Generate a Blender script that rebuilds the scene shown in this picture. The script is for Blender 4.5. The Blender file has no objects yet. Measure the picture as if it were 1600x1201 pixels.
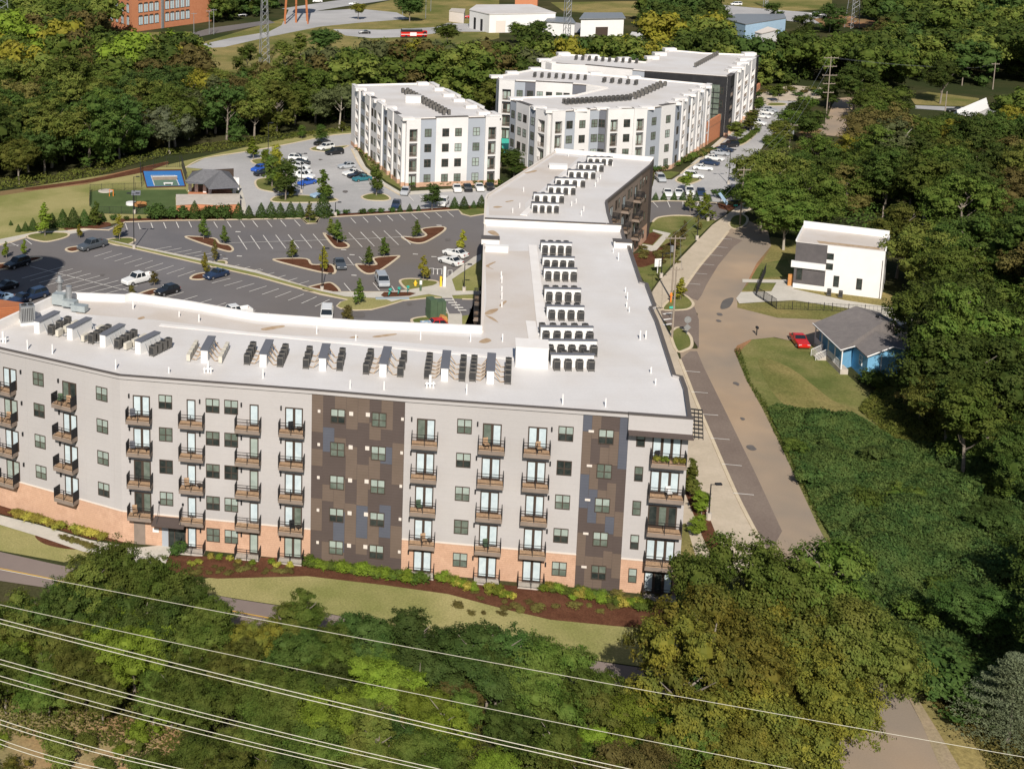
import bpy, math, random
import numpy as np
from mathutils import Vector
S = bpy.context.scene
COL = S.collection
R = math.radians
# ------------------------------------------------------------------ camera
F_PX, CX, CY, PITCH, CAM_H = 2111.06, 383.2, 190.83, R(11.312), 70.0
cam_d = bpy.data.cameras.new('camera'); cam = bpy.data.objects.new('camera', cam_d); COL.objects.link(cam)
cam.location = (0, 0, CAM_H); cam.rotation_euler = (math.pi/2 - PITCH, 0, 0)
cam_d.sensor_width = 36; cam_d.lens = F_PX/1600*36
cam_d.shift_x = (800-CX)/1600; cam_d.shift_y = -(600.5-CY)/1600
cam_d.clip_start = 1; cam_d.clip_end = 6000
S.camera = cam
# ------------------------------------------------------------------ sky, sun, exposure
SUN_EL, SUN_AZ = 38.0, 7.0          # light travels towards azimuth SUN_AZ (from +Y towards +X)
w = bpy.data.worlds.new('World'); S.world = w; w.use_nodes = True
nt = w.node_tree; nt.nodes.clear()
sky = nt.nodes.new('ShaderNodeTexSky'); sky.sky_type = 'NISHITA'; sky.sun_disc = False
sky.sun_elevation = R(SUN_EL); sky.sun_rotation = R(180+SUN_AZ)
bg = nt.nodes.new('ShaderNodeBackground'); bg.inputs[1].default_value = 0.064
wo = nt.nodes.new('ShaderNodeOutputWorld')
nt.links.new(sky.outputs[0], bg.inputs[0]); nt.links.new(bg.outputs[0], wo.inputs[0])
sd = bpy.data.lights.new('sun', 'SUN'); sd.energy = 4.9; sd.angle = R(0.5); sd.color = (1.0, 0.935, 0.85)
so = bpy.data.objects.new('sun', sd); COL.objects.link(so)
dv = Vector((math.sin(R(SUN_AZ))*math.cos(R(SUN_EL)), math.cos(R(SUN_AZ))*math.cos(R(SUN_EL)), -math.sin(R(SUN_EL))))
so.rotation_euler = dv.to_track_quat('-Z', 'Y').to_euler(); so.location = (0, -50, 200)
S.view_settings.view_transform = 'Standard'; S.view_settings.look = 'None'
S.view_settings.exposure = 0.22; S.view_settings.gamma = 1; S.view_settings.use_curve_mapping = False
S.render.engine = 'CYCLES'
S.cycles.max_bounces = 5; S.cycles.diffuse_bounces = 2; S.cycles.glossy_bounces = 2; S.cycles.transmission_bounces = 2
S.cycles.use_denoising = True
GZ = -0.6
# ------------------------------------------------------------------ survey: photo pixel (1600 wide) -> place at height z
_c, _s = math.cos(PITCH), math.sin(PITCH)
def ray(px, py):
    x = (px-CX)/F_PX; y = -(py-CY)/F_PX
    return (x, _c + y*_s, -_s + y*_c)
def G(px, py, z=GZ):
    d = ray(px, py); t = (z-CAM_H)/d[2]
    return (d[0]*t, d[1]*t)
def G3(px, py, z=GZ):
    a = G(px, py, z); return (a[0], a[1], z)
# ------------------------------------------------------------------ materials
MATS = {}
def new_mat(name):
    m = bpy.data.materials.new(name); m.use_nodes = True
    n = m.node_tree.nodes; l = m.node_tree.links
    b = n['Principled BSDF']; MATS[name] = m
    return m, n, l, b
def mixc(n, l, fac, c1, c2, typ='MIX'):
    x = n.new('ShaderNodeMix'); x.data_type = 'RGBA'; x.blend_type = typ
    def put(i, v):
        if isinstance(v, (tuple, list)): x.inputs[i].default_value = (*v[:3], 1)
        else: l.new(v, x.inputs[i])
    if isinstance(fac, (int, float)): x.inputs[0].default_value = fac
    else: l.new(fac, x.inputs[0])
    put(6, c1); put(7, c2); return x.outputs[2]
def noise(n, l, scale, detail=4, rough=.6, coord='pos', stretch=None, rotz=0):
    if coord == 'pos':
        g = n.new('ShaderNodeNewGeometry'); v = g.outputs['Position']
    else:
        g = n.new('ShaderNodeTexCoord'); v = g.outputs['Object']
    if stretch or rotz:
        mp = n.new('ShaderNodeMapping'); l.new(v, mp.inputs[0]); mp.inputs['Scale'].default_value = stretch or (1, 1, 1)
        mp.inputs['Rotation'].default_value = (0, 0, rotz); v = mp.outputs[0]
    t = n.new('ShaderNodeTexNoise'); t.inputs['Scale'].default_value = scale; t.inputs['Detail'].default_value = detail
    t.inputs['Roughness'].default_value = rough; l.new(v, t.inputs['Vector']); return t.outputs[0]
def ramp(n, l, v, a, b):
    r = n.new('ShaderNodeMapRange'); r.inputs[1].default_value = a; r.inputs[2].default_value = b; l.new(v, r.inputs[0]); return r.outputs[0]
def pm(name, c, c2=None, scale=.5, lo=.35, hi=.65, rough=.85, c3=None, scale3=.05, fine=0, fscale=12, bump=0, bscale=8, metal=0, spec=.3, coord='pos', stretch=None, rotz=0):
    """plain surface: base colour mottled towards c2 (and c3), fine grain, relief"""
    m, n, l, b = new_mat(name)
    b.inputs['Roughness'].default_value = rough; b.inputs['Metallic'].default_value = metal
    b.inputs['Specular IOR Level'].default_value = spec
    col = c
    if c2 is not None: col = mixc(n, l, ramp(n, l, noise(n, l, scale, coord=coord, stretch=stretch, rotz=rotz), lo, hi), c, c2)
    if c3 is not None: col = mixc(n, l, ramp(n, l, noise(n, l, scale3, coord=coord), .42, .62), col, c3)
    if fine:
        f = ramp(n, l, noise(n, l, fscale, 3, .7, coord=coord), .3, .7)
        dk = mixc(n, l, f, (1-fine,)*3, (1+fine,)*3)
        col = mixc(n, l, 1.0, col, dk, 'MULTIPLY')
    if isinstance(col, tuple): b.inputs['Base Color'].default_value = (*col, 1)
    else: l.new(col, b.inputs['Base Color'])
    if bump:
        bp = n.new('ShaderNodeBump'); bp.inputs['Strength'].default_value = bump; bp.inputs['Distance'].default_value = .1
        l.new(noise(n, l, bscale, 4, .7, coord=coord), bp.inputs['Height']); l.new(bp.outputs[0], b.inputs['Normal'])
    return m
def courses(m, spacing, axis='Z', depth=.25, dark=.88, width=.06):
    """fine horizontal joints (siding boards, membrane seams) along an object axis"""
    n = m.node_tree.nodes; l = m.node_tree.links; b = n['Principled BSDF']
    tc = n.new('ShaderNodeTexCoord'); sx = n.new('ShaderNodeSeparateXYZ'); l.new(tc.outputs['Object'], sx.inputs[0])
    mo = n.new('ShaderNodeMath'); mo.operation = 'MODULO'; mo.inputs[1].default_value = spacing
    ad = n.new('ShaderNodeMath'); ad.inputs[1].default_value = 1000*spacing; l.new(sx.outputs[axis], ad.inputs[0]); l.new(ad.outputs[0], mo.inputs[0])
    lt = n.new('ShaderNodeMath'); lt.operation = 'LESS_THAN'; lt.inputs[1].default_value = spacing*width; l.new(mo.outputs[0], lt.inputs[0])
    old = b.inputs['Base Color']
    src = old.links[0].from_socket if old.links else tuple(old.default_value[:3])
    dk = mixc(n, l, lt.outputs[0], (1, 1, 1), (dark,)*3)
    l.new(mixc(n, l, 1.0, src, dk, 'MULTIPLY'), old)
    return m
# surfaces
M = {}
M['asphalt'] = pm('asphalt', (.122,.117,.122), (.165,.156,.158), .06, .35, .7, .95, (.15,.130,.115), .012, .07, 8)
M['asphalt_old'] = pm('worn_asphalt', (.34,.245,.16), (.42,.31,.21), .07, .3, .7, .95, (.25,.205,.16), .03, .06, 7)
M['asphalt_parking'] = pm('parking_lane_asphalt', (.155,.118,.098), (.205,.162,.132), .1, .3, .7, .95, None, .05, .14, 4)
M['asphalt_grey'] = pm('grey_asphalt', (.36,.35,.345), (.43,.42,.41), .08, .3, .7, .95, (.32,.315,.31), .03, .08, 3)
M['lane'] = pm('lane_asphalt', (.19,.15,.135), (.235,.19,.165), .1, .3, .7, .95, None, .05, .05, 9)
M['concrete'] = pm('concrete', (.42,.355,.265), (.52,.44,.34), .25, .3, .7, .9, None, .05, .07, 3)
M['curb'] = pm('curb_concrete', (.50,.415,.29), (.58,.49,.36), .5, .3, .7, .9, None, .05, .06, 3)
M['walk'] = pm('walk_concrete', (.46,.43,.37), (.54,.505,.44), .3, .3, .7, .9, None, .05, .06, 3)
M['paint'] = pm('road_paint', (.72,.69,.64), (.52,.49,.45), .8, .35, .7, .8)
M['yellow_paint'] = pm('yellow_paint', (.55,.32,.05), (.45,.27,.06), 1)
M['grass'] = pm('mown_grass', (.265,.245,.10), (.34,.30,.135), .12, .3, .7, 1, (.20,.205,.07), .07, .22, 5, .3, 6, spec=0)
M['grass_rich'] = pm('rich_grass', (.135,.150,.045), (.22,.195,.08), .25, .3, .7, 1, (.105,.125,.038), .1, .22, 4, .3, 6, spec=0)
M['grass_dry'] = pm('dry_grass', (.20,.175,.07), (.28,.22,.09), .1, .35, .65, 1, (.12,.13,.04), .04, .3, 3, .3, 6, spec=0)
M['floor'] = pm('woodland_soil', (.05,.05,.022), (.075,.068,.034), .1, .35, .65, 1, (.035,.045,.018), .03, .3, 3, spec=0)
M['dirt'] = pm('red_clay_soil', (.27,.13,.065), (.35,.20,.11), .15, .3, .7, 1, (.2,.14,.07), .06, .2, 4, spec=0)
M['mulch'] = pm('bark_mulch', (.085,.036,.022), (.13,.06,.035), .8, .3, .7, 1, None, .05, .35, 8, .4, 9, spec=0)
M['turf'] = pm('dog_park_turf', (.07,.10,.04), (.09,.125,.05), .3, .3, .7, 1, None, .05, .15, 5, spec=0)
M['roof'] = pm('white_roof_membrane', (.58,.56,.545), (.64,.62,.605), .12, .3, .7, .6, (.56,.525,.49), .07, .04, 6, coord='obj')
courses(M['roof'], 3.0, 'Y', 0, .93, .02); courses(M['roof'], 1.9, 'X', 0, .97, .015)
M['roof_warm'] = pm('stained_roof_membrane', (.54,.49,.445), (.50,.435,.37), .2, .4, .75, .65, (.56,.52,.485), .09, .04, 6)
M['parapet'] = pm('parapet_membrane', (.74,.71,.68), (.66,.62,.58), .4, .4, .8, .6)
M['rust'] = pm('rust_stain', (.33,.22,.12), (.45,.35,.25), 1.5, .3, .7, .8)
M['siding'] = pm('grey_siding', (.41,.388,.377), (.44,.417,.405), .15, .3, .7, .75, (.39,.37,.36), .06, .02, 4, coord='pos')
courses(M['siding'], .60, 'Z', 0, .945, .05)
M['brick'] = pm('red_brick', (.45,.275,.185), (.56,.36,.25), 1.2, .3, .7, .9, (.50,.315,.215), .2, .12, 9)
courses(M['brick'], .22, 'Z', 0, .86, .2)
M['trim'] = pm('pale_trim', (.62,.56,.50))
M['cap'] = pm('bronze_coping', (.10,.085,.075), rough=.5)
M['clad_a'] = pm('brown_panel', (.125,.092,.070), (.142,.105,.082), .6, .3, .7, .75); courses(M['clad_a'], .30, 'Z', 0, .8, .09)
M['clad_b'] = pm('dark_brown_panel', (.078,.059,.052), (.088,.067,.059), .6, .3, .7, .75); courses(M['clad_b'], .30, 'Z', 0, .8, .09)
M['clad_c'] = pm('slate_blue_panel', (.080,.086,.108), (.092,.098,.12), .6, .3, .7, .75); courses(M['clad_c'], .30, 'Z', 0, .8, .09)
M['bronze'] = pm('bronze_frame', (.060,.043,.033), rough=.5)
M['black'] = pm('black_metal', (.018,.018,.02), rough=.5)
M['fascia'] = pm('balcony_fascia', (.20,.16,.13), (.24,.19,.155), 1, rough=.7)
M['deck'] = pm('timber_deck', (.46,.31,.19), (.33,.21,.125), 3, .3, .7, .85)
M['slab'] = pm('concrete_slab', (.50,.45,.39), (.42,.38,.33), 1)
def glass(name, c, c2, rough=.12, spec=.5, sc=1.3):
    return pm(name, c, c2, sc, .4, .62, rough, spec=spec*.6, coord='pos')
M['g_pale'] = glass('blind_behind_glass', (.33,.385,.345), (.27,.32,.285))
M['g_mid'] = glass('mid_green_glass', (.10,.125,.10), (.15,.175,.145))  # mid-tone green pane colour
M['g_dark'] = glass('dark_glass', (.022,.028,.026), (.045,.052,.046))
M['g_white'] = glass('white_blind_behind_glass', (.52,.60,.62), (.44,.52,.55))
M['ac'] = pm('condenser_grey', (.095,.09,.082), (.135,.125,.112), 3, .3, .7, .6)
M['ac_dark'] = pm('condenser_top', (.035,.035,.035), rough=.6)  # dark metal of the fan tops, grilles and feet
M['ac_beige'] = pm('beige_unit', (.55,.51,.43), (.48,.45,.38), 3)
M['white'] = pm('white_paint', (.72,.71,.69), (.68,.67,.65), .5, .3, .7, .7)
M['cwhite'] = pm('white_stucco', (.64,.62,.60), (.69,.67,.65), .3, .3, .7, .8, (.60,.585,.57), .1, .03, 4)
M['cgrey'] = pm('light_grey_stucco', (.31,.335,.37), (.34,.365,.40), .3, .3, .7, .8)
M['cdark'] = pm('dark_grey_stucco', (.12,.125,.145), (.135,.14,.16), .3, .3, .7, .8)
M['cblack'] = pm('black_cladding', (.018,.018,.020), (.028,.028,.03), .5, .3, .7, .5)
M['metal'] = pm('galvanised_metal', (.36,.37,.37), (.28,.29,.30), 1.5, .3, .7, .45, metal=.5)
M['pole_wood'] = pm('weathered_pole', (.30,.25,.20), (.24,.20,.16), 2, .3, .7, .9)
M['wire'] = pm('wire_aluminium', (.52,.49,.40), rough=.6)
M['wire_dark'] = pm('dark_wire', (.05,.05,.05), rough=.6)
M['shingle'] = pm('asphalt_shingle', (.105,.105,.112), (.14,.14,.147), 2, .3, .7, .95, None, .1, .12, 8)
M['shingle_b'] = pm('old_shingle', (.15,.135,.13), (.19,.17,.16), 1.2, .3, .7, .95, None, .1, .12, 8)
M['blue_wall'] = pm('blue_clapboard', (.15,.35,.53), (.17,.39,.58), 1); courses(M['blue_wall'], .2, 'Z', 0, .82, .14)
M['bark'] = pm('bark', (.17,.14,.11), (.26,.225,.185), 3, .3, .7, .95)
M['bark_pale'] = pm('pale_bark', (.42,.38,.32), (.30,.26,.21), 3, .3, .7, .95)
M['blue'] = pm('court_blue', (.035,.16,.42), (.04,.18,.45), 1)
M['green_court'] = pm('court_green', (.10,.17,.12), (.12,.19,.14), 1)
M['green_box'] = pm('utility_green', (.065,.105,.06), (.08,.12,.07), 1, rough=.6)
M['verge_dirt'] = pm('pale_verge_dirt', (.34,.26,.18), (.27,.22,.13), .25, .3, .7, 1, None, .05, .2, 4)
M['bank'] = pm('dry_bank', (.36,.20,.10), (.34,.27,.14), .22, .35, .65, 1, (.22,.19,.08), .08, .25, 4)
M['orange'] = pm('orange_paint', (.75,.22,.03))
M['yellow'] = pm('yellow_sign', (.80,.50,.04))
M['teal'] = pm('teal_paint', (.05,.42,.33))
M['red'] = pm('red_paint', (.45,.02,.015), rough=.3, spec=.5)
M['tyre'] = pm('tyre_rubber', (.018,.018,.018), rough=.9)
M['rim'] = pm('alloy_rim', (.35,.35,.36), rough=.4, metal=.6)
M['carglass'] = pm('car_glass', (.015,.02,.025), rough=.06, spec=.7)
M['lamp'] = pm('headlamp_lens', (.6,.6,.6), rough=.15, spec=.7)
M['taillamp'] = pm('tail_lamp_lens', (.30,.01,.01), rough=.2)
M['rbrick'] = pm('mill_brick', (.46,.175,.085), (.54,.225,.115), .8, .3, .7, .9, (.49,.20,.10), .1, .1, 6)
M['terracotta'] = pm('red_metal_roof', (.36,.125,.05), (.41,.15,.06), .8, .3, .7, .6)
M['light_blue'] = pm('pale_blue_metal', (.36,.50,.62), (.33,.46,.58), .8)
M['duct'] = pm('duct_steel', (.40,.44,.44), (.30,.34,.35), 1.5, .3, .7, .5, metal=.3)
M['timber'] = pm('orange_timber', (.50,.24,.08), (.4,.18,.06), 2)
M['steel_blue'] = pm('tank_grey', (.3,.35,.38), rough=.5)
def paint(name, c, rough=.25):
    m, n, l, b = new_mat(name); b.inputs['Base Color'].default_value = (*c, 1); b.inputs['Roughness'].default_value = rough
    b.inputs['Coat Weight'].default_value = .4; b.inputs['Coat Roughness'].default_value = .1; return m
CP = dict(white=paint('white_car_paint', (.70,.70,.68)), black=paint('black_car_paint', (.012,.012,.014)), grey=paint('grey_car_paint', (.07,.08,.09)),
          silver=paint('silver_car_paint', (.36,.38,.40)), navy=paint('navy_car_paint', (.015,.03,.07)), blue=paint('blue_car_paint', (.02,.09,.42)),
          teal=paint('teal_car_paint', (.02,.14,.17)), red=paint('red_car_paint', (.50,.015,.01)), ltblue=paint('light_blue_car_paint', (.30,.42,.55)), green=paint('dark_green_car_paint', (.02,.05,.03)))
def leafmat(name, c1, c2, c3):
    m, n, l, b = new_mat(name)
    g = n.new('ShaderNodeNewGeometry'); oi = n.new('ShaderNodeObjectInfo')
    col = mixc(n, l, g.outputs['Random Per Island'], c1, c2)
    big = ramp(n, l, noise(n, l, .45, 3, .6), .38, .66)
    col = mixc(n, l, big, col, c3)
    hs = n.new('ShaderNodeHueSaturation'); l.new(col, hs.inputs['Color'])
    v = n.new('ShaderNodeMapRange'); v.inputs[3].default_value = .80; v.inputs[4].default_value = 1.5; l.new(oi.outputs['Random'], v.inputs[0]); l.new(v.outputs[0], hs.inputs['Value'])
    h = n.new('ShaderNodeMapRange'); h.inputs[3].default_value = .485; h.inputs[4].default_value = .512; l.new(oi.outputs['Random'], h.inputs[0]); l.new(h.outputs[0], hs.inputs['Hue'])
    l.new(hs.outputs[0], b.inputs['Base Color']); b.inputs['Roughness'].default_value = .7; b.inputs['Specular IOR Level'].default_value = .12
    tr = n.new('ShaderNodeBsdfTranslucent'); l.new(hs.outputs[0], tr.inputs[0])
    mx = n.new('ShaderNodeMixShader'); mx.inputs[0].default_value = .30
    l.new(b.outputs[0], mx.inputs[1]); l.new(tr.outputs[0], mx.inputs[2]); l.new(mx.outputs[0], n['Material Output'].inputs[0]); return m
L = {}
L['dark'] = leafmat('dark_green_leaves', (.028,.054,.010), (.058,.092,.017), (.068,.092,.019))
L['green'] = leafmat('green_leaves', (.045,.080,.012), (.088,.132,.022), (.10,.128,.024))
L['olive'] = leafmat('olive_leaves', (.068,.092,.016), (.115,.138,.026), (.125,.132,.027))
L['yellow'] = leafmat('yellow_green_leaves', (.17,.18,.018), (.28,.26,.03), (.22,.20,.03))
L['brown'] = leafmat('browning_leaves', (.10,.088,.026), (.155,.128,.038), (.13,.118,.034))
L['amber'] = leafmat('amber_leaves', (.115,.108,.016), (.20,.170,.026), (.095,.108,.020))
L['orange'] = leafmat('orange_leaves', (.5,.2,.03), (.62,.28,.05), (.55,.25,.05))
L['pale'] = leafmat('pale_grey_green_leaves', (.13,.16,.09), (.19,.22,.13), (.12,.14,.07))
L['deep'] = leafmat('blue_green_leaves', (.028,.056,.012), (.055,.095,.020), (.065,.10,.024))
L['vine'] = leafmat('vine_leaves', (.030,.068,.018), (.072,.128,.032), (.095,.135,.034))
L['grey'] = leafmat('grey_green_leaves', (.07,.085,.035), (.11,.125,.05), (.085,.095,.035))
L['hedge'] = leafmat('hedge_leaves', (.030,.062,.014), (.062,.108,.022), (.055,.088,.02))
L['lime'] = leafmat('fresh_leaves', (.10,.155,.014), (.18,.24,.026), (.13,.17,.022))
L['flower'] = leafmat('yellow_flower_leaves', (.30,.26,.04), (.42,.36,.08), (.18,.2,.03))
# ------------------------------------------------------------------ mesh helpers
class MB:
    def __init__(s): s.v = []; s.f = []; s.m = []
    def quad(s, a, b, c, d, m=0):
        i = len(s.v); s.v += [a, b, c, d]; s.f.append((i, i+1, i+2, i+3)); s.m.append(m)
    def box(s, x0, x1, y0, y1, z0, z1, m=0, mt=None):
        i = len(s.v)
        s.v += [(x0,y0,z0),(x1,y0,z0),(x1,y1,z0),(x0,y1,z0),(x0,y0,z1),(x1,y0,z1),(x1,y1,z1),(x0,y1,z1)]
        s.f += [(i,i+3,i+2,i+1),(i+4,i+5,i+6,i+7),(i,i+1,i+5,i+4),(i+1,i+2,i+6,i+5),(i+2,i+3,i+7,i+6),(i+3,i,i+4,i+7)]
        s.m += [m, m if mt is None else mt, m, m, m, m]; return s
    def hexa(s, b, t, m=0):
        i = len(s.v); s.v += list(b)+list(t)
        s.f += [(i+3,i+2,i+1,i),(i+4,i+5,i+6,i+7),(i,i+1,i+5,i+4),(i+1,i+2,i+6,i+5),(i+2,i+3,i+7,i+6),(i+3,i,i+4,i+7)]; s.m += [m]*6; return s
    def prism(s, poly, z0, z1, m=0, mt=None, bottom=False):
        if area(poly) < 0: poly = poly[::-1]
        i = len(s.v); n = len(poly)
        s.v += [(p[0],p[1],z0) for p in poly] + [(p[0],p[1],z1) for p in poly]
        for k in range(n):
            q = (k+1) % n; s.f.append((i+k,i+q,i+n+q,i+n+k)); s.m.append(m)
        s.f.append(tuple(i+n+k for k in range(n))); s.m.append(m if mt is None else mt)
        return s
    def tube(s, pts, rad, seg=6, m=0, cap=True):
        if not isinstance(rad, (list, tuple)): rad = [rad]*len(pts)
        i0 = len(s.v); P = [Vector(p) for p in pts]
        for k, p in enumerate(P):
            d = (P[min(k+1, len(P)-1)]-P[max(k-1, 0)]).normalized()
            a = d.cross(Vector((0,0,1)) if abs(d.z) < .9 else Vector((1,0,0))).normalized(); b = d.cross(a)
            for j in range(seg):
                t = 2*math.pi*j/seg; q = p+(a*math.cos(t)+b*math.sin(t))*rad[k]; s.v.append(tuple(q))
        for k in range(len(P)-1):
            for j in range(seg):
                j2 = (j+1) % seg; s.f.append((i0+k*seg+j, i0+k*seg+j2, i0+(k+1)*seg+j2, i0+(k+1)*seg+j)); s.m.append(m)
        if cap:
            s.f.append(tuple(i0+(len(P)-1)*seg+j for j in range(seg))); s.m.append(m)
            s.f.append(tuple(i0+j for j in reversed(range(seg)))); s.m.append(m)
        return s
    def cone(s, c, r0, r1, z0, z1, seg=12, m=0): return s.tube([(c[0],c[1],z0),(c[0],c[1],z1)], [r0, r1], seg, m)
    def mesh(s, name, mats):
        me = bpy.data.meshes.new(name); me.from_pydata(s.v, [], s.f)
        if not isinstance(mats, (list, tuple)): mats = [mats]
        for m in mats: me.materials.append(m)
        if len(mats) > 1: me.polygons.foreach_set('material_index', s.m)
        me.update(); return me
def area(p): return sum(p[i][0]*p[(i+1) % len(p)][1]-p[(i+1) % len(p)][0]*p[i][1] for i in range(len(p)))/2
def put(name, me, parent=None, loc=(0,0,0), rz=0, scale=None, mat=None, **kw):
    """loc is local to the parent"""
    o = bpy.data.objects.new(name, me); COL.objects.link(o); o.parent = parent
    o.location = loc; o.rotation_euler = (0, 0, rz)
    if scale is not None: o.scale = scale if isinstance(scale, (tuple, list)) else (scale,)*3
    if mat is not None:
        o.material_slots[0].link = 'OBJECT'; o.material_slots[0].material = mat
    for k, v in kw.items(): o[k] = v
    return o
def thing(name, label, cat, loc=(0,0,0), rz=0, group=None, me=None, **kw):
    o = put(name, me, None, loc, rz, **kw); o['label'] = label; o['category'] = cat
    if group: o['group'] = group
    return o
def struct(name, mb, mat, **kw): return put(name, mb.mesh(name, mat), kind='structure', **kw)
def rel(world, root): return tuple(world[i]-root.location[i] for i in range(3))
def smooth_poly(P, k=4, closed=True):
    n = len(P); out = []
    rng = range(n) if closed else range(n-1)
    for i in rng:
        p0, p1, p2, p3 = (P[(i-1) % n], P[i], P[(i+1) % n], P[(i+2) % n]) if closed else (P[max(i-1,0)], P[i], P[i+1], P[min(i+2,n-1)])
        for j in range(k):
            t = j/k
            out.append(tuple(.5*((2*p1[a])+(-p0[a]+p2[a])*t+(2*p0[a]-5*p1[a]+4*p2[a]-p3[a])*t*t+(-p0[a]+3*p1[a]-3*p2[a]+p3[a])*t**3) for a in (0,1)))
    if not closed: out.append(tuple(P[-1][:2]))
    return out
LZ = [0]
def sheet(name, pxs, lvl, mat, smooth=False, pts=None, thick=0):
    """ground sheet; lvl counts 4 mm layers above the soil"""
    P = pts or [G(*p) for p in pxs]
    if smooth: P = smooth_poly(P)
    LZ[0] += 1; z = GZ+lvl*.012+LZ[0]*.00035
    mb = MB()
    if thick: mb.prism(P, z-.02, z+thick)
    else:
        if area(P) < 0: P = P[::-1]
        mb.v = [(p[0],p[1],z) for p in P]; mb.f = [tuple(range(len(P)))]; mb.m = [0]
    return struct(name, mb, mat)
def ribbon(mb, P, w, z0, z1, closed=False, m=0):
    n = len(P); Ls = []; Rs = []
    for i in range(n):
        a = P[(i-1) % n] if closed or i else P[i]; b = P[(i+1) % n] if closed or i < n-1 else P[i]
        dx, dy = b[0]-a[0], b[1]-a[1]; q = math.hypot(dx, dy) or 1; nx, ny = -dy/q*w/2, dx/q*w/2
        Ls.append((P[i][0]+nx, P[i][1]+ny)); Rs.append((P[i][0]-nx, P[i][1]-ny))
    for i in range(n if closed else n-1):
        j = (i+1) % n
        mb.hexa([(*Rs[i],z0),(*Rs[j],z0),(*Ls[j],z0),(*Ls[i],z0)], [(*Rs[i],z1),(*Rs[j],z1),(*Ls[j],z1),(*Ls[i],z1)], m)
    return mb
def curb(pxs, closed=False, smooth=True, w=.42, h=.13, pts=None):
    P = pts or [G(*p) for p in pxs]
    if smooth: P = smooth_poly(P, 4, closed)
    return struct('curb', ribbon(MB(), P, w, GZ-.01, GZ+h, closed), M['curb'])
def island(pxs, mat, smooth=True, name='parking_island'):
    P = [G(*p) for p in pxs]
    if smooth: P = smooth_poly(P)
    mb = MB(); mb.prism(P, GZ, GZ+.10); struct(name, mb, mat)
    struct('curb', ribbon(MB(), P, .42, GZ-.01, GZ+.13, True), M['curb'])
def lerp(a, b, t): return tuple(a[i]+(b[i]-a[i])*t for i in range(len(a)))
def strips(name, rows, mat, wd=.13, lvl=6):
    mb = MB()
    for a, b in rows:
        P = [a, b]; dx, dy = b[0]-a[0], b[1]-a[1]; q = math.hypot(dx, dy) or 1; nx, ny = -dy/q*wd/2, dx/q*wd/2; z = GZ+lvl*.012+.06
        mb.quad((a[0]+nx,a[1]+ny,z),(a[0]-nx,a[1]-ny,z),(b[0]-nx,b[1]-ny,z),(b[0]+nx,b[1]+ny,z))
    return struct(name, mb, mat)
def stall_row(pa, pb, n, qa, qb=None, wd=.16):
    """n lines evenly spaced between px points pa..pb; each runs to px qa (from pa) .. qb (from pb)"""
    A, B = G(*pa), G(*pb); QA = G(*qa); QB = G(*qb) if qb else (B[0]+QA[0]-A[0], B[1]+QA[1]-A[1])
    rows = [(lerp(A, B, i/(n-1)), lerp(QA, QB, i/(n-1))) for i in range(n)]
    return rows
# ------------------------------------------------------------------ ground
mb = MB(); mb.quad((-2500,-400,GZ-.03),(2500,-400,GZ-.03),(2500,4500,GZ-.03),(-2500,4500,GZ-.03)); struct('ground', mb, M['floor'])
# lawns, clay and dry ground
sheet('lawn', [(-120,330),(0,300),(90,285),(260,258),(330,242),(420,222),(500,206),(560,200),(560,300),(300,330),(160,352),(-120,400)], 1, M['grass'])
sheet('meadow', [(-120,312),(0,299),(60,291),(130,282),(200,266),(262,252),(262,258),(200,272),(135,288),(60,297),(0,306),(-120,322)], 2, M['dirt'])
sheet('mulch_path', [(40,294),(100,286),(160,277),(210,265),(255,254),(262,256),(225,269),(165,281),(105,290),(50,297)], 3, M['mulch'], smooth=True)
sheet('lawn', [(-150,800),(0,816),(40,824),(130,848),(170,860),(100,878),(0,860),(-150,835)], 1, M['grass'])
sheet('front_lawn', [(300,908),(330,902),(480,897),(620,912),(700,925),(790,950),(860,965),(960,975),(1060,985),(1060,1050),(940,1032),(800,1010),(640,985),(500,955),(370,935),(310,925)], 2, M['grass'])
sheet('mulch_bed', [(262,868),(486,872),(700,905),(900,925),(1062,950),(1062,985),(960,978),(860,968),(790,952),(700,928),(600,914),(480,900),(340,904),(285,898),(240,880)], 3, M['mulch'])
sheet('mulch_bed', [(-60,785),(0,790),(60,806),(150,830),(205,842),(205,850),(140,842),(60,818),(0,803),(-60,790)], 3, M['mulch'])
sheet('mulch_bed', [(55,836),(85,832),(130,845),(150,856),(110,858),(70,850)], 3, M['mulch'], smooth=True)
sheet('walk', [(-60,797),(0,805),(60,820),(140,844),(215,856),(250,852),(272,852),(258,882),(220,892),(205,876),(130,862),(60,838),(0,820),(-60,808)], 4, M['walk'])
sheet('lower_road', [(-150,838),(0,862),(80,880),(200,905),(310,925),(370,936),(500,956),(640,986),(800,1012),(940,1034),(1060,1052),(1180,1072),(1330,1088),(1400,1130),(1250,1150),(1080,1110),(900,1080),(700,1040),(500,1000),(300,962),(100,922),(-150,885)], 2, M['lane'])
strips('lane_marking', [(G(-100,868), G(20,893)), (G(20,893), G(100,909)), (G(100,909),G(360,955)), (G(360,955),G(640,1008)), (G(640,1008),G(960,1062)), (G(960,1062),G(1050,1076))], M['yellow_paint'], .16, 4)
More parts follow.
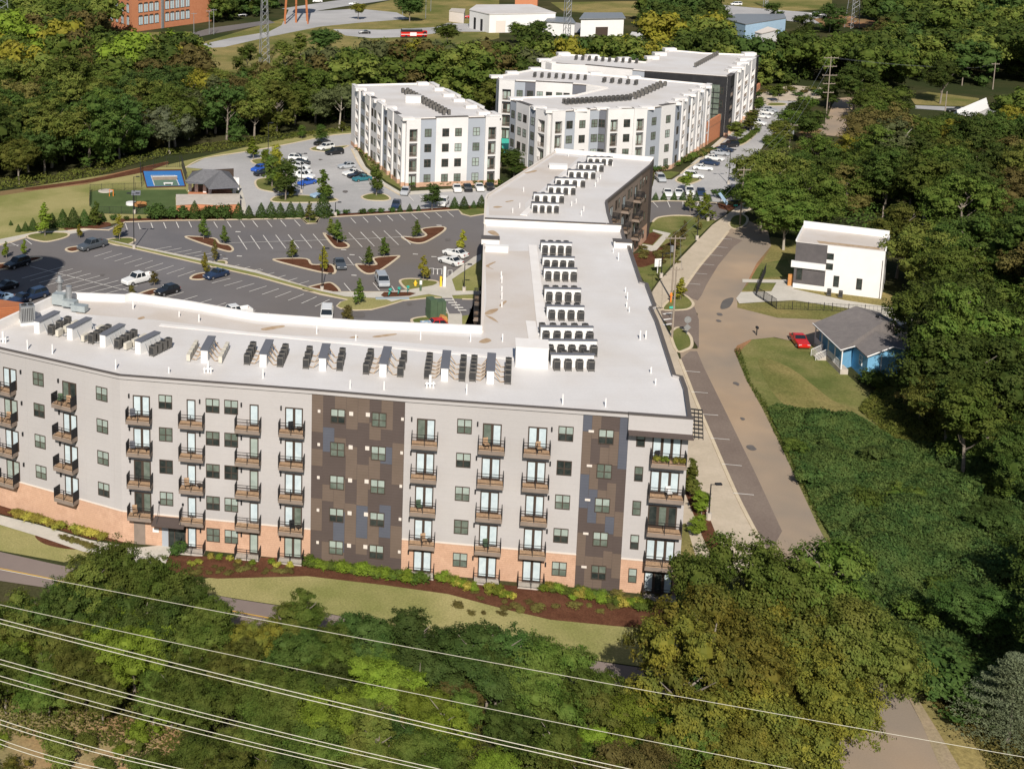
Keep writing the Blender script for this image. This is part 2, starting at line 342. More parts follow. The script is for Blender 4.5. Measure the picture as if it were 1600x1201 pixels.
# dirt / grass right of the street
sheet('yard_grass', [(1150,520),(1170,520),(1275,540),(1340,600),(1400,650),(1400,760),(1300,860),(1278,822),(1225,708),(1192,640),(1166,594),(1147,547)], 1, M['grass_rich'])
sheet('yard_grass', [(1185,560),(1235,575),(1300,625),(1340,640),(1300,650),(1240,640),(1205,610)], 2, M['grass_dry'], smooth=True)
sheet('clay_patch', [(1147,542),(1160,530),(1174,531),(1160,545),(1152,560)], 2, M['dirt'], smooth=True)
sheet('house_lawn', [(1150,480),(1172,412),(1185,385),(1205,370),(1262,380),(1300,430),(1420,470),(1420,500),(1240,500),(1212,496)], 1, M['grass_dry'])
sheet('house_lawn', [(1162,440),(1182,438),(1225,440),(1222,452),(1158,454)], 2, M['grass_rich'])
sheet('house_lawn', [(1170,415),(1230,405),(1240,432),(1175,436)], 2, M['grass_rich'])
sheet('clay_patch', [(1160,420),(1180,395),(1205,383),(1200,395),(1182,420),(1168,445),(1158,455)], 3, M['dirt'])
sheet('road_verge', [(1414,1070),(1450,1085),(1500,1120),(1560,1201),(1620,1290),(1520,1290),(1470,1201),(1440,1130)], 3, M['grass_dry'])
sheet('clay_patch', [(1412,1076),(1428,1082),(1470,1150),(1500,1201),(1530,1290),(1500,1290),(1470,1201),(1440,1130)], 4, M['verge_dirt'])
sheet('foreground_soil', [(-300,1080),(0,1090),(200,1120),(420,1170),(600,1230),(700,1500),(-300,1500)], 1, M['bank'])
# main street
sheet('street', [(1132,352),(1170,345),(1200,362),(1205,384),(1182,412),(1168,440),(1152,467),(1152,481),(1180,488),(1215,497),(1290,500),(1420,520),(1420,560),(1290,545),(1210,527),(1172,531),(1152,540),(1147,548),(1166,594),(1192,640),(1225,708),(1278,822),(1330,920),(1405,1065),(1440,1130),(1475,1201),(1520,1290),(1290,1290),(1310,1201),(1316,1100),(1250,960),(1185,838),(1150,772),(1110,680),(1087,626),(1064,560),(1062,545),(1090,545),(1090,490),(1063,470),(1075,450),(1100,410),(1124,385),(1138,362)], 3, M['asphalt_old'])
sheet('parking_lane', [(1133,368),(1160,376),(1146,386),(1122,415),(1104,445),(1096,462),(1090,470),(1063,460),(1063,458),(1090,420),(1118,388)], 4, M['asphalt_parking'])
sheet('parking_lane', [(1062,562),(1078,549),(1089,549),(1100,575),(1136,648),(1178,735),(1222,830),(1200,870),(1150,772),(1110,680),(1087,626)], 4, M['asphalt_parking'])
sheet('driveway_apron', [(1032,486),(1048,484),(1085,480),(1092,500),(1092,545),(1075,520),(1050,512),(1036,500)], 5, M['asphalt_parking'])
strips('parking_lines', [(G(x, y), G(x+19, y+1.5)) for x, y in ((1124.5,373.5),(1118,386.6),(1110,399.4),(1097,413.7),(1086,428),(1075,444))]
       + [(G(x, y), G(x+w_, y+h_)) for x, y, w_, h_ in ((1070,580.7,24,2),(1080,613.2,26,2),(1094,648,28,2),(1110,685.5,30,2.5),(1128,726,31,3),(1145,771.5,33,3))], M['paint'], .14, 6)
# crosswalk bars over the apron
strips('crosswalk', [(G(1036,y), G(1050,y-2)) for y in (492,501,509)], M['paint'], .5, 7)
# wide concrete walk beside the street
sheet('street_walk', [(1113,352),(1130,340),(1160,318),(1182,314),(1190,322),(1165,332),(1138,362),(1120,385),(1090,418),(1063,458.5),(1048,478),(1036,484),(1028,478),(1015,462),(1030,440),(1065,402)], 5, M['concrete'])
sheet('street_walk', [(1020,470),(1034,484),(1036,500),(1049,528),(1056,547),(1062,562),(1087,626),(1110,682),(1150,772),(1190,852),(1210,895),(1140,895),(1075,895),(1050,800),(1010,600),(1000,520)], 4, M['concrete'])
curb([(1062,562),(1075,595),(1087,626),(1110,680),(1150,772),(1185,840),(1200,870)])
curb([(1138,362),(1120,385),(1092,418),(1064,458)])
sheet('building_bed', [(1064,740),(1076,738),(1095,770),(1105,800),(1120,838),(1125,862),(1108,862),(1098,840),(1082,800),(1070,770)], 5, M['mulch'])
sheet('building_bed', [(1060,820),(1072,818),(1084,860),(1098,900),(1060,900)], 5, M['grass_dry'])
# bump-outs
for P in ([(1035,484),(1045,470),(1057,461),(1070,462),(1080,470),(1083,477),(1076,483),(1060,485)], [(1049,528),(1050,518),(1060,512),(1070,517),(1079,527),(1081,540),(1074,546),(1058,549)]):
    island([p for p in P], M['grass_rich'], name='bump_out')
island([(1140,345),(1146,338),(1160,336),(1168,342),(1164,352),(1150,358),(1140,354)], M['grass_rich'], name='bump_out')
# lawn between far wing and street walk
sheet('side_lawn', [(1000,390),(1020,346),(1030,340),(1060,337),(1110,340),(1118,345),(1104,358),(1060,402),(1030,436),(1016,455),(1000,430),(990,405)], 2, M['grass_rich'])
sheet('mulch_bed', [(988,398),(1018,392),(1036,384),(1050,378),(1062,382),(1045,400),(1022,412),(1000,418),(990,410)], 3, M['mulch'], smooth=True)
sheet('walk', [(1000,388),(1018,393),(1026,391),(1048,365),(1020,359),(1020,362),(1036,367),(1020,384),(1004,382)], 4, M['walk'])
sheet('mulch_bed', [(1003,380),(1019,383),(1033,368),(1021,363),(1010,366)], 4, M['mulch'])
curb([(1020,347),(1030,340),(1060,337),(1100,340),(1118,344)])
# parking lot beside the far wing
sheet('side_parking', [(1005,316),(1050,314.5),(1120,318),(1140,322),(1134,336),(1118,345),(1100,340),(1060,337),(1030,340),(1020,347),(1005,350)], 3, M['asphalt'])
strips('parking_lines', [(G(a, b), G(c, d)) for a, b, c, d in ((1020,316,1028,325),(1043,315.5,1047,325),(1067,315.5,1067,325),(1092,317,1087,327))], M['paint'], .14, 5)
curb([(1005,316),(1050,314.3),(1120,317.7)])
sheet('mulch_bed', [(1120,317),(1140,321),(1165,315),(1185,303),(1190,310),(1182,318),(1160,320),(1140,330),(1124,326)], 4, M['mulch'])
# main parking lot
LOT = [(-140,420),(-60,398),(0,384),(20,378),(45,371),(110,362),(175,354),(188,347.5),(260,345.5),(340,344.5),(500,341),(640,333),(722,328),(760,324),(790,324),(790,640),(-140,640)]
sheet('parking_lot', LOT, 2, M['asphalt'])
curb([(-60,397),(0,383),(20,378),(42,371)], smooth=False)
curb([(106,361),(130,358),(170,360),(196,347.3),(260,345),(340,344),(470,341.5),(480,350),(494,349),(500,340.5),(640,332.5),(716,328),(722,335),(735,338.5),(757,335)], smooth=False)
island([(470,341),(480,349.5),(494,349),(499,340.5)], M['grass_rich'], False)
sheet('corner_lawn', [(716,328),(722,335),(735,338),(757,335),(775,333),(775,322),(757,323)], 3, M['grass_rich'])
sheet('mulch_bed', [(185,342),(340,339),(500,336.5),(640,328.5),(757,321),(757,325),(640,333),(500,341),(340,344.5),(188,347.5)], 3, M['mulch'])
sheet('walk', [(-120,390),(0,374),(40,366),(60,362),(100,361),(125,357),(165,347),(172,352),(130,362),(110,366),(100,364),(60,365),(42,371),(0,384),(-100,408)], 3, M['walk'])
sheet('mulch_bed', [(100,356),(125,352),(150,348),(170,348),(172,353),(150,358),(128,358),(108,361)], 4, M['mulch'], smooth=True)
island([(42,371),(56,365),(100,364),(107,369),(90,375),(68,378)], M['grass_rich'])
island([(165,376),(180,373),(203,372),(211,376),(204,381),(190,384),(176,382)], M['grass_rich'])
island([(103,391),(108,387.5),(122,386),(124,391),(112,394)], M['mulch'])
island([(-20,415),(6,412),(22,409),(40,404),(60,402),(64,405),(40,412),(10,420),(-20,424)], M['mulch'])
island([(291,371.5),(300,370),(334,373),(343,381),(358,384),(364,391),(355,393),(325,384)], M['mulch'])
island([(506.5,366.5),(511,366.5),(540,380),(544,386.5),(530,388),(520,384)], M['mulch'])
island([(628,370.5),(652,372),(666,368),(659,358.5),(690,355),(695,360),(676,373),(660,380),(643,379)], M['mulch'])
island([(431,408),(436,405),(478,405),(488,414),(517,414),(524,424.5),(516,428),(485,422)], M['mulch'])
island([(556,414),(570,414),(588,414),(584,404),(617,400.5),(622,403),(590,425),(570,427)], M['mulch'])
island([(474,452),(508,443),(520,444),(531,456),(515,457),(490,456)], M['mulch'])
island([(320,414),(336,409),(350,408),(354,412),(343,416),(326,417)], M['grass_rich'])
island([(298,436),(304,430),(320,427),(326,432),(315,437)], M['mulch'])
island([(190,470),(208,463),(240,452),(246,457),(235,463),(206,472)], M['mulch'])
island([(625,441),(630,437),(645,436),(668,438),(684,441),(678,449),(648,454),(634,451)], M['grass_rich'])
island([(643,501),(652,497),(676,494),(700,489),(706,495),(706,530),(668,530),(650,510)], M['grass_rich'])
# central strip: grass verge, walk, bulb
STR = [(160,378),(166,375.5),(400,424),(480,449.5),(520,457),(560,458),(606,457),(640,453),(676,447),(700,440),(735,412),(752,398),(770,398),(770,520),(722,520),(722,495),(770,487),(770,468),(740,468),(675,465),(630,470),(600,479),(580,484),(555,485),(532,482),(527,479),(533,473),(545,469),(500,459),(400,432),(215,390)]
sheet('central_verge', STR, 4, M['grass'], thick=.09)
curb([(160,377),(215,390),(400,432),(500,460),(545,469),(533,473),(527,479),(532,482),(555,485),(580,484),(600,479),(630,470),(675,465),(700,465)], smooth=False)
curb([(166,375.5),(400,424),(480,449.5),(520,457),(606,457)], smooth=False)
curb([(722,467.5),(745,468),(770,470)], smooth=False)
sheet('walk', [(166,375.8),(400,424.3),(480,449.8),(520,457.3),(560,458.3),(606,457.3),(640,454),(676,447.5),(690,441),(740,403),(752,398),(752,407),(706,438),(712,456),(752,456),(752,461),(706,463),(722,494),(722,530),(700,530),(700,494),(690,465),(670,461),(640,466),(612,473),(600,468),(540,465),(500,456),(400,428),(200,384.5)], 15, M['walk'])
sheet('mulch_bed', [(595,463),(600,458),(640,458),(650,460),(640,464),(600,466)], 16, M['mulch'])
strips('crosswalk', [(lerp(G(692,469), G(720,491), t), lerp(G(706,469), G(733,491), t)) for t in (.12,.30,.48,.66,.84)], M['paint'], .55, 20)
sheet('crossing_asphalt', [(691,467.5),(706,467.5),(720,492),(702,492)], 17, M['asphalt'])
# stall lines
rows = stall_row((196,350.5), (295,347), 6, (199,360)) + stall_row((548,341.5), (699,331.5), 9, (556,350)) + stall_row((395,346), (460,344.5), 4, (403,356)) + stall_row((334,347.5),(376,346.5),3,(340,357))
rows += stall_row((372,369.5), (489,366.5), 7, (386,391)) + stall_row((545,364.5), (618,360.5), 5, (566,387)) + [(G(358,380.5), G(512,376)), (G(538,375.5), G(640,370.5))]
rows += stall_row((226,388.5), (320,404.5), 7, (203+50,383.5)) [1:] + stall_row((350,421), (384,427), 3, (374,415)) + stall_row((385,430), (457,448), 5, (411,422.5))
rows += stall_row((175,393.5), (305,424), 9, (147,402)) + stall_row((360,436), (515,469), 9, (331,443.5), (492,480))
rows += stall_row((100,417.5), (215,447), 9, (34,436), (145,465)) + [(G(47,417), G(200,455.5))]
rows += stall_row((287,457.5), (399,486), 6, (229,475), (325,510)) + [(G(232,463.5), G(372,500)), (G(395,498), G(372,507)), (G(420,490), G(404,498))]
rows += [(G(522,404), G(532,418)), (G(543,403), G(553,416)), (G(561,402), G(571,413)), (G(536,415), G(566,414.5)), (G(537.5,443.5), G(548,456)), (G(583,443), G(593,455)), (G(612,448), G(617,456))]
rows += [(G(-20,386), G(30,384)), (G(16,380), G(29,386)), (G(40,375), G(50,383))]
strips('parking_lines', rows, M['paint'], .15, 6)
# drive arrows
arr = []
for x, y in ((537,391),(550,399),(649,398),(678,402),(553,431),(505,487),(489,498),(372,363),(352,405),(374,401),(686,353)):
    a, b = G(x-4, y), G(x+4, y+.4); arr.append((a, b))
strips('drive_arrow', arr, M['paint'], .45, 6)
# upper car park
sheet('upper_parking', [(290,262),(320,248),(380,238.5),(430,230),(490,218),(520,212),(553,209),(570,209),(556,228),(566,256),(600,286),(630,304),(645,303),(700,299),(790,297),(790,316),(757,320),(640,328),(500,336),(385,338),(378,318),(375,290),(335,266)], 3, M['asphalt_grey'])
sheet('walk', [(556,232),(572,262),(602,286),(632,304),(626,306),(596,288),(566,264),(549,233)], 4, M['walk'])
curb([(549,233),(566,264),(596,288),(626,306)])
sheet('walk', [(630,300),(700,296),(790,293),(790,297),(700,300),(640,305)], 4, M['walk'])
curb([(290,262),(320,247.5),(380,238),(430,229.5),(490,217.5),(520,211.5),(553,208.5)])
sheet('court_yard_walk', [(370,312),(376,290),(384,318),(385,338),(378,338)], 4, M['walk'])
sheet('lawn', [(556,218),(575,236),(640,290),(630,298),(604,284),(574,258),(562,232)], 4, M['grass_rich'])
for P in ([(399,284),(410,279),(430,280),(440,300),(425,300),(404,295)], [(565,308),(580,303),(600,304),(610,311),(600,314),(575,313)], [(485,233),(498,229),(520,230),(545,228),(520,237),(492,236)], [(392,252),(410,248),(418,252),(424,268),(410,262)]):
    island(P, M['grass_rich'])
island([(425,311),(440,306),(480,306),(520,310),(524,315),(480,317),(430,316)], M['grass_rich'])
ul = []
for x, y in ((513,250),(518,255),(524,260),(530,266),(556,288),(562,292),(568,296)): ul.append((G(x-8, y), G(x+22, y-.5)))
for x in (638,655,672): ul.append((G(x, 306), G(x+9, 316)))
strips('parking_lines', ul, M['paint'], .14, 6)
# dog park turf, ball court
sheet('dog_park_turf', [(140,300),(152,298.5),(226,297),(290,296.5),(297,306),(274,308),(275,336),(152,334),(140,322)], 3, M['turf'])
sheet('ball_court', [(221,266),(284,265),(291,292),(229,294)], 3, M['mulch'])
sheet('ball_court', [(224,268),(282,267.3),(288.5,290.5),(230,292)], 4, M['blue'])
sheet('ball_court', [(236.5,275.5),(272.6,275.3),(279,290.6),(241.5,291.2)], 5, M['green_court'])
strips('court_lines', [(G(236,274.8), G(273,274.6)), (G(273,274.6), G(280,290.4)), (G(236,274.8), G(241.5,291)), (G(238,282), G(276,281.5)), (G(255,275), G(256,282))], M['paint'], .16, 6)
# north street with angled parking
sheet('north_street', [(1020,290),(1022,281),(1050,281),(1064,272),(1076,262),(1092,251),(1122,226),(1150,200),(1170,182),(1190,164),(1215,158),(1262,158),(1262,168),(1230,190),(1215,205),(1198,222),(1180,245),(1172,256),(1160,275),(1178,300),(1182,312),(1140,314),(1120,316),(1050,313),(1010,314)], 3, M['asphalt_grey'])
sheet('walk', [(1078,258),(1092,246),(1122,220),(1150,196),(1170,178),(1180,170),(1186,172),(1170,184),(1150,202),(1122,226),(1092,252)], 4, M['walk'])
curb([(1064,272),(1076,262),(1092,252),(1122,227),(1150,202)])
island([(1150,222),(1160,218),(1180,203),(1184,206),(1168,222),(1154,228)], M['grass_rich'])
island([(1056,282),(1064,276),(1090,279),(1094,282),(1078,288),(1062,286)], M['grass_rich'])
sheet('lawn', [(1022,270),(1050,268),(1062,270),(1048,279),(1022,281)], 4, M['grass_rich'])
island([(1198,164),(1206,161),(1226,162),(1227,165),(1206,166)], M['grass_rich'])
sheet('second_road', [(1258,206),(1268,200),(1290,192),(1300,165),(1308,154),(1334,152),(1336,164),(1330,180),(1327,200),(1320,215),(1275,210)], 3, M['asphalt_old'])
sheet('clay_patch', [(1240,210),(1270,200),(1285,204),(1275,214),(1248,216)], 4, M['dirt'])
# far ground
sheet('far_field', [(1420,150),(1450,144),(1500,150),(1530,154),(1528,166),(1480,166),(1430,164)], 2, M['grass_dry'])
sheet('far_lane', [(1430,165),(1480,167),(1560,170),(1560,176),(1500,175),(1430,170)], 3, M['asphalt_grey'])
sheet('far_verge', [(300,82),(318,66),(440,30),(560,12),(660,-10),(780,-20),(780,60),(700,80),(560,108),(480,120),(440,118),(400,118),(312,124),(200,80),(170,52),(300,50)], 1, M['grass_dry'])
sheet('gravel_road', [(316,76),(318,69),(360,60),(420,50),(440,40),(452,14),(470,10),(490,18),(560,14),(620,20),(640,30),(560,36),(500,42),(470,48),(420,58),(350,74)], 2, M['asphalt_grey'])
sheet('gravel_road', [(520,46),(600,47),(680,43),(700,36),(740,38),(760,32),(860,30),(930,40),(930,52),(780,50),(700,50),(640,58),(580,60),(540,56)], 2, M['asphalt_grey'])
sheet('far_road', [(300,52),(330,44),(420,32),(430,36),(340,52),(310,58)], 3, M['asphalt'])
sheet('far_road', [(440,14),(520,2),(640,-12),(640,-4),(540,10),(480,20)], 3, M['asphalt_grey'])
sheet('gravel_road', [(1128,8),(1170,12),(1290,22),(1300,40),(1240,34),(1130,22)], 2, M['asphalt_grey'])
sheet('clay_patch', [(1270,30),(1320,24),(1370,34),(1365,44),(1290,42)], 2, M['dirt'])
sheet('far_verge', [(1130,-20),(1300,-20),(1300,14),(1240,18),(1128,8)], 2, M['grass_dry'])
sheet('far_verge', [(1560,26),(1620,20),(1620,34),(1570,36)], 2, M['grass_dry'])
sheet('far_verge', [(860,4),(1020,2),(1025,30),(960,24),(880,18)], 2, M['grass_dry'])
sheet('plaza_paving', [(1180,142),(1240,134),(1290,138),(1300,150),(1262,158),(1215,158),(1186,164)], 4, M['concrete'])

# tar seams, patches and oil spots on the paving
tr_ = random.Random(17)
def tar(px0, px1, n, mat, w_=.06):
    a, b = G(*px0), G(*px1); P = [lerp(a, b, i/n) for i in range(n+1)]; P = [(p[0]+tr_.uniform(-.12,.12)+.5*math.sin(i*.5), p[1]+tr_.uniform(-.2,.2)) for i, p in enumerate(P)]
    strips('tar_seam', [(P[i], P[i+1]) for i in range(n)], mat, w_, 5.3)
M['tar'] = pm('tar', (.045,.042,.04)); M['oil'] = pm('oil_spot', (.11,.10,.095), (.14,.125,.115), 2); M['patch'] = pm('asphalt_patch', (.10,.09,.085), (.12,.11,.10), 1); M['pale_wear'] = pm('worn_track', (.42,.33,.235), (.37,.28,.2), .5)
for a, b in (((100,440),(300,470)),((420,395),(640,385))): tar(a, b, 26, M['oil'])
for x, y, r_ in ((1125,492,.5),(1123,502,.35),(1150,600,.4),(1175,700,.5),(1160,655,.3),(560,492,1.2),(640,475,.5),(450,380,.4),(350,400,.35),(160,430,.4),(110,450,.5),(600,412,.4),(700,375,.5),(500,250,.5),(540,300,.6),(420,285,.5),(1150,255,.6),(1100,298,.5)):
    a = G(x, y); P = [(a[0]+r_*tr_.uniform(.6,1.3)*math.cos(k*.785), a[1]+r_*1.6*tr_.uniform(.6,1.3)*math.sin(k*.785)) for k in range(8)]
    sheet('oil_stain', None, 5.2, M['oil'], True, P)
for P in ([(1130,470),(1146,466),(1140,480),(1126,483)],): sheet('asphalt_patch', P, 5.0, M['patch'] if P[0][0] > 1000 else M['tar'], True) if P[0][0] > 1000 else None
# ------------------------------------------------------------------ building kit
rnd = random.Random(7)
class Fac:
    def __init__(s, P0, P1):
        s.P0, s.P1 = P0, P1; s.L = math.hypot(P1[0]-P0[0], P1[1]-P0[1]); s.u = ((P1[0]-P0[0])/s.L, (P1[1]-P0[1])/s.L)
        s.a = math.atan2(s.u[1], s.u[0]); s.n = (s.u[1], -s.u[0])
    def at(s, t, z, out=0): return (s.P0[0]+s.u[0]*t+s.n[0]*out, s.P0[1]+s.u[1]*t+s.n[1]*out, z)
MESH = {}
def once(key, fn):
    if key not in MESH: MESH[key] = fn()
    return MESH[key]
def win_frame(w, h, mull=True):
    def f():
        m = MB(); t = .075
        m.box(-w/2, w/2, -.07, .02, 0, t); m.box(-w/2, w/2, -.07, .02, h-t, h); m.box(-w/2, -w/2+t, -.07, .02, t, h-t); m.box(w/2-t, w/2, -.07, .02, t, h-t)
        m.box(-w/2+t, w/2-t, -.06, .02, h*.47-.04, h*.47+.04)
        if mull: m.box(-.05, .05, -.065, .02, t, h*.47-.04); m.box(-.05, .05, -.065, .02, h*.47+.04, h-t)
        return m.mesh('window', M['bronze'])
    return once(('wf', w, h, mull), f)
def win_pane(w, h, up):
    def f():
        m = MB(); m.box(-w/2+.07, w/2-.07, -.035, .0, h*.47 if up else .07, h-.07 if up else h*.47); return m.mesh('pane', M['g_pale'])
    return once(('wp', w, h, up), f)
PANES = [('g_pale','g_mid')]*5+[('g_mid','g_mid')]*2+[('g_pale','g_dark')]*2+[('g_mid','g_dark')]+[('g_dark','g_dark')]
def window(root, fac, s, z, w=1.42, h=1.5, out=0, mull=True, sill=False):
    o = put('window', win_frame(w, h, mull), root, rel(fac.at(s, z, out), root), fac.a)
    a, b = rnd.choice(PANES)
    put('pane', win_pane(w, h, True), o, mat=M[a]); put('pane', win_pane(w, h, False), o, mat=M[b])
    return o
def door_frame(w, h, n):
    def f():
        m = MB(); t = .10
        m.box(-w/2, w/2, -.06, .02, 0, .22); m.box(-w/2, w/2, -.06, .02, h-.12, h)
        lw = w/n
        for k in range(n):
            x0 = -w/2+k*lw
            m.box(x0, x0+.12*(1.2 if k else 1), -.06, .02, .22, h-.12); m.box(x0+lw-.12, x0+lw, -.06, .02, .22, h-.12)
        return m.mesh('balcony_door', M['bronze'])
    return once(('df', w, h, n), f)
def door_pane(w, h, n, k):
    def f():
        m = MB(); lw = w/n; x0 = -w/2+k*lw; m.box(x0+.12, x0+lw-.12, -.03, 0, .22, h-.12); return m.mesh('pane', M['g_white'])
    return once(('dp', w, h, n, k), f)
def door(root, fac, s, z, n=2, h=2.32, out=0):
    w = {1:.92, 2:1.80, 3:2.66}[n]
    o = put('balcony_door', door_frame(w, h, n), root, rel(fac.at(s, z, out), root), fac.a)
    same = rnd.random() < .6; k0 = rnd.choice(['g_white','g_white','g_white','g_white','g_pale'])
    for k in range(n): put('pane', door_pane(w, h, n, k), o, mat=M[k0 if same else rnd.choice(['g_white','g_white','g_mid','g_dark'])])
    return o
def balc_deck(w, d):
    def f():
        m = MB(); m.box(-w/2, w/2, -d, 0, -.46, -.03, 0); 
        n = 9
        for k in range(n): m.box(-w/2+.04, w/2-.04, -d+.04+k*(d-.04)/n, -d+.02+(k+1)*(d-.04)/n-.015, -.03, 0, 1)
        m.box(-w/2+.15, -w/2+.28, -.2, -.02, -.75, -.46, 2); m.box(w/2-.28, w/2-.15, -.2, -.02, -.75, -.46, 2)
        return m.mesh('balcony', [M['fascia'], M['deck'], M['bronze']])
    return once(('bd', w, d), f)
def balc_rail(w, d, h=1.08):
    def f():
        m = MB()
        for x in (-w/2+.03, 0, w/2-.03): m.box(x-.035, x+.035, -d+.0, -d+.07, -.2, h)
        for x in (-w/2+.03, w/2-.03): m.box(x-.035, x+.035, -.09, -.03, 0, h); m.box(x-.03, x+.03, -d+.07, -.09, h-.06, h); m.box(x-.03, x+.03, -d+.07, -.09, .06, .1)
        for x in (-w/2+.03, w/2-.03):
            k = int((d-.16)/.085)
            for i in range(k): m.box(x-.02, x+.02, -d+.09+i*.085, -d+.09+i*.085+.045, .1, h-.06)
        m.box(-w/2+.06, w/2-.06, -d+.01, -d+.06, h-.05, h); m.box(-w/2+.06, w/2-.06, -d+.015, -d+.05, h-.26, h-.23); m.box(-w/2+.06, w/2-.06, -d+.015, -d+.05, .08, .11)
        k = int((w-.2)/.13)
        for i in range(1, k): m.box(-w/2+.1+i*.13-.006, -w/2+.1+i*.13+.006, -d+.025, -d+.037, .1, h-.26)
        return m.mesh('railing', M['black'])
    return once(('br', w, d, h), f)
def balcony(root, fac, s, z, w=2.55, d=1.05, out=0):
    o = put('balcony', balc_deck(w, d), root, rel(fac.at(s, z, out), root), fac.a); put('railing', balc_rail(w, d), o); return o
def patio(root, fac, s, z, w=2.55, d=1.25):
    def f():
        m = MB(); m.box(-w/2, w/2, -d, 0, -.25, .18); return m.mesh('patio', M['slab'])
    o = put('patio', once(('pt', w, d), f), root, rel(fac.at(s, z), root), fac.a); put('railing', balc_rail(w, d), o, (0, 0, .16)); return o
def lamp(root, fac, s, z):
    def f(): return MB().box(-.07, .07, -.16, 0, 0, .42).mesh('wall_lamp', M['black'])
    put('wall_lamp', once('wl', f), root, rel(fac.at(s, z), root), fac.a)
def vent(root, fac, s, z, w=.42, h=.42, out=0):
    def f(): return MB().box(-w/2, w/2, -.06, 0, 0, h).mesh('wall_vent', M['trim'])
    put('wall_vent', once(('vt', w, h), f), root, rel(fac.at(s, z, out), root), fac.a)
def wall(root, fac, s0, s1, z0, z1, mat, out=0, th=.3, name='wall', **kw):
    m = MB(); m.box(0, s1-s0, -out, -out+th, 0, z1-z0)
    return put(name, m.mesh(name, mat), root, rel(fac.at(s0, z0), root), fac.a, **kw)
# ------------------------------------------------------------------ long apartment building (front wing + street wing + rear wing)
RZ = 17.5; TOP = 17.9
_e = G(-45,530.5,TOP); FV = [(_e[0]-1.0,_e[1]+.7),_e,(-26.29,137.28),(-12.77,129.68),(6.6,125.84),(15.60,123.85),(32.24,120.84),(36.42,120.09),(41.79,119.05)]
FA = [Fac(FV[i], FV[i+1]) for i in range(8)]       # 0,1,2 left bend; 3 grey; 4 brown; 5 grey; 6 brown; 7 grey corner
EAST = [G(*q, RZ) for q in ((1071,612),(1064,593),(1053,590),(1026,505),(1016,484),(1023,482),(1010,447),(1001,444),(983,390),(976,378),(969,355))]
STEP = [G(762,352,RZ), G(758,352,RZ)]
WEST = [G(756,400,RZ), G(753,520,RZ)]
REAR = [G(*q, RZ) for q in ((560,512),(400,500),(300,482),(205,468),(195,471),(103,467))]
PLAN = FV+EAST+STEP[1:]+WEST+REAR
apt = thing('apartment_building', 'long five storey grey and brick apartment building with brown patchwork bays and white roof', 'apartment building', (8, 130, GZ))
m = MB(); m.prism([(p[0]-8, p[1]-130) for p in PLAN], 0, RZ-GZ-.02, 0, 1)
put('wall', m.mesh('wall', [M['siding'], M['siding']]), apt)
# roof: level membrane
def inset_poly(P, d):
    if area(P) < 0: P = P[::-1]
    out = []; n = len(P)
    for i in range(n):
        a, b, c = P[i-1], P[i], P[(i+1) % n]
        e1 = Vector((b[0]-a[0], b[1]-a[1])).normalized(); e2 = Vector((c[0]-b[0], c[1]-b[1])).normalized()
        n1 = Vector((-e1.y, e1.x)); n2 = Vector((-e2.y, e2.x)); k = 1+n1.dot(n2)
        if k < .2: k = .2
        q = (n1+n2)*(d/k); out.append((b[0]+q.x, b[1]+q.y))
    return out
m = MB(); m.prism([(p[0]-8, p[1]-130) for p in inset_poly(PLAN, -.02)], RZ-GZ-.02, RZ-GZ+.02, 0)
put('roof', m.mesh('roof', M['roof']), apt)
# stained stretch of membrane along the rear of both wings
def patch(root, pxs, z, mat, name='roof_patch', smooth=True):
    P = [G(*q, z) for q in pxs]; P = smooth_poly(P) if smooth else P
    if area(P) < 0: P = P[::-1]
    m = MB(); m.v = [(p[0]-root.location[0], p[1]-root.location[1], z-root.location[2]) for p in P]; m.f = [tuple(range(len(P)))]; m.m = [0]
    put(name, m.mesh(name, mat), root)
patch(apt, [(100,470),(200,474),(300,488),(400,506),(560,518),(752,527),(760,470),(758,392),(832,392),(842,540),(760,545),(600,532),(400,520),(250,500),(120,490)], RZ+.028, M['roof_warm'], smooth=False)
for P in ([(409,513),(440,508),(443,511),(415,516)], [(583,525),(615,521),(618,523),(590,527)], [(748,534),(760,528),(768,532),(758,536)], [(757,490),(765,484),(778,482),(776,486),(766,491)], [(758,492),(770,496),(779,504),(768,499)],
          [(759,415),(772,409),(774,410),(764,416),(772,421),(766,419)], [(762,362),(770,360),(776,363),(780,368),(770,367)], [(546,527),(556,525),(560,527),(550,528)], [(780,477),(788,470),(792,471),(784,478)], [(215,497),(224,494),(226,497),(218,499)]):
    patch(apt, P, RZ+.035, M['rust'], 'rust_stain')
# parapets and copings
def poly_off(P): return [(p[0]-apt.location[0], p[1]-apt.location[1]) for p in P]
m = MB(); ribbon(m, poly_off(FV[:9]), .35, RZ-GZ, TOP-GZ-.07); put('parapet', m.mesh('parapet', M['siding']), apt)
m = MB(); ribbon(m, poly_off(FV[:9]), .42, TOP-GZ-.07, TOP-GZ); put('coping', m.mesh('coping', M['cap']), apt)
m = MB(); ribbon(m, poly_off([FV[8]]+EAST), .3, RZ-GZ, TOP-GZ-.07); put('parapet', m.mesh('parapet', M['siding']), apt)
m = MB(); ribbon(m, poly_off([FV[8]]+EAST), .38, TOP-GZ-.07, TOP-GZ); put('coping', m.mesh('coping', M['cap']), apt)
m = MB(); ribbon(m, poly_off([WEST[1]]+REAR), .35, RZ-GZ, RZ+.85-GZ); put('parapet', m.mesh('parapet', M['parapet']), apt)
m = MB(); ribbon(m, poly_off([REAR[-1], FV[1]]), .35, RZ-GZ, RZ+1.1-GZ); put('parapet', m.mesh('parapet', M['parapet']), apt)
m = MB(); ribbon(m, poly_off([G(970,362,RZ), G(757,352,RZ)]), .4, RZ-GZ, RZ+1.0-GZ); put('parapet', m.mesh('parapet', M['parapet']), apt)
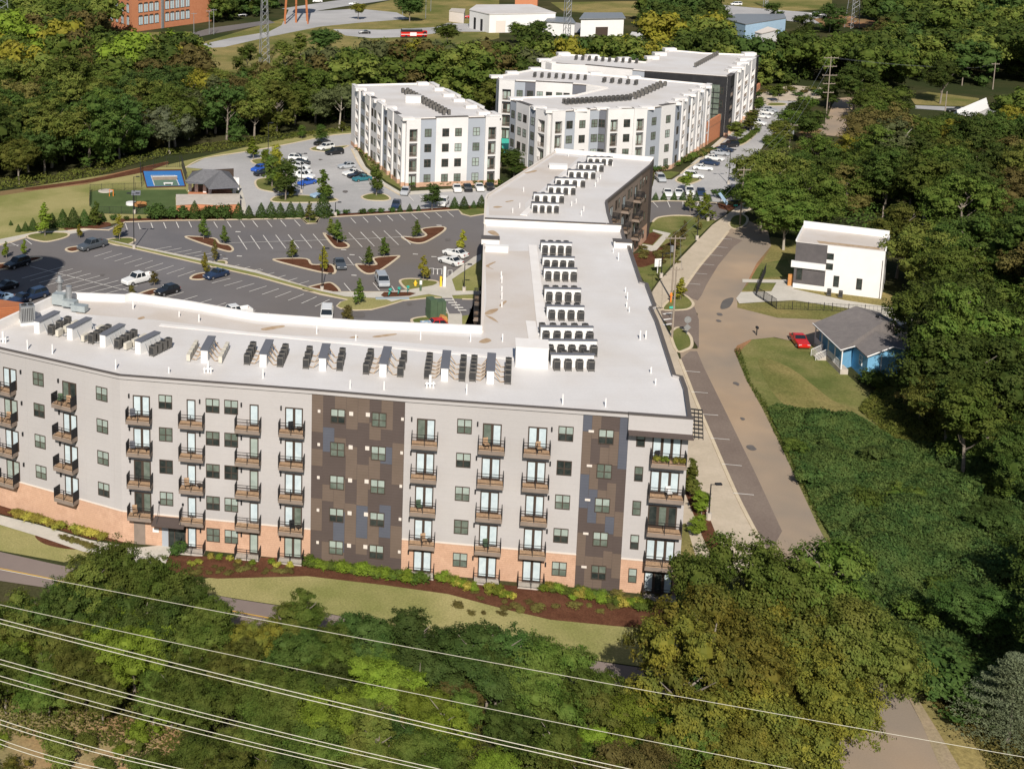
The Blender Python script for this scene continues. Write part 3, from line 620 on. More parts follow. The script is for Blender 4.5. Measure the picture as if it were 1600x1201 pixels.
m = MB(); ribbon(m, poly_off([G(970,362,RZ), G(757,352,RZ)]), .55, RZ+1.0-GZ, RZ+1.1-GZ); put('coping', m.mesh('coping', M['cap']), apt)
m = MB(); ribbon(m, poly_off([WEST[1], WEST[0], STEP[1]]), .3, RZ-GZ, RZ+.25-GZ); put('parapet', m.mesh('parapet', M['trim']), apt)
for px, py in ((972,385),(1059,596),(766,380),(1004,450)):      # raised white roof corners
    a = G(px, py, RZ); m = MB(); m.box(-1.2, 1.2, -.8, .8, 0, .75, 0); m.box(-1.25, 1.25, -.85, .85, .75, .85, 1)
    if px in (972, 766): put('corner_upstand', once('cu', lambda: m.mesh('corner_upstand', [M['parapet'], M['cap']])), apt, rel((a[0], a[1], RZ), apt), -.18)
BR = 2.85
def FZ(k): return 13.5-3.53*(5-k)
for i in (0,1,2,3,5,7):
    f = FA[i]
    wall(apt, f, 0, f.L, GZ, BR, M['brick'], out=.03, th=.05, name='brick_wall')
    wall(apt, f, 0, f.L, BR, BR+.14, M['trim'], out=.06, th=.08, name='brick_trim')
wall(apt, FA[5], -.06, .02, BR, TOP-.08, M['siding'], out=.0, th=.4, name='corner_board')
# siding joints: shallow reveals that split the grey walls in tall bays
for i, ss in ((2,(3.4,7.0,11.0,14.6)),(3,(3.5,6.0,8.9,12.0,15.6,19.5)),(5,(.5,4.2,7.2,10.2,14.1,16.5)),(7,(.3,2.0))):
    for s in ss: wall(apt, FA[i], s, s+.03, BR+.14, TOP-.1, M['siding'], out=.012, th=.02, name='siding_joint')
# patchwork panels on the two brown bays, each panel a piece
def patchwork(f, seed, ncol, top):
    r = random.Random(seed); cw = f.L/ncol
    for c in range(ncol):
        z = GZ+.15; last = None; z += 0
        first = True
        while z < top-.05:
            h = r.choice([1.8, 2.6, 3.5, 3.5, 4.4]) if not first else r.choice([1.2, 2.2, 3.3]); first = False
            z1 = min(z+h, top);
            if top-z1 < 1.0: z1 = top
            k = r.choice([q for q in ['clad_a','clad_a','clad_a','clad_b','clad_b','clad_b','clad_b','clad_c'] if q != last]); last = k
            o = {'clad_a':.035,'clad_b':.025,'clad_c':.045}[k]
            mm = MB(); mm.box(.012, cw-.012, -o, 0, .012, z1-z-.012)
            put('cladding_panel', mm.mesh('cladding_panel', M[k]), apt, rel(f.at(c*cw, z), apt), f.a); z = z1
patchwork(FA[4], 5, 8, TOP-.35); patchwork(FA[6], 9, 5, TOP-.35)
wall(apt, FA[4], 0, FA[4].L, GZ, TOP-.3, M['clad_b'], out=.012, th=.05, name='panel_backing'); wall(apt, FA[6], 0, FA[6].L, GZ, TOP-.3, M['clad_b'], out=.012, th=.05, name='panel_backing')
# windows, doors, balconies, floor by floor
for k in range(1, 6):
    z = FZ(k); wz = z+1.1
    if k > 1:
        for s in (5.06, 13.24): window(apt, FA[2], s, wz)
        for fi, s, d in ((2, 8.75, 9.12), (2, .75, 1.25)):
            door(apt, FA[fi], d, z); balcony(apt, FA[fi], s, z); lamp(apt, FA[fi], d+(1.5 if s == .75 else -1.4), z+2.0)
        window(apt, FA[3], 4.77, wz)
    for s in (9.67, 11.58): window(apt, FA[3], s, wz)
    bb = balcony if k > 1 else patio
    for s, d, n in ((2.1, 2.25, 2), (7.6, 7.45, 1), (13.4, 13.93, 1), (17.83, 17.97, 2)):
        if k == 1 and s == 2.1: continue
        door(apt, FA[3], d, z+(.18 if k == 1 else 0), n, out=.05 if k == 1 else 0); bb(apt, FA[3], s, z)
        lamp(apt, FA[3], d+(-1.3 if s != 7.6 else .9), z+2.0)
    for s in (2.63, 6.71): window(apt, FA[4], s, wz, 1.45, 1.5, out=.03)
    for s, q in ((.75,.5),(3.95,.42),(5.6,.6),(9.0,.3)): vent(apt, FA[4], s, z+1.9+q*.3, .40 if s in (3.95,5.6) else .26, .4 if s in (3.95,5.6) else .3, out=.04)
    window(apt, FA[5], 5.78, wz); window(apt, FA[5], 15.37, wz)
    for s, d in ((2.0, 2.08), (8.42, 8.43), (12.7, 12.74)):
        door(apt, FA[5], d, z+(.18 if k == 1 else 0), out=.05 if k == 1 else 0); bb(apt, FA[5], s, z); lamp(apt, FA[5], d+(1.3 if s == 12.7 else -1.4), z+2.0)
    window(apt, FA[6], 2.2, wz, out=.03); vent(apt, FA[6], .8, z+2.2, .5, .22, out=.04)
    window(apt, FA[7], 1.15, wz, .8, 1.5, mull=False)
    door(apt, FA[7], 3.55, z+(.18 if k == 1 else 0), 3, out=.05 if k == 1 else 0); (balcony if k > 1 else patio)(apt, FA[7], 3.7, z, 3.2, 1.1)
    # street side of the wing
    for j in range(len(EAST)-1):
        f = Fac(EAST[j], EAST[j+1]) if j else Fac(FV[8], EAST[1])
        if f.L > 7 and j:
            for t in range(int(f.L//4)): window(apt, f, 2.2+4*t, wz)
for j in range(len(EAST)-1):
    f = Fac(EAST[j], EAST[j+1])
    if f.L > 1: wall(apt, f, 0, f.L, GZ, BR, M['brick'], out=.03, th=.05, name='brick_wall')
# corner roof: overhanging fascia box, canopy and slatted sun shade
f = FA[7]
mm = MB(); mm.box(-.1, f.L+.25, -.45, 0, 16.35-GZ, TOP+.02-GZ); put('fascia_box', mm.mesh('fascia_box', M['siding']), apt, rel(f.at(0, GZ), apt), f.a)
mm = MB(); mm.box(-.15, f.L+.3, -.5, .05, TOP+.02-GZ, TOP+.1-GZ); put('coping', mm.mesh('coping', M['cap']), apt, rel(f.at(0, GZ), apt), f.a)
mm = MB(); mm.hexa([(-.1,-1.35,16.2-GZ),(f.L+.3,-1.35,16.2-GZ),(f.L+.3,-.03,16.2-GZ),(-.1,-.03,16.2-GZ)], [(-.1,-1.35,16.3-GZ),(f.L+.3,-1.35,16.3-GZ),(f.L+.3,-.03,16.42-GZ),(-.1,-.03,16.42-GZ)])
put('canopy', mm.mesh('canopy', M['clad_b']), apt, rel(f.at(0, GZ), apt), f.a)
mm = MB()
for k in range(8): mm.box(f.L+.08, f.L+1.25, .1+k*.95, .2+k*.95, 16.2-GZ, 16.32-GZ)
for x in (.08, .45, .82, 1.2): mm.box(f.L+x, f.L+x+.07, .0, 6.8, 16.1-GZ, 16.19-GZ)
put('sun_shade', mm.mesh('sun_shade', M['black']), apt, rel(f.at(0, GZ), apt), f.a-.12)
# entrance in the front wing
f = FA[3]; z = GZ
mm = MB(); mm.hexa([(3.5,-1.5,2.3),(6.9,-1.5,2.3),(6.9,-.03,2.3),(3.5,-.03,2.3)], [(3.5,-1.5,2.5),(6.9,-1.5,2.5),(6.9,-.03,2.75),(3.5,-.03,2.75)])
put('entrance_canopy', mm.mesh('entrance_canopy', M['clad_b']), apt, rel(f.at(0, 0), apt), f.a)
mm = MB()
for x in (4.0, 6.5): mm.tube([(x,-.05,4.3),(x,-1.35,2.5)], .025, 5); mm.box(x-.1, x+.1, -.12, 0, 4.2, 4.42)
put('canopy_rod', mm.mesh('canopy_rod', M['black']), apt, rel(f.at(0, 0), apt), f.a)
mm = MB(); mm.box(4.25, 4.95, -.08, 0, 0, 2.75, 0); mm.box(5.0, 6.75, -.06, 0, 0, 2.75, 1)
for x in (4.98, 5.6, 6.72): mm.box(x-.05, x+.05, -.1, 0, 0, 2.75, 2)
mm.box(5.0, 6.75, -.1, 0, 2.2, 2.3, 2); put('entrance_door', mm.mesh('entrance_door', [M['cgrey'], M['g_dark'], M['bronze']]), apt, rel(f.at(0, GZ), apt), f.a)
mm = MB(); mm.box(1.25, 2.45, -.07, 0, 0, 2.5); put('service_door', mm.mesh('service_door', M['fascia']), apt, rel(f.at(0, GZ), apt), f.a)
mm = MB(); mm.box(3.25, 3.9, -.06, 0, 1.5, 1.95); put('wall_sign', mm.mesh('wall_sign', M['white']), apt, rel(f.at(0, GZ), apt), f.a, label='small white notice panel on the brick beside the entrance')
# ------------------------------------------------------------------ rear wing (four storeys)
r2z = 13.3
R2 = [G(757,350,r2z), G(759,312,r2z), G(762,306,r2z), G(868,238,r2z), G(1021,252,r2z), G(1016,261,r2z), G(947,318,r2z), G(950,335,r2z), G(958,362,r2z)]
P2 = [(p[0]-8, p[1]-130) for p in R2]
m = MB(); m.prism(P2, 0, r2z-GZ); put('wall', m.mesh('wall', [M['siding'], M['siding']]), apt)
m = MB(); m.prism([(q[0]-8, q[1]-130) for q in inset_poly(R2, -.02)], r2z-GZ, r2z-GZ+.03); put('roof', m.mesh('roof', M['roof']), apt)
m = MB(); ribbon(m, poly_off([R2[3], R2[4], R2[5], R2[6], R2[7], R2[8]]), .35, r2z-GZ+.03, r2z+.5-GZ); put('coping', m.mesh('coping', M['cap']), apt)
m = MB(); ribbon(m, poly_off([R2[3], R2[4]]), .5, r2z-GZ+.03, r2z+.8-GZ); put('parapet', m.mesh('parapet', M['parapet']), apt)
m = MB(); ribbon(m, poly_off([R2[0], R2[1], R2[2], R2[3]]), .3, r2z-GZ+.03, r2z+.3-GZ); put('parapet', m.mesh('parapet', M['trim']), apt)
patch(apt, [(764,336),(764,320),(770,306),(868,242),(905,246),(820,318),(822,338)], r2z+.036, M['roof_warm'], smooth=False)
for P in ([(770,324),(776,322),(785,323),(778,325)], [(820,270),(836,266),(838,268),(824,271)], [(790,315),(800,313),(802,314),(792,316)]): patch(apt, P, r2z+.045, M['rust'], 'rust_stain')
f = Fac(R2[6], R2[5]); f2 = Fac(R2[5], R2[4]); f3 = Fac(R2[8], R2[6])
BE = f.L*.80
wall(apt, f, BE, f.L, GZ, r2z+.3, M['clad_a'], out=.04, th=.06, name='panel_wall'); wall(apt, f2, 0, f2.L, GZ, r2z+.3, M['clad_b'], out=.04, th=.06, name='panel_wall')
wall(apt, f, 0, BE, GZ+3.3, r2z+.3, M['fascia'], out=.03, th=.05, name='siding_wall'); wall(apt, f, 0, f.L, GZ, GZ+3.2, M['brick'], out=.06, th=.08, name='brick_wall')
for k in range(4):
    z = GZ+3.42*k
    for i in range(3):
        s = 3+i*(BE-5)/2.3+ (k % 2)*.3
        door(apt, f, s, z, 2, out=.04); balcony(apt, f, s, z, 2.6, 1.3, out=.04) if k else None
        window(apt, f, s+3.2, z+1.1, 1.2, 1.6, out=.04); window(apt, f, s+5.0, z+1.1, .8, 1.6, out=.04, mull=False)
    vent(apt, f, BE+1.5, z+2.2, .35, .35, out=.05); window(apt, f, BE+3.2, z+1.1, .9, 1.5, out=.05, mull=False)
wfac = Fac(WEST[1], WEST[0])
for k in range(2, 6):
    for s in (-26, -20, -12, -6):
        s2 = wfac.L+s
        if s2 > 2: door(apt, Fac(WEST[0], WEST[1]), wfac.L-s2, FZ(k)); balcony(apt, Fac(WEST[0], WEST[1]), wfac.L-s2, FZ(k))
for px, py in ((741,456),(741,477),(738,440),(737,425)):
    a = G(px+4, py+6, 2.9); 
# ------------------------------------------------------------------ roof plant: condensers, pipe screens, curbs, vents
def condenser_mesh():
    m = MB(); s = .40
    m.box(-s, s, -s, s, .12, 1.12, 0); m.box(-s+.04, s-.04, -s-.012, -s, .25, 1.0, 1)
    for x in (-s, s-.06):
        for y in (-s, s-.06): m.box(x, x+.06, y, y+.06, 0, .12, 1)
    return m.mesh('condenser_unit', [M['ac'], M['ac_dark']])
def grille_mesh():
    m = MB(); m.cone((0,0), .33, .33, 1.12, 1.16, 12); m.cone((0,0), .09, .09, 1.16, 1.19, 8); m.box(-.35, .35, -.02, .02, 1.16, 1.18); m.box(-.02, .02, -.35, .35, 1.16, 1.18)
    return m.mesh('fan_grille', M['ac_dark'])
ACM, GRM = condenser_mesh(), grille_mesh()
def condenser(x, y, z, rz, label, group, sc=1):
    sc = (sc*.8, sc*.8, sc)
    o = thing('condenser_unit', label, 'air conditioner', (x, y, z), rz, group, ACM, scale=sc); put('fan_grille', GRM, o); return o
def mini_mesh():
    m = MB(); m.box(-.42, .42, -.17, .17, .1, .72, 0); m.cone((0,0), .001, .001, 0, .01, 3); m.box(-.4, -.32, -.15, .15, 0, .1, 1); m.box(.32, .4, -.15, .15, 0, .1, 1); m.box(-.3, .15, -.185, -.17, .2, .62, 1)
    return m.mesh('split_unit', [M['ac_beige'], M['metal']])
MINI = mini_mesh()
def screen_mesh(L, n=4, side=True):
    m = MB(); m.box(-.45, .45, 0, L, 0, 1.35); return m
ORD = ['first','second','third','fourth','fifth','sixth','seventh','eighth','ninth','tenth','eleventh','twelfth','thirteenth','fourteenth','fifteenth','sixteenth']
def vec(a, b): q = math.hypot(b[0]-a[0], b[1]-a[1]); return ((b[0]-a[0])/q, (b[1]-a[1])/q), q
GN = ['leftmost','second from the left','third from the left','fourth from the left','fifth from the left','sixth from the left','seventh from the left','eighth from the left','second from the right','rightmost']
# (cap front px, cap back px, units left, units right, kind of units left/right)
FG = [((57,501),(89,485),'-','ddd'),((108.5,511),(139,495),'bbb','mm'),((160,522),(191,505),'dddd','dddd'),((215,532),(246,517),'bbb','dddd'),
      ((319,546),(331,524),'bbbb','bbbb'),((411,552),(421.5,529.5),'dddd','dddd'),((504,558),(510,536),'ddd','ddd'),((598.5,567),(606,540.5),'dddd','ddd'),((695,574),(698.5,546.5),'ddddd','dddd'),((766.5,578),(768.5,550.5),'ddddd','dddd')]
for gi, (pa, pb, lf, rt) in enumerate(FG):
    a, b = G(*pa, RZ+1.5), G(*pb, RZ+1.5); u, Lg = vec(a, b); ang = math.atan2(-u[0], u[1])
    name = GN[gi]
    t = thing('pipe_screen', 'white pipe housing with dark cap on the front wing roof, %s' % name, 'roof equipment', (a[0], a[1], RZ), ang, 'pipe housings on the front wing roof')
    m = MB(); m.box(-.36, .36, 0, Lg, 0, 1.38); put('housing', m.mesh('housing', M['white']), t)
    m = MB(); m.box(-.45, .45, -.04, Lg+.05, 1.38, 1.46); put('cap', m.mesh('cap', M['cdark']), t)
    for sd_, ks in ((-1, lf), (1, rt)):
        if ks == '-': continue
        for k in range(len(ks)):
            m = MB(); y0 = .5+k*(Lg-.9)/max(1, len(ks)-1)
            m.tube([(sd_*.34, y0+.3, 1.0), (sd_*.7, y0+.2, .5), (sd_*1.0, y0+.1, .08), (sd_*1.4, y0, .22)], .05, 5); put('pipe', m.mesh('pipe', M['rust'] if gi > 3 else M['metal']), t)
    for sd_, ks in ((-1, lf), (1, rt)):
        if ks == '-': continue
        for k, ch in enumerate(ks):
            y0 = .45+k*(Lg-.8)/max(1, len(ks)-1); off = 1.75 if gi > 4 else 1.7
            x = a[0]+u[0]*y0+sd_*off*u[1]; y = a[1]+u[1]*y0-sd_*off*u[0]
            side = 'left' if sd_ < 0 else 'right'; ph = '%s from the facade, %s of the %s pipe housing' % (ORD[k], side, name)
            if ch == 'd': condenser(x, y, RZ+.02, ang, 'dark condenser '+ph, 'condensers on the front wing roof')
            else:
                thing('split_unit', 'small beige unit '+ph, 'air conditioner', (x, y, RZ+.02), ang+math.pi/2*sd_, 'small beige units on the front wing roof', MINI, scale=1.15)
# street wing rows: (cap y, x0, x1, units)
RW = [(377,845.5,893,4,1,1),(399.5,848,897,4,0,1),(417,850,901,4,0,1),(448.5,851,907,4,1,1),(476,854.5,912,4,1,1),(508,845,926,5,1,1),(529,851,932,5,0,1),(551,861,928,4,0,1)]
RN = ['northmost','second','third','fourth','fifth','sixth','seventh','nearest']
def ac_row(cy, x0, x1, n, back, z, lbl, group, tilt=0, near=1.05, uy=0):
    a, b = G(x0, cy, z+1.5), G(x1, cy+tilt, z+1.5); u, Lg = vec(a, b); ang = math.atan2(u[1], u[0])
    t = thing('pipe_screen', 'white equipment wall with dark cap, the '+lbl, 'roof equipment', (a[0], a[1], z), ang, group.replace('condensers', 'equipment walls'))
    m = MB(); m.box(0, Lg, -.15, .15, 0, 1.36); put('housing', m.mesh('housing', M['white']), t)
    m = MB(); m.box(-.1, Lg+.1, -.22, .22, 1.36, 1.46); put('cap', m.mesh('cap', M['cdark']), t)
    for k in range(n):
        s = .45+k*(Lg-.9)/(n-1)
        for sd_, wd in ((-1, 'in front of'), (1, 'behind')):
            if sd_ > 0 and not back: continue
            o_ = near if sd_ < 0 else 1.55
            x = a[0]+u[0]*s+sd_*(-u[1])*o_; y = a[1]+u[1]*s+sd_*u[0]*o_
            condenser(x, y, z+.02, ang, 'dark condenser %s from left, %s the %s' % (ORD[k], wd, lbl), group, sc=1.02)
for i, (cy, x0, x1, n, bk, _) in enumerate(RW):
    ac_row(cy, x0, x1, n, True, RZ, '%s row on the street wing roof' % RN[i], 'condensers on the street wing roof', tilt=1.2)
R2R = [(291,833,873,4),(280+0,838,880,4),(269.5,858,898,4),(289,0,0,0)]
R2R = [(325,831,873,4),(310,834,881,4),(297.5,856,899,4),(286,868,914,4),(273.5,888,930,4),(262.5,903,943,4),(253,918,957,4)]
for i, (cy, x0, x1, n) in enumerate(R2R):
    ac_row(cy-9, x0, x1, n, True, r2z, '%s row on the rear wing roof' % (ORD[i]), 'condensers on the rear wing roof', tilt=.9)
# raised roof curbs, hatches and boxes
def rbox(name, px, py, L_, W_, H_, mat, label, cat='roof equipment', rz=-.18, z=RZ, mt=None):
    a = G(px, py, z); m = MB(); m.box(-L_/2, L_/2, -W_/2, W_/2, .02, H_, 0, 1 if mt else None)
    m.box(-L_/2-.05, L_/2+.05, -W_/2-.05, W_/2+.05, H_, H_+.06, 1 if mt else 0)
    thing(name, label, cat, (a[0], a[1], z), rz, None, m.mesh(name, [mat, mt] if mt else mat))
rbox('roof_hatch', 830, 568, 3.3, 2.6, 2.2, M['white'], 'large white box housing beside the rightmost front wing condensers', mt=M['parapet'])
rbox('roof_hatch', 776, 393, 3.0, .9, .8, M['white'], 'long low white roof box at the inner edge of the street wing')
rbox('roof_hatch', 872, 263, 3.2, 1.6, .7, M['white'], 'long low white roof box on the rear wing', z=r2z)
wa = Fac(G(838,384,RZ), G(843,540,RZ))
for nm, p0, p1, wd in (('walkway_pad', (832,384), (848,524), .55*2), ('walkway_pad', (829,503), (836,545), 1.1)):
    a, b = G(*p0, RZ), G(*p1, RZ); m = MB(); ribbon(m, [(0,0),(b[0]-a[0], b[1]-a[1])], wd, .03, .14)
    thing(nm, 'raised white roof walkway strip %s' % ('running the length of the street wing roof' if p0[1] == 384 else 'short and ending at the large white box'), 'roof walkway', (a[0], a[1], RZ), 0, None, m.mesh(nm, M['parapet']))
a, b = G(818,337,r2z), G(903,258,r2z); m = MB(); ribbon(m, [(0,0),(b[0]-a[0], b[1]-a[1])], 1.1, .03, .14); thing('walkway_pad', 'raised white roof walkway strip along the rear wing roof', 'roof walkway', (a[0], a[1], r2z), 0, None, m.mesh('walkway_pad', M['parapet']))
mb = MB()
a, b = G(250,508,RZ+.02), G(830,563,RZ+.02)
mb = MB(); ribbon(mb, [(0,0),(b[0]-a[0], b[1]-a[1])], .7, .03, .08); thing('walkway_pad', 'low white roof walkway strip behind the front wing condensers', 'roof walkway', (a[0], a[1], RZ), 0, None, mb.mesh('walkway_pad', M['parapet']))
VENT = MB().cone((0,0), .085, .085, .0, .85, 8).mesh('vent_pipe', M['white'])
VP = [(43,546),(82,553),(181,577),(264,583),(411,591),(547,607),(600,609),(729,616),(879,632),(946,636),(495,522),(556,532),(657,531),(735,534),(785,534),(208,483),(280,495),(311,503),(784,455),(784,468),(784,480),(783,435),(784,442),(960,388),(958,395),(966,407),(977,457),(980,468),(979,480),(983,488),(1000,531),(1009,529),(1017,583),(1024,601),(947,361)]
for i, (x, y) in enumerate(VP):
    a = G(x, y, RZ); thing('vent_pipe', 'short white vent pipe standing on the white roof', 'vent pipe', (a[0], a[1], RZ), 0, 'vent pipes on the white roofs', VENT, scale=(1, 1, rnd.choice([.8, 1.1, 1.3])))
for i, (x, y) in enumerate([(801,333),(812,325),(857,328),(893,322),(900,318),(908,337),(912,330),(930,292),(934,285),(957,260),(938,280),(818,300),(888,245)]):
    a = G(x, y, r2z); thing('vent_pipe', 'short white vent pipe standing on the white roof', 'vent pipe', (a[0], a[1], r2z), 0, 'vent pipes on the white roofs', VENT)
for (x, y, lb) in ((672,605,'near the front edge left of centre'), (325,582,'near the front edge of the left part'), (5,535,'at the left end')):
    a = G(x, y, RZ); m = MB(); m.cone((0,0), .14, .14, 0, 1.3, 8); m.cone((-.35,-.1), .1, .1, 0, .6, 8); m.cone((.3,-.2), .1, .1, 0, .7, 8); m.box(-.5, .5, -.1, .1, .35, .5)
    thing('vent_cluster', 'three white vent pipes on the roof '+lb, 'roof vent', (a[0], a[1], RZ), 0, None, m.mesh('vent_cluster', M['white']))
# big plant at the left end
a = G(43, 505, RZ); m = MB(); m.box(-.8, .8, -.7, .7, .3, 2.2, 0); m.box(-.9, .9, -.8, .8, 0, .3, 1); m.cone((-.35,0), .3, .3, 2.2, 2.3, 12, 2); m.cone((.4,0), .3, .3, 2.2, 2.3, 12, 2)
for k in range(7): m.box(-.7+k*.2, -.62+k*.2, -.73, -.7, .5, 2.0, 2)
thing('rooftop_unit', 'large steel rooftop air unit with two fans at the left end of the roof', 'rooftop unit', (a[0], a[1], RZ), .3, None, m.mesh('rooftop_unit', [M['metal'], M['white'], M['ac_dark']]))
a = G(92, 478, RZ); t = thing('exhaust_duct', 'galvanised sheet duct with bends lying near the rear parapet', 'duct', (a[0], a[1], RZ), -.35)
m = MB(); m.box(-.6, .9, -.5, .6, .3, 1.6); m.hexa([(-1.2,-.4,.3),(-.6,-.4,.3),(-.6,.5,.3),(-1.2,.5,.3)], [(-1.0,-.3,1.0),(-.6,-.3,1.5),(-.6,.4,1.5),(-1.0,.4,1.0)]); put('duct_box', m.mesh('duct_box', M['duct']), t)
m = MB(); m.box(.9, 2.6, -1.0, .0, .4, 1.1); m.box(2.4, 4.2, -1.6, -.6, .2, .9); m.box(2.0, 2.7, -1.3, -.3, .9, 1.2); put('duct_run', m.mesh('duct_run', M['duct']), t)
m = MB(); m.cone((1.2,.3), .36, .36, 1.0, 2.5, 12); put('duct_fan', m.mesh('duct_fan', M['metal']), t)
a = G(92, 484, RZ+.0); a = G(93, 490, RZ)
a = G(95, 476, RZ); m = MB(); m.box(-.5, .5, -.5, .5, 0, .6, 0); m.cone((0,0), .3, .3, .6, 1.8, 12, 1); m.cone((0,0), .5, .5, 1.8, 2.0, 12, 1); m.cone((0,0), .35, .2, 2.0, 2.6, 12, 1)
thing('roof_fan', 'upright steel extractor fan at the rear corner of the roof', 'roof fan', (a[0]-.5, a[1]+3.0, RZ), 0, None, m.mesh('roof_fan', [M['white'], M['metal']]))
# low corner roof in brick red at the far left
P = [G(-90,484,16.6), G(0,471,16.6), G(47,478,16.6), G(0,506,16.6), G(-60,536,16.6)]
m = MB(); o_ = P[0]; m.prism([(p[0]-o_[0], p[1]-o_[1]) for p in P], 0, 16.6-GZ-.0); 
cor = thing('corner_pavilion', 'corner block with flat rust coloured roof at the left edge', 'building', (o_[0], o_[1], GZ), 0, None)
put('wall', m.mesh('wall', M['siding']), cor)
m = MB(); Q = [(p[0]-o_[0], p[1]-o_[1]) for p in P]; m.prism(inset_poly(Q, -.3), 16.6-GZ, 16.75-GZ); put('roof', m.mesh('roof', M['terracotta']), cor)
for k in range(1, 9):
    a = lerp(Q[0], Q[4], k/9); b = lerp(Q[2], Q[3], k/9); m = MB(); ribbon(m, [a, b], .06, 16.75-GZ, 16.82-GZ); put('roof_seam', m.mesh('roof_seam', M['terracotta']), cor)
# ------------------------------------------------------------------ white four storey buildings behind
FH = 3.32
def far_window(root, fac, s, z, out, w=1.5, h=1.75):
    o = put('window', win_frame(w, h, True), root, rel(fac.at(s, z, out), root), fac.a)
    def f(): m = MB(); m.box(-w/2+.07, w/2-.07, -.035, 0, .07, h-.07); return m.mesh('pane', M['g_pale'])
    put('pane', once(('fp', w, h), f), o, mat=M[rnd.choice(['g_mid','g_mid','g_pale','g_dark','g_dark'])])
def far_rail(w):
    def f():
        m = MB(); m.box(-w/2, w/2, -.04, 0, .95, 1.02); m.box(-w/2, w/2, -.03, -.01, .1, .15)
        for k in range(int(w/.16)): m.box(-w/2+k*.16, -w/2+k*.16+.03, -.03, -.01, .1, .95)
        return m.mesh('railing', M['fascia'])
    return once(('fr', w), f)
def bay(root, fac, s0, s1, zt, mat, kind, proud, wins=(), nf=4, base=True, mir=False):
    """one facade bay standing proud of the wall plane; balcony bays are real recesses between piers"""
    W = s1-s0; z0 = GZ; bz = 1.0 if base else 0
    o = rel(fac.at(s0, z0), root)
    if kind in ('win', 'plain'):
        m = MB(); m.box(0, W, -proud, .02, bz, zt-z0, 0)
        put('bay', m.mesh('bay', M[mat]), root, o, fac.a)
        if base: m = MB(); m.box(-.03, W+.03, -proud-.05, .02, 0, bz); put('brick_base', m.mesh('brick_base', M['brick']), root, o, fac.a)
        for k in range(nf):
            for wx in wins: far_window(root, fac, s0+wx, z0+.95+k*FH, proud, h=1.75)
    else:
        pw = min(.9, W*.22); m = MB()
        m.box(0, pw, -proud, .02, bz, zt-z0); m.box(W-pw, W, -proud, .02, bz, zt-z0)
        for k in range(1, nf): m.box(pw, W-pw, -proud, .02, k*FH-.3, k*FH)
        m.box(pw, W-pw, -proud, .02, nf*FH-.55, zt-z0)
        put('bay', m.mesh('bay', M[mat]), root, o, fac.a)
        if base:
            for xa, xb in ((-.03, pw+.03), (W-pw-.03, W+.03)): m = MB(); m.box(xa, xb, -proud-.05, .02, 0, bz); put('brick_base', m.mesh('brick_base', M['brick']), root, o, fac.a)
        for k in range(nf):
            d = door_frame(1.8, 2.32, 2); q = put('balcony_door', d, root, rel(fac.at(s0+W*.5, z0+k*FH+.02, 0), root), fac.a)
            for j in (0, 1): put('pane', door_pane(1.8, 2.32, 2, j), q, mat=M[rnd.choice(['g_mid','g_dark','g_pale'])])
            if k or not base: put('railing', far_rail(round(W-2*pw, 1)), root, rel(fac.at(s0+W/2, z0+k*FH, proud-.1), root), fac.a)
    m = MB(); m.box(-.05, W+.05, -proud-.06, .3, zt-z0, zt-z0+.12); put('coping', m.mesh('coping', M['cap'] if mat != 'cwhite' or kind == 'win' else M['cwhite']), root, o, fac.a)
def shell(root, P, zt, mat, roofmat='roof', para=.4):
    q = [(p[0]-root.location[0], p[1]-root.location[1]) for p in P]
    m = MB(); m.prism(q, 0, zt-GZ-.1, 0); put('wall', m.mesh('wall', M[mat]), root)
    m = MB(); m.prism(inset_poly(q, .02), zt-GZ-.1, zt-GZ-.05); put('roof', m.mesh('roof', M[roofmat]), root)
    if para: m = MB(); ribbon(m, inset_poly(q, .15), .3, zt-GZ-.05, zt-GZ+para-.1, True); put('parapet', m.mesh('parapet', M['parapet']), root)
def auto_bays(root, fac, zt, seq, proud0=.55, **kw):
    """seq: (width share, material, kind, windows as shares)"""
    tot = sum(q[0] for q in seq); s = 0
    for sh, mat, kind, wins in seq:
        W = sh/tot*fac.L; bay(root, fac, s, s+W, zt+(.35 if kind == 'balc' or mat == 'cwhite' else 0), mat, kind, proud0+(.35 if kind == 'balc' else .12 if mat == 'cwhite' else 0), [x*W for x in wins], **kw); s += W
def line_units(root_lbl, group, pts, z, n, two=True):
    A, B = G(*pts[0], z), G(*pts[1], z); u, Lg = vec(A, B); ang = math.atan2(u[1], u[0])
    for k in range(n):
        t = (k+.5)/n
        for sd_ in ((-.6, .6) if two else (0,)):
            x = A[0]+u[0]*Lg*t-u[1]*sd_; y = A[1]+u[1]*Lg*t+u[0]*sd_
            condenser(x, y, z, ang, 'dark condenser, %s in the %s row on %s' % (ORD[k % 16], 'near' if sd_ < 0 else 'far', root_lbl), group, sc=1.0)
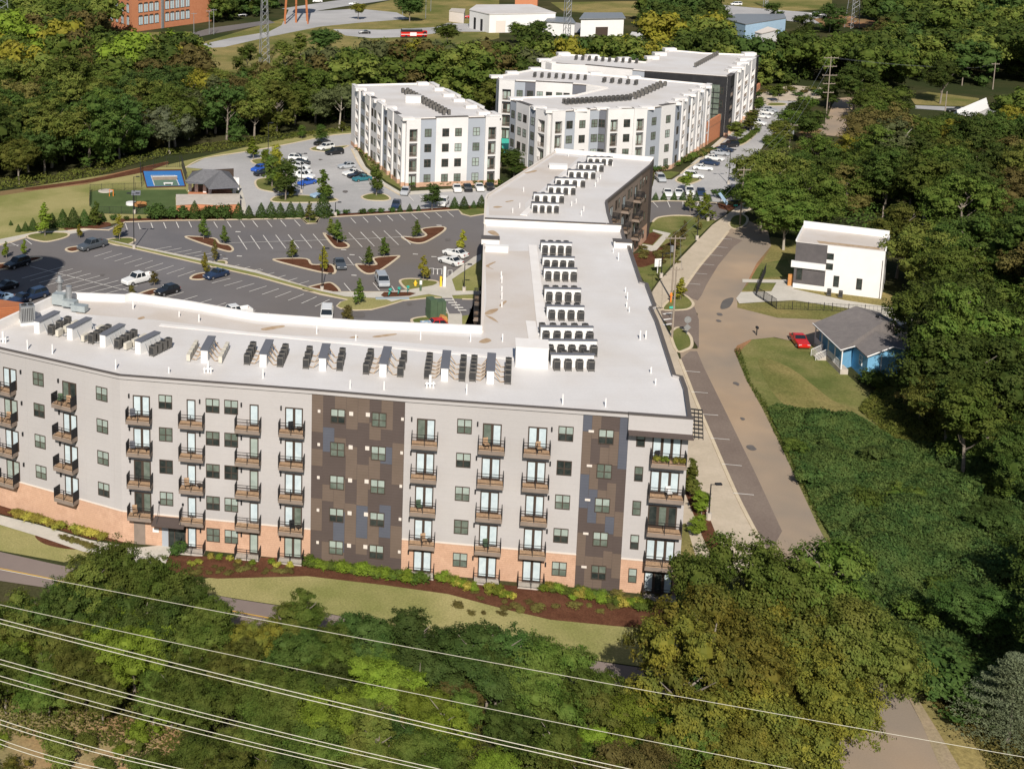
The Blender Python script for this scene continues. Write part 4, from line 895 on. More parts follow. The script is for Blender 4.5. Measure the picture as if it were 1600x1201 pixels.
# --- building B (left of the two), nearer corner at the car park
zt = 14.1
B0, B1, B2 = G(634,187,zt), G(779,183,zt), G(553,134,zt); B3 = (B2[0]+B1[0]-B0[0], B2[1]+B1[1]-B0[1]); B3 = G(672,131,zt)
bB = thing('apartment_block', 'white and grey four storey apartment block standing alone beside the car park', 'apartment building', (B0[0], B0[1], GZ))
fr, lf, rb = Fac(B0, B1), Fac(B2, B0), Fac(B1, B3)
shell(bB, [B0, B1, B3, B2], zt, 'cwhite')
auto_bays(bB, fr, zt, [(135,'cwhite','balc',()),(150,'cgrey','win',(.5,)),(305,'cwhite','win',(.3,.7)),(165,'cgrey','win',(.5,)),(135,'cwhite','balc',())])
auto_bays(bB, lf, zt, [(5,'cwhite','plain',()),(6,'cwhite','balc',()),(7,'cgrey','win',(.3,.7)),(6,'cwhite','balc',()),(8,'cwhite','win',(.3,.7)),(6,'cwhite','balc',()),(6,'cgrey','win',(.5,)),(6,'cwhite','balc',()),(5,'cwhite','win',(.5,)),(5,'cwhite','balc',())], proud0=.4)
auto_bays(bB, rb, zt, [(6,'cwhite','balc',()),(7,'cgrey','win',(.5,)),(6,'cwhite','balc',())]*3, proud0=.4)
for (x, y) in ((563,141),(575,148),(592,159),(610,170),(637,187),(660,132),(686,141),(700,150),(716,158),(735,168),(755,178),(772,183)):
    a = G(x, y, zt); m = MB(); m.box(-1.3, 1.3, -.9, .9, -.1, .55); put('corner_upstand', m.mesh('corner_upstand', M['parapet']), bB, rel((a[0], a[1], zt), bB), fr.a)
line_units('the lone white block', 'condensers on the lone white block', ((631,144),(700,181)), zt, 14)
rbox('roof_hatch', 646, 160, 3.4, 2.2, 1.5, M['white'], 'white box housing beside the condenser line of the lone white block', z=zt, mt=M['cwhite'])
# --- building C (U shaped) and D behind it
zc = 14.1
C = [G(*q, zc) for q in ((801,157),(842,171),(861,175.5),(936,171.5),(948,172.5),(1009,170.6),(1052,163.8),(1062,158.5),(1107,133),(1000,123),(836,109),(776,120),(781,126),(865,128.5),(916,133.5),(948,138),(897,150),(812,153.5))]
bC = thing('apartment_block', 'white and grey U shaped four storey apartment building right behind the near white roof', 'apartment building', (C[0][0], C[0][1], GZ))
shell(bC, C, zc, 'cwhite')
auto_bays(bC, Fac(C[0], C[1]), zc, [(3,'cgrey','win',(.5,)),(6,'cwhite','win',(.3,.7)),(3,'cgrey','win',(.5,))])
auto_bays(bC, Fac(C[1], C[2]), zc, [(1,'cwhite','balc',())])
auto_bays(bC, Fac(C[2], C[3]), zc, [(6,'cwhite','balc',()),(5,'cgrey','win',(.5,)),(7,'cwhite','win',(.5,)),(5,'cgrey','win',(.5,))])
auto_bays(bC, Fac(C[3], C[4]), zc, [(1,'cdark','win',(.5,))])
auto_bays(bC, Fac(C[4], C[5]), zc, [(5,'cwhite','balc',()),(5,'cwhite','win',(.5,)),(5,'cwhite','balc',())])
auto_bays(bC, Fac(C[5], C[6]), zc, [(5,'cgrey','win',(.5,)),(5,'cwhite','win',(.5,))])
auto_bays(bC, Fac(C[6], C[7]), zc, [(1,'cgrey','win',(.5,))])
auto_bays(bC, Fac(C[7], C[8]), zc, [(5,'cwhite','balc',()),(3,'cwhite','plain',()),(3,'cgrey','win',(.5,)),(5,'cwhite','balc',()),(3,'cwhite','plain',()),(5,'cwhite','balc',()),(3,'cgrey','win',(.5,)),(3,'cwhite','plain',()),(5,'cwhite','balc',())], proud0=.5)
auto_bays(bC, Fac(C[12], C[14]), zc, [(6,'cwhite','balc',()),(4,'cgrey','win',(.5,)),(4,'cdark','win',(.5,)),(7,'cwhite','win',(.25,.75)),(7,'cwhite','win',(.3,.7)),(5,'cdark','win',(.5,))])
for (x, y) in ((805,156),(842,170),(861,175),(905,173),(940,171),(975,171),(1010,170),(1052,163),(1062,157),(1075,150),(1088,143),(1100,137),(775,121),(800,115),(836,109),(930,116),(990,122)):
    a = G(x, y, zc); m = MB(); m.box(-1.5, 1.5, -1.0, 1.0, -.1, .55); put('corner_upstand', m.mesh('corner_upstand', M['parapet']), bC, rel((a[0], a[1], zc), bC), .1)
line_units('the U shaped block front arm', 'condensers on the U shaped block', ((880,163),(985,156)), zc, 15)
line_units('the U shaped block corner', 'condensers on the U shaped block', ((986,156),(1038,133)), zc, 9)
line_units('the U shaped block rear arm', 'condensers on the U shaped block', ((830,120),(920,125)), zc, 8)
line_units('the U shaped block right rear arm', 'condensers on the U shaped block', ((938,128),(1000,133)), zc, 5)
zd = 14.6
D = [G(*q, zd) for q in ((848,97),(862,101),(935,105),(1008,112),(1137,121),(1148,113),(1183,87),(1100,84),(1046,79),(1008,98),(930,90),(880,85.5))]
bD = thing('apartment_block', 'four storey white apartment building with a black glazed corner facade, farthest of the row', 'apartment building', (D[0][0], D[0][1], GZ))
shell(bD, D, zd, 'cwhite')
auto_bays(bD, Fac(D[0], D[2]), zd, [(6,'cwhite','balc',()),(4,'cgrey','win',(.5,)),(4,'cdark','win',(.5,)),(4,'cgrey','win',(.5,)),(5,'cwhite','win',(.5,))])
auto_bays(bD, Fac(D[2], D[3]), zd, [(6,'cwhite','win',(.3,.7)),(6,'cwhite','win',(.3,.7)),(4,'cgrey','win',(.5,))])
fd = Fac(D[3], D[4]); nb = 7
for k in range(nb):
    bay(bD, fd, fd.L*k/nb, fd.L*(k+1)/nb-.02, zd+.1, 'cblack', 'win', .5, [fd.L/nb*.5], base=False)
wall(bD, fd, fd.L*.78, fd.L*.92, GZ, zd-2.0, M['g_mid'], out=.6, th=.1, name='glazed_bay')
m = MB()
for k in range(9): m.box(0, fd.L*.14, -.75, -.6, k*1.4, k*1.4+.15)
m.box(fd.L*.07-.08, fd.L*.07+.08, -.76, -.6, 0, 12.4); put('glazing_bars', m.mesh('glazing_bars', M['cblack']), bD, rel(fd.at(fd.L*.78, GZ), bD), fd.a)
fe = Fac(D[4], D[6])
auto_bays(bD, fe, zd, [(4,'cblack','balc',()),(4,'cwhite','plain',()),(5,'cwhite','balc',()),(3,'cwhite','plain',()),(5,'cwhite','balc',()),(3,'cwhite','plain',()),(5,'cwhite','balc',()),(5,'cblack','win',(.5,))], proud0=.5)
for (x, y) in ((850,96),(880,86),(925,90),(975,94),(1046,79),(1030,86),(1018,92),(1170,86),(1163,95),(1158,101),(1150,108),(1145,112)):
    a = G(x, y, zd); m = MB(); m.box(-1.7, 1.7, -1.1, 1.1, -.1, .7); put('corner_upstand', m.mesh('corner_upstand', M['parapet']), bD, rel((a[0], a[1], zd), bD), .1)
line_units('the farthest white block', 'condensers on the farthest white block', ((895,93),(1000,99)), zd, 10)
line_units('the farthest white block right roof', 'condensers on the farthest white block', ((1085,106),(1122,86)), zd, 12, False)
# brick arcade wing at the street corner
bw = thing('brick_arcade', 'red brick single storey wing with arches and a roof terrace beside the street', 'building', (*G(1104,226), GZ))
p0, p1, p2, p3 = G(1102,228), G(1124,214), G(1160,190), G(1186,160)
f = Fac(p0, p1); wall(bw, f, 0, f.L, GZ, 5.2, M['rbrick'], th=.5); f = Fac(p1, p3)
for k in range(5):
    s0 = k*f.L/5; wall(bw, f, s0, s0+1.4, GZ, 5.0, M['rbrick'], th=.6, name='pier'); 
    if k > 0: wall(bw, f, s0+1.41, s0+f.L/5-.01, 3.2, 5.0, M['rbrick'], th=.55, name='arch_spandrel')
    else: wall(bw, f, s0+1.41, s0+f.L/5-.01, GZ, 5.0, M['rbrick'], th=.55, name='wall')
m = MB(); q = [p0, p1, p3, (p3[0]-9, p3[1]+3), (p0[0]-3, p0[1]+8)]; m.prism([(a[0]-p0[0], a[1]-p0[1]) for a in q], 3.9, 4.1); put('terrace_floor', m.mesh('terrace_floor', M['concrete']), bw, (p0[0]-bw.location[0], p0[1]-bw.location[1], 0))
# pool between the blocks
sheet('pool_deck', [(782,205),(800,200),(806,240),(785,245)], 3, M['concrete']); sheet('pool_water', [(783,214),(797,211),(800,238),(785,240)], 4, M['teal'])
# ------------------------------------------------------------------ modern white house
hz = 7.6
h0, h1, h2, h3 = G(1244.5,375,hz), G(1384,390.5,hz), G(1389.5,369,hz), G(1255.5,353,hz)
hs = thing('modern_house', 'boxy modern white house with dark grey brick front corner and sloped flat roof', 'house', (h0[0], h0[1], GZ))
f = Fac(h0, h1); q = [(a[0]-h0[0], a[1]-h0[1]) for a in (h0, h1, h2, h3)]
m = MB(); m.prism(q, 0, hz-GZ-.3); put('wall', m.mesh('wall', M['white']), hs)
m = MB(); m.prism(inset_poly(q, .05), hz-GZ-.3, hz-GZ-.25); put('roof', m.mesh('roof', M['roof_warm']), hs)
mm = MB(); mm.quad((3.4, .55, hz-GZ-.24), (f.L-.8, .55, hz-GZ-.24), (f.L-1.0, 1.9, hz-GZ-.24), (3.0, 1.9, hz-GZ-.24)); put('rust_stain', mm.mesh('rust_stain', M['rust']), hs, (0,0,0), f.a)
m = MB(); ribbon(m, [q[3], q[2]], .2, hz-GZ-.25, hz-GZ+.9); ribbon(m, [q[0], q[3]], .2, hz-GZ-.25, hz-GZ+.1); ribbon(m, [q[1], q[2]], .2, hz-GZ-.25, hz-GZ+.1); put('parapet', m.mesh('parapet', M['white']), hs)
X = f.L/139.5
M['dbrick'] = pm('charcoal_brick', (.085,.078,.080), (.11,.10,.10), 1, .3, .7, .9); courses(M['dbrick'], .2, 'Z', 0, .8, .15)
wall(hs, f, .02, 50*X, 4.1, hz-.32, M['dbrick'], out=.09, th=.09, name='brick_panel'); wall(hs, f, .02, 50*X, .35, 3.1, M['dbrick'], out=.09, th=.09, name='brick_panel')
wall(hs, f, -.5, 49.5*X, 3.1, 4.1, M['white'], out=.5, th=.6, name='canopy_band')
def plain_win(root, f, s, z, w_, h_, out=0):
    def g(): m = MB(); m.box(-w_/2-.05, w_/2+.05, -.05, 0, -.05, h_+.05, 0); return m.mesh('window', M['bronze'])
    o = put('window', once(('pw', w_, h_), g), root, rel(f.at(s, z, out), root), f.a)
    def g2(): m = MB(); m.box(-w_/2, w_/2, -.07, -.05, 0, h_); return m.mesh('pane', M['g_dark'])
    put('pane', once(('pp', w_, h_), g2), o)
plain_win(hs, f, 55.5*X, 5.0, .95, .95, .01); plain_win(hs, f, 55.5*X, 3.3, .95, .95, .01); plain_win(hs, f, 68*X, .55, .75, 1.75, .01); plain_win(hs, f, 104*X, .55, .75, 1.75, .01); plain_win(hs, f, 9*X, 1.0, .8, 1.9, .1)
m = MB(); m.box(f.L-.3, f.L-.22, -.1, -.02, .1, 6.4); put('downpipe', m.mesh('downpipe', M['bronze']), hs, rel(f.at(0, GZ), hs), f.a)
for k, px in enumerate((1295, 1313)):
    a = G(px, 462+k*3); condenser(a[0], a[1], GZ, f.a, 'grey condenser on the ground by the white house, %s of two' % ('left' if not k else 'right'), 'condensers by the white house', 1.0)
sheet('house_drive', [(1150,467),(1158,457),(1205,456),(1214,441),(1236,446),(1240,452),(1320,470),(1400,482),(1430,500),(1400,512),(1350,486),(1240,470),(1200,472),(1155,475)], 6, M['walk'])
sheet('house_drive', [(1160,437),(1240,438),(1238,443),(1160,442)], 6, M['walk'])
# fence by the white house
def fence(pxs, h, label, dens=.14, mat='black', post=2.4):
    P = [G(*p) for p in pxs]; t = thing('metal_fence', label, 'fence', (P[0][0], P[0][1], GZ))
    for i in range(len(P)-1):
        f = Fac(P[i], P[i+1]); m = MB(); n = int(f.L/dens)
        m.box(0, f.L, -.02, .02, h-.12, h-.08); m.box(0, f.L, -.02, .02, .12, .16)
        for k in range(n): m.box(k*dens, k*dens+.025, -.012, .012, .05, h)
        put('fence_panel', m.mesh('fence_panel', M[mat]), t, rel(f.at(0, GZ), t), f.a)
        for k in range(int(f.L/post)+1): put('post', once(('fpost', h, mat), lambda: MB().box(-.04, .04, -.04, .04, 0, h+.08).mesh('post', M[mat])), t, rel(f.at(k*post, GZ), t), f.a)
    return t
fence([(1196,427),(1181,463),(1213,483)], 1.7, 'black metal fence beside the street in front of the white house')
fence([(1213,483),(1300,486),(1400,492)], 1.3, 'thin wire fence along the far side of the house lane', .6)
# ------------------------------------------------------------------ blue house
ez = 3.0; rz_ = 5.0
def W3(px, py, z): a = G(px, py, z); return (a[0], a[1], z-GZ)
bh = thing('blue_house', 'blue clapboard cottage with a grey shingle hip roof and a white railed porch', 'house', (*G(1273,512,ez), GZ))
ox, oy = bh.location[0], bh.location[1]
def loc(p): return (p[0]-ox, p[1]-oy, p[2])
e0, e1, e2, e3 = W3(1271,503,ez), W3(1313,546,ez), W3(1412,520,ez), W3(1349,484,ez)
e0, e3 = W3(1270,505,ez), W3(1300,491,ez)
e2 = W3(1416,513,ez); e1 = W3(1314,547,ez)
r0, r1 = W3(1337,478,rz_), W3(1382,501,rz_)
# main roof slopes
m = MB(); pts = [loc(p) for p in (e0, e1, e2, W3(1372,487,ez), r0, r1)]
A_, B_, C_, D_, R0, R1 = pts
m.v = [A_, B_, C_, D_, R0, R1]; m.f = [(0,1,5,4), (1,2,5), (2,3,4,5), (3,0,4)]; m.m = [0]*4
lowv = [(p[0], p[1], p[2]-.2) for p in (A_, B_, C_, D_)]
m.v += lowv; m.f += [(0,6,7,1),(1,7,8,2),(2,8,9,3),(3,9,6,0),(9,8,7,6)]; m.m += [0]*5
put('roof', m.mesh('roof', M['shingle_b']), bh)
def inset3(P, d): return inset_poly([(p[0], p[1]) for p in P], d)
m = MB(); m.prism(inset3([A_, B_, C_, D_], .9), 0, ez-GZ-.2); put('wall', m.mesh('wall', M['blue_wall']), bh)
# gable wing
g0, g1, g2, g3 = W3(1336,541,ez), W3(1354,557,ez), W3(1433,548,ez), W3(1412,528,ez); gr, gb = W3(1414,543.5,4.4), W3(1385,520,4.4)
g0, g1, gr, g2 = W3(1337,541,ez), W3(1355,557.5,ez), W3(1414,544,ez+1.1), W3(1434,551,ez)
dxy = (g0[0]-g1[0], g0[1]-g1[1]); back = lambda p: (p[0]+dxy[0]*1.6, p[1]+dxy[1]*1.6, p[2])
a_, b_, c_ = loc(g1), loc(gr), loc(g2); mid = ((a_[0]+c_[0])/2, (a_[1]+c_[1])/2, a_[2]+1.1)
A2, C2, M2 = back(a_), back(c_), back(mid)
m = MB(); m.v = [a_, mid, M2, A2, c_, C2]; m.f = [(0,1,2,3), (1,4,5,2)]; m.m = [0,0]
m.v += [(p[0], p[1], p[2]-.15) for p in (a_, mid, M2, A2, c_, C2)]; m.f += [(9,8,7,6), (8,11,10,7), (0,6,7,1), (1,7,10,4)]; m.m += [0]*4
put('roof', m.mesh('roof', M['shingle_b']), bh)
ux = Vector((c_[0]-a_[0], c_[1]-a_[1])).normalized(); iw = [(a_[0]+ux.x*.3-dxy[0]*-.08, a_[1]+ux.y*.3+dxy[1]*.08), (c_[0]-ux.x*.3+dxy[0]*.08, c_[1]-ux.y*.3+dxy[1]*.08)]
bk = [(p[0]+dxy[0]*1.4, p[1]+dxy[1]*1.4) for p in iw]
m = MB(); zt_ = ez-GZ-.15; i = 0
m.v = [(*iw[0],0),(*iw[1],0),(*bk[1],0),(*bk[0],0),(*iw[0],zt_),(*iw[1],zt_),(*bk[1],zt_),(*bk[0],zt_),((iw[0][0]+iw[1][0])/2,(iw[0][1]+iw[1][1])/2,zt_+.95)]
m.f = [(0,1,5,8,4),(1,2,6,5),(3,0,4,7)]; m.m = [0]*3; put('wall', m.mesh('wall', M['blue_wall']), bh)
m = MB(); m.tube([a_, mid], .09, 4); m.tube([mid, c_], .09, 4); put('gable_trim', m.mesh('gable_trim', M['white']), bh)
m = MB(); m.tube([A_, B_], .08, 4); m.tube([B_, loc(W3(1336,541,ez))], .08, 4); put('eave_trim', m.mesh('eave_trim', M['white']), bh)
fg = Fac((iw[0][0]+ox, iw[0][1]+oy), (iw[1][0]+ox, iw[1][1]+oy)); wall(bh, fg, fg.L*.28, fg.L*.28+.12, GZ, ez-.1, M['white'], out=.04, th=.05, name='trim_board')
fs = Fac((bk[0][0]+ox, bk[0][1]+oy), (iw[0][0]+ox, iw[0][1]+oy)); 
o = put('window', win_frame(.9, 1.4, False), bh, rel(fs.at(fs.L*.62, .9, .02), bh), fs.a, mat=M['white']); put('pane', win_pane(.9, 1.4, True), o, mat=M['g_dark']); put('pane', win_pane(.9, 1.4, False), o, mat=M['g_dark'])
# porch posts, rails and floor on the left eave
f = Fac((A_[0]+ox, A_[1]+oy), (B_[0]+ox, B_[1]+oy))
m = MB(); m.box(.3, f.L-.2, .25, 1.3, .0, .75); put('porch_floor', m.mesh('porch_floor', M['slab']), bh, rel(f.at(0, GZ), bh), f.a)
for k in range(5): m = MB(); s = .4+k*(f.L-.8)/4; m.box(s-.07, s+.07, .3, .44, .75, ez-GZ-.2); put('porch_post', m.mesh('porch_post', M['white']), bh, rel(f.at(0, GZ), bh), f.a)
m = MB()
for k in range(int((f.L-1)/.14)):
    s = .5+k*.14
    if not f.L*.33 < s < f.L*.5: m.box(s, s+.05, .34, .38, .8, 1.7)
m.box(.5, f.L*.33, .33, .4, 1.65, 1.72); m.box(f.L*.5, f.L-.4, .33, .4, 1.65, 1.72); put('porch_rail', m.mesh('porch_rail', M['white']), bh, rel(f.at(0, GZ), bh), f.a)
m = MB()
for k in range(4): m.box(f.L*.33, f.L*.5, .25-.3*(k+1), .25-.3*k, 0, .62-.16*k)
put('porch_steps', m.mesh('porch_steps', M['slab']), bh, rel(f.at(0, GZ), bh), f.a)
m = MB()
for s in (f.L*.33, f.L*.5): m.tube([(s,.3,1.7),(s,-1.2,.95)], .04, 4); m.tube([(s,-1.2,0),(s,-1.2,.95)], .05, 4); [m.box(s-.02, s+.02, .1-k*.16, .14-k*.16, .6-k*.07, 1.55-k*.07) for k in range(8)]
put('stair_rail', m.mesh('stair_rail', M['white']), bh, rel(f.at(0, GZ), bh), f.a)
a = loc(W3(1370,506,4.0)); m = MB(); m.cone((a[0],a[1]), .10, .10, a[2]-.4, a[2]+1.0, 8); m.cone((a[0],a[1]), .22, .2, a[2]+1.0, a[2]+1.35, 8, 1); put('flue', m.mesh('flue', [M['white'], M['black']]), bh)
# ------------------------------------------------------------------ pool house and brick screen wall by the dog park
pz = 3.1
pv = thing('pool_house', 'small white pavilion with a grey shingle hip roof beside the dog park', 'pavilion', (*G(300,308), GZ))
ox, oy = pv.location[0], pv.location[1]
def locp(px, py, z): a = G(px, py, z); return (a[0]-ox, a[1]-oy, z-GZ)
E_ = [locp(289,283,pz), locp(293,285.5,pz), locp(318,286,pz), locp(326,294.5,pz), locp(375,292,pz), locp(358,268,pz), locp(300,269,pz)]
ra, rb_ = locp(318,264,5.4), locp(345,266,5.4)
m = MB(); m.v = E_+[ra, rb_]; m.f = [(0,1,2,7),(2,3,8,7),(3,4,8),(4,5,8),(5,6,7,8),(6,0,7)]; m.m = [0]*6
n0 = len(m.v); m.v += [(p[0], p[1], p[2]-.22) for p in E_]; m.f += [(k, n0+k, n0+(k+1) % 7, (k+1) % 7) for k in range(7)]; m.m += [1]*7
put('roof', m.mesh('roof', [M['shingle'], M['cdark']]), pv)
P = inset3(E_, .5); m = MB(); m.prism([P[k] for k in range(len(P))], 0, .9, 0); put('base_wall', m.mesh('base_wall', M['rbrick']), pv)
for k, (x, y) in enumerate(((297,305),(307,306),(320,307),(328,310),(366,308),(371,303))):
    a = locp(x, y, GZ); m = MB(); m.box(a[0]-.35, a[0]+.35, a[1]-.3, a[1]+.3, .9, pz-GZ-.2); put('column', m.mesh('column', M['white']), pv)
a0, a1 = locp(326,304,GZ), locp(368,302,GZ); m = MB(); ribbon(m, [(a0[0], a0[1]), (a1[0], a1[1])], .3, 2.5, pz-GZ-.2); put('header', m.mesh('header', M['white']), pv)
m = MB(); b0, b1 = locp(300,292,GZ), locp(365,288,GZ); ribbon(m, [(b0[0], b0[1]), (b1[0], b1[1])], .3, .9, pz-GZ-.2); put('rear_wall', m.mesh('rear_wall', M['bronze']), pv)
bwall = thing('brick_screen_wall', 'low red brick wall with pale coping between the pavilion and the hedge', 'wall', (*G(276,335), GZ))
q = [G(276,335), G(310,333), G(340,335), G(374,333), G(374,318), G(276,319)]; o_ = G(276,335)
m = MB(); m.prism([(a[0]-o_[0], a[1]-o_[1]) for a in q], 0, 1.9); put('wall', m.mesh('wall', M['rbrick']), bwall)
m = MB(); m.prism(inset_poly([(a[0]-o_[0], a[1]-o_[1]) for a in q], -.12), 1.9, 2.05); put('coping', m.mesh('coping', M['slab']), bwall)
fence([(140,322),(141,299),(224,296)], 1.5, 'black mesh fence at the left end of the dog park', .3)
fence([(152,334),(275,335)], 1.5, 'black mesh fence between the dog park and the hedge', .3)
fence([(221,292),(219,262),(284,261),(292,288)], 2.6, 'tall black fence around the blue ball court', .5, post=3)
# net on the court
n0, n1 = G(238,282), G(277,281.5); nt_ = thing('court_net', 'white topped net across the small blue ball court', 'net', (n0[0], n0[1], GZ)); u, Lg = vec(n0, n1)
m = MB(); ribbon(m, [(0,0),(u[0]*Lg,u[1]*Lg)], .05, .85, .98); put('tape', m.mesh('tape', M['white']), nt_)
m = MB(); ribbon(m, [(0,0),(u[0]*Lg,u[1]*Lg)], .03, .1, .85); put('mesh', m.mesh('mesh', M['fascia']), nt_)
# ------------------------------------------------------------------ far buildings
def box_building(name, label, cat, pts, ztop, mat, roofmat, over=.2, roofz=None):
    P = [G(*p, ztop) for p in pts]; t = thing(name, label, cat, (P[0][0], P[0][1], GZ)); q = [(a[0]-P[0][0], a[1]-P[0][1]) for a in P]
    m = MB(); m.prism(q, 0, ztop-GZ-.3); put('wall', m.mesh('wall', M[mat]), t)
    m = MB(); m.prism(inset_poly(q, -over), ztop-GZ-.3, ztop-GZ); put('roof', m.mesh('roof', M[roofmat]), t); return t, P
# brick mill
mz = 20
t, P = box_building('brick_mill', 'large orange brick mill with rows of arched windows at the top left', 'mill', [(205,-30),(335,-43),(342,-66),(118,-66),(136,-44)], mz, 'rbrick', 'roof')
f = Fac(P[0], P[1])
m = MB(); m.box(-.3, .3, -.06, 0, 0, 2.9)
def mw():
    m = MB(); w_ = 1.25; m.box(-w_, w_, -.08, 0, 0, 3.6, 0); m.box(-w_*.7, w_*.7, -.08, 0, 3.6, 4.0, 0); m.box(-w_+.15, w_-.15, -.12, -.08, .2, 3.3, 1); m.box(-.07, .07, -.14, -.12, .2, 3.3, 0); return m.mesh('window', [M['bronze'], M['g_white']])
mwm = mw()
for k in range(4):
    for j in range(10):
        if j == 4: continue
        put('window', mwm, t, rel(f.at(f.L*(.10+.062*j), 1.8+k*5.0), t), f.a)
wall(t, f, f.L*.10+.062*4*f.L-.6, f.L*.10+.062*4*f.L+.6, GZ, mz-.5, M['metal'], out=.5, th=.5, name='drain_stack')
fl = Fac(P[4], P[0])
for k in range(4):
    for j in range(8): put('window', mwm, t, rel(fl.at(fl.L*(.08+.12*j), 1.8+k*5.0), t), fl.a)
# sheds
t, P = box_building('warehouse', 'long white metal warehouse with two dark doors at the top centre', 'warehouse', [(734,15),(765,22),(868,20),(830,7),(745,7.5)], 7, 'white', 'roof')
f = Fac(P[0], P[1])
for s in (.28, .62): wall(t, f, f.L*s-.9, f.L*s+.9, GZ, 4.2, M['black'], out=.05, th=.05, name='door')
f = Fac(P[1], P[2])
for s in (.1,): wall(t, f, f.L*s, f.L*s+4, GZ, 4.2, M['trim'], out=.05, th=.05, name='door')
t, P = box_building('shed', 'low white shed with a grey roof behind the tall lattice pole', 'warehouse', [(853,33),(898,36),(892,28),(860,26)], 5, 'white', 'metal', .5)
t, P = box_building('shed', 'long white shed with sloping grey roof right of the tall pole', 'warehouse', [(908,29),(975,28),(970,20),(915,20)], 6.5, 'white', 'metal', .6)
f = Fac(P[0], P[1]); wall(t, f, f.L*.35, f.L*.35+5, GZ, 3, M['bronze'], out=.05, th=.05, name='door')
t, P = box_building('shed', 'pale blue metal shed below the road at the top right', 'warehouse', [(1135,30),(1165,38),(1228,28),(1225,22),(1150,22)], 6, 'light_blue', 'metal', .1)
box_building('shed', 'small grey roofed hut among trees at the top centre', 'hut', [(985,55),(1002,58),(1004,52),(988,50)], 4, 'trim', 'roof', .2)
box_building('shed', 'low concrete block store with white walls at the top centre', 'hut', [(702,17),(725,20),(727,14),(706,13)], 4, 'trim', 'slab', .1)
box_building('house', 'small brick house with orange wall at the top edge', 'house', [(805,-4),(840,-3),(842,-10),(810,-10)], 4, 'rbrick', 'shingle', .3)
box_building('house', 'white gabled cottage roof beside the mill', 'house', [(138,2),(152,4),(156,0),(142,-3)], 6, 'white', 'white', .3)
box_building('bridge_deck', 'grey concrete overpass deck at the right edge', 'bridge', [(1583,52),(1640,62),(1640,50),(1585,44)], 6, 'slab', 'concrete', .2)
box_building('shed', 'white roofed low building at the far right beyond the trees', 'building', [(1180,50),(1190,52),(1215,46),(1200,42)], 4, 'white', 'trim', .2)
# white cottage in the trees on the right
t, P = box_building('cottage', 'white cottage with a gable end half hidden by trees at the right', 'house', [(1490,176),(1498,190),(1545,168),(1535,158)], 4, 'white', 'white', .1)
ca, cb = Fac(P[0], P[3]), Fac(P[1], P[2]); g = [ (P[k][0]-P[0][0], P[k][1]-P[0][1], 4-GZ) for k in range(4)]
def midp(a, b, dz): return ((a[0]+b[0])/2, (a[1]+b[1])/2, a[2]+dz)
m = MB(); r1_, r2_ = midp(g[0], g[1], 1.8), midp(g[3], g[2], 1.8); m.v = [g[0], g[1], g[2], g[3], r1_, r2_]; m.f = [(0,4,5,3),(1,2,5,4),(0,1,4),(2,3,5)]; m.m = [0]*4; put('gable_roof', m.mesh('gable_roof', M['white']), t)
# ------------------------------------------------------------------ cars
def station_loft(m, st, mat):
    """st: list of (x, [(y,z)...]) half sections mirrored"""
    n = None; i0 = len(m.v)
    for x, sec in st:
        ring = [(x, -y, z) for y, z in sec]+[(x, y, z) for y, z in reversed(sec)]; n = len(ring); m.v += ring
    for k in range(len(st)-1):
        for j in range(n):
            j2 = (j+1) % n; m.f.append((i0+k*n+j, i0+(k+1)*n+j, i0+(k+1)*n+j2, i0+k*n+j2)); m.m.append(mat)
    m.f.append(tuple(i0+j for j in range(n))); m.m.append(mat); m.f.append(tuple(i0+(len(st)-1)*n+j for j in reversed(range(n)))); m.m.append(mat)
def sect(w, zb, zm, zt): return [(w*.93, zb), (w, zb+(zm-zb)*.35), (w, zm), (w*.93, zt)]
CAR = {
 'sedan': dict(L=4.7, W=1.82, hood=.92, belt=.98, roof=1.45, hoodx=1.05, wsx=.45, rfx=-.1, rbx=-.95, bgx=-1.65, deck=1.0),
 'hatch': dict(L=4.3, W=1.80, hood=.95, belt=1.0, roof=1.52, hoodx=1.0, wsx=.55, rfx=.05, rbx=-1.45, bgx=-2.0, deck=1.0),
 'suv': dict(L=4.8, W=1.92, hood=1.08, belt=1.12, roof=1.75, hoodx=1.1, wsx=.75, rfx=.25, rbx=-1.9, bgx=-2.3, deck=1.1),
 'van': dict(L=5.1, W=1.98, hood=1.08, belt=1.12, roof=1.80, hoodx=1.7, wsx=1.5, rfx=.8, rbx=-2.3, bgx=-2.5, deck=1.1),
 'pickup': dict(L=5.9, W=2.0, hood=1.18, belt=1.2, roof=1.9, hoodx=1.4, wsx=1.15, rfx=.65, rbx=-.75, bgx=-1.0, deck=1.15),
}
CM = {}
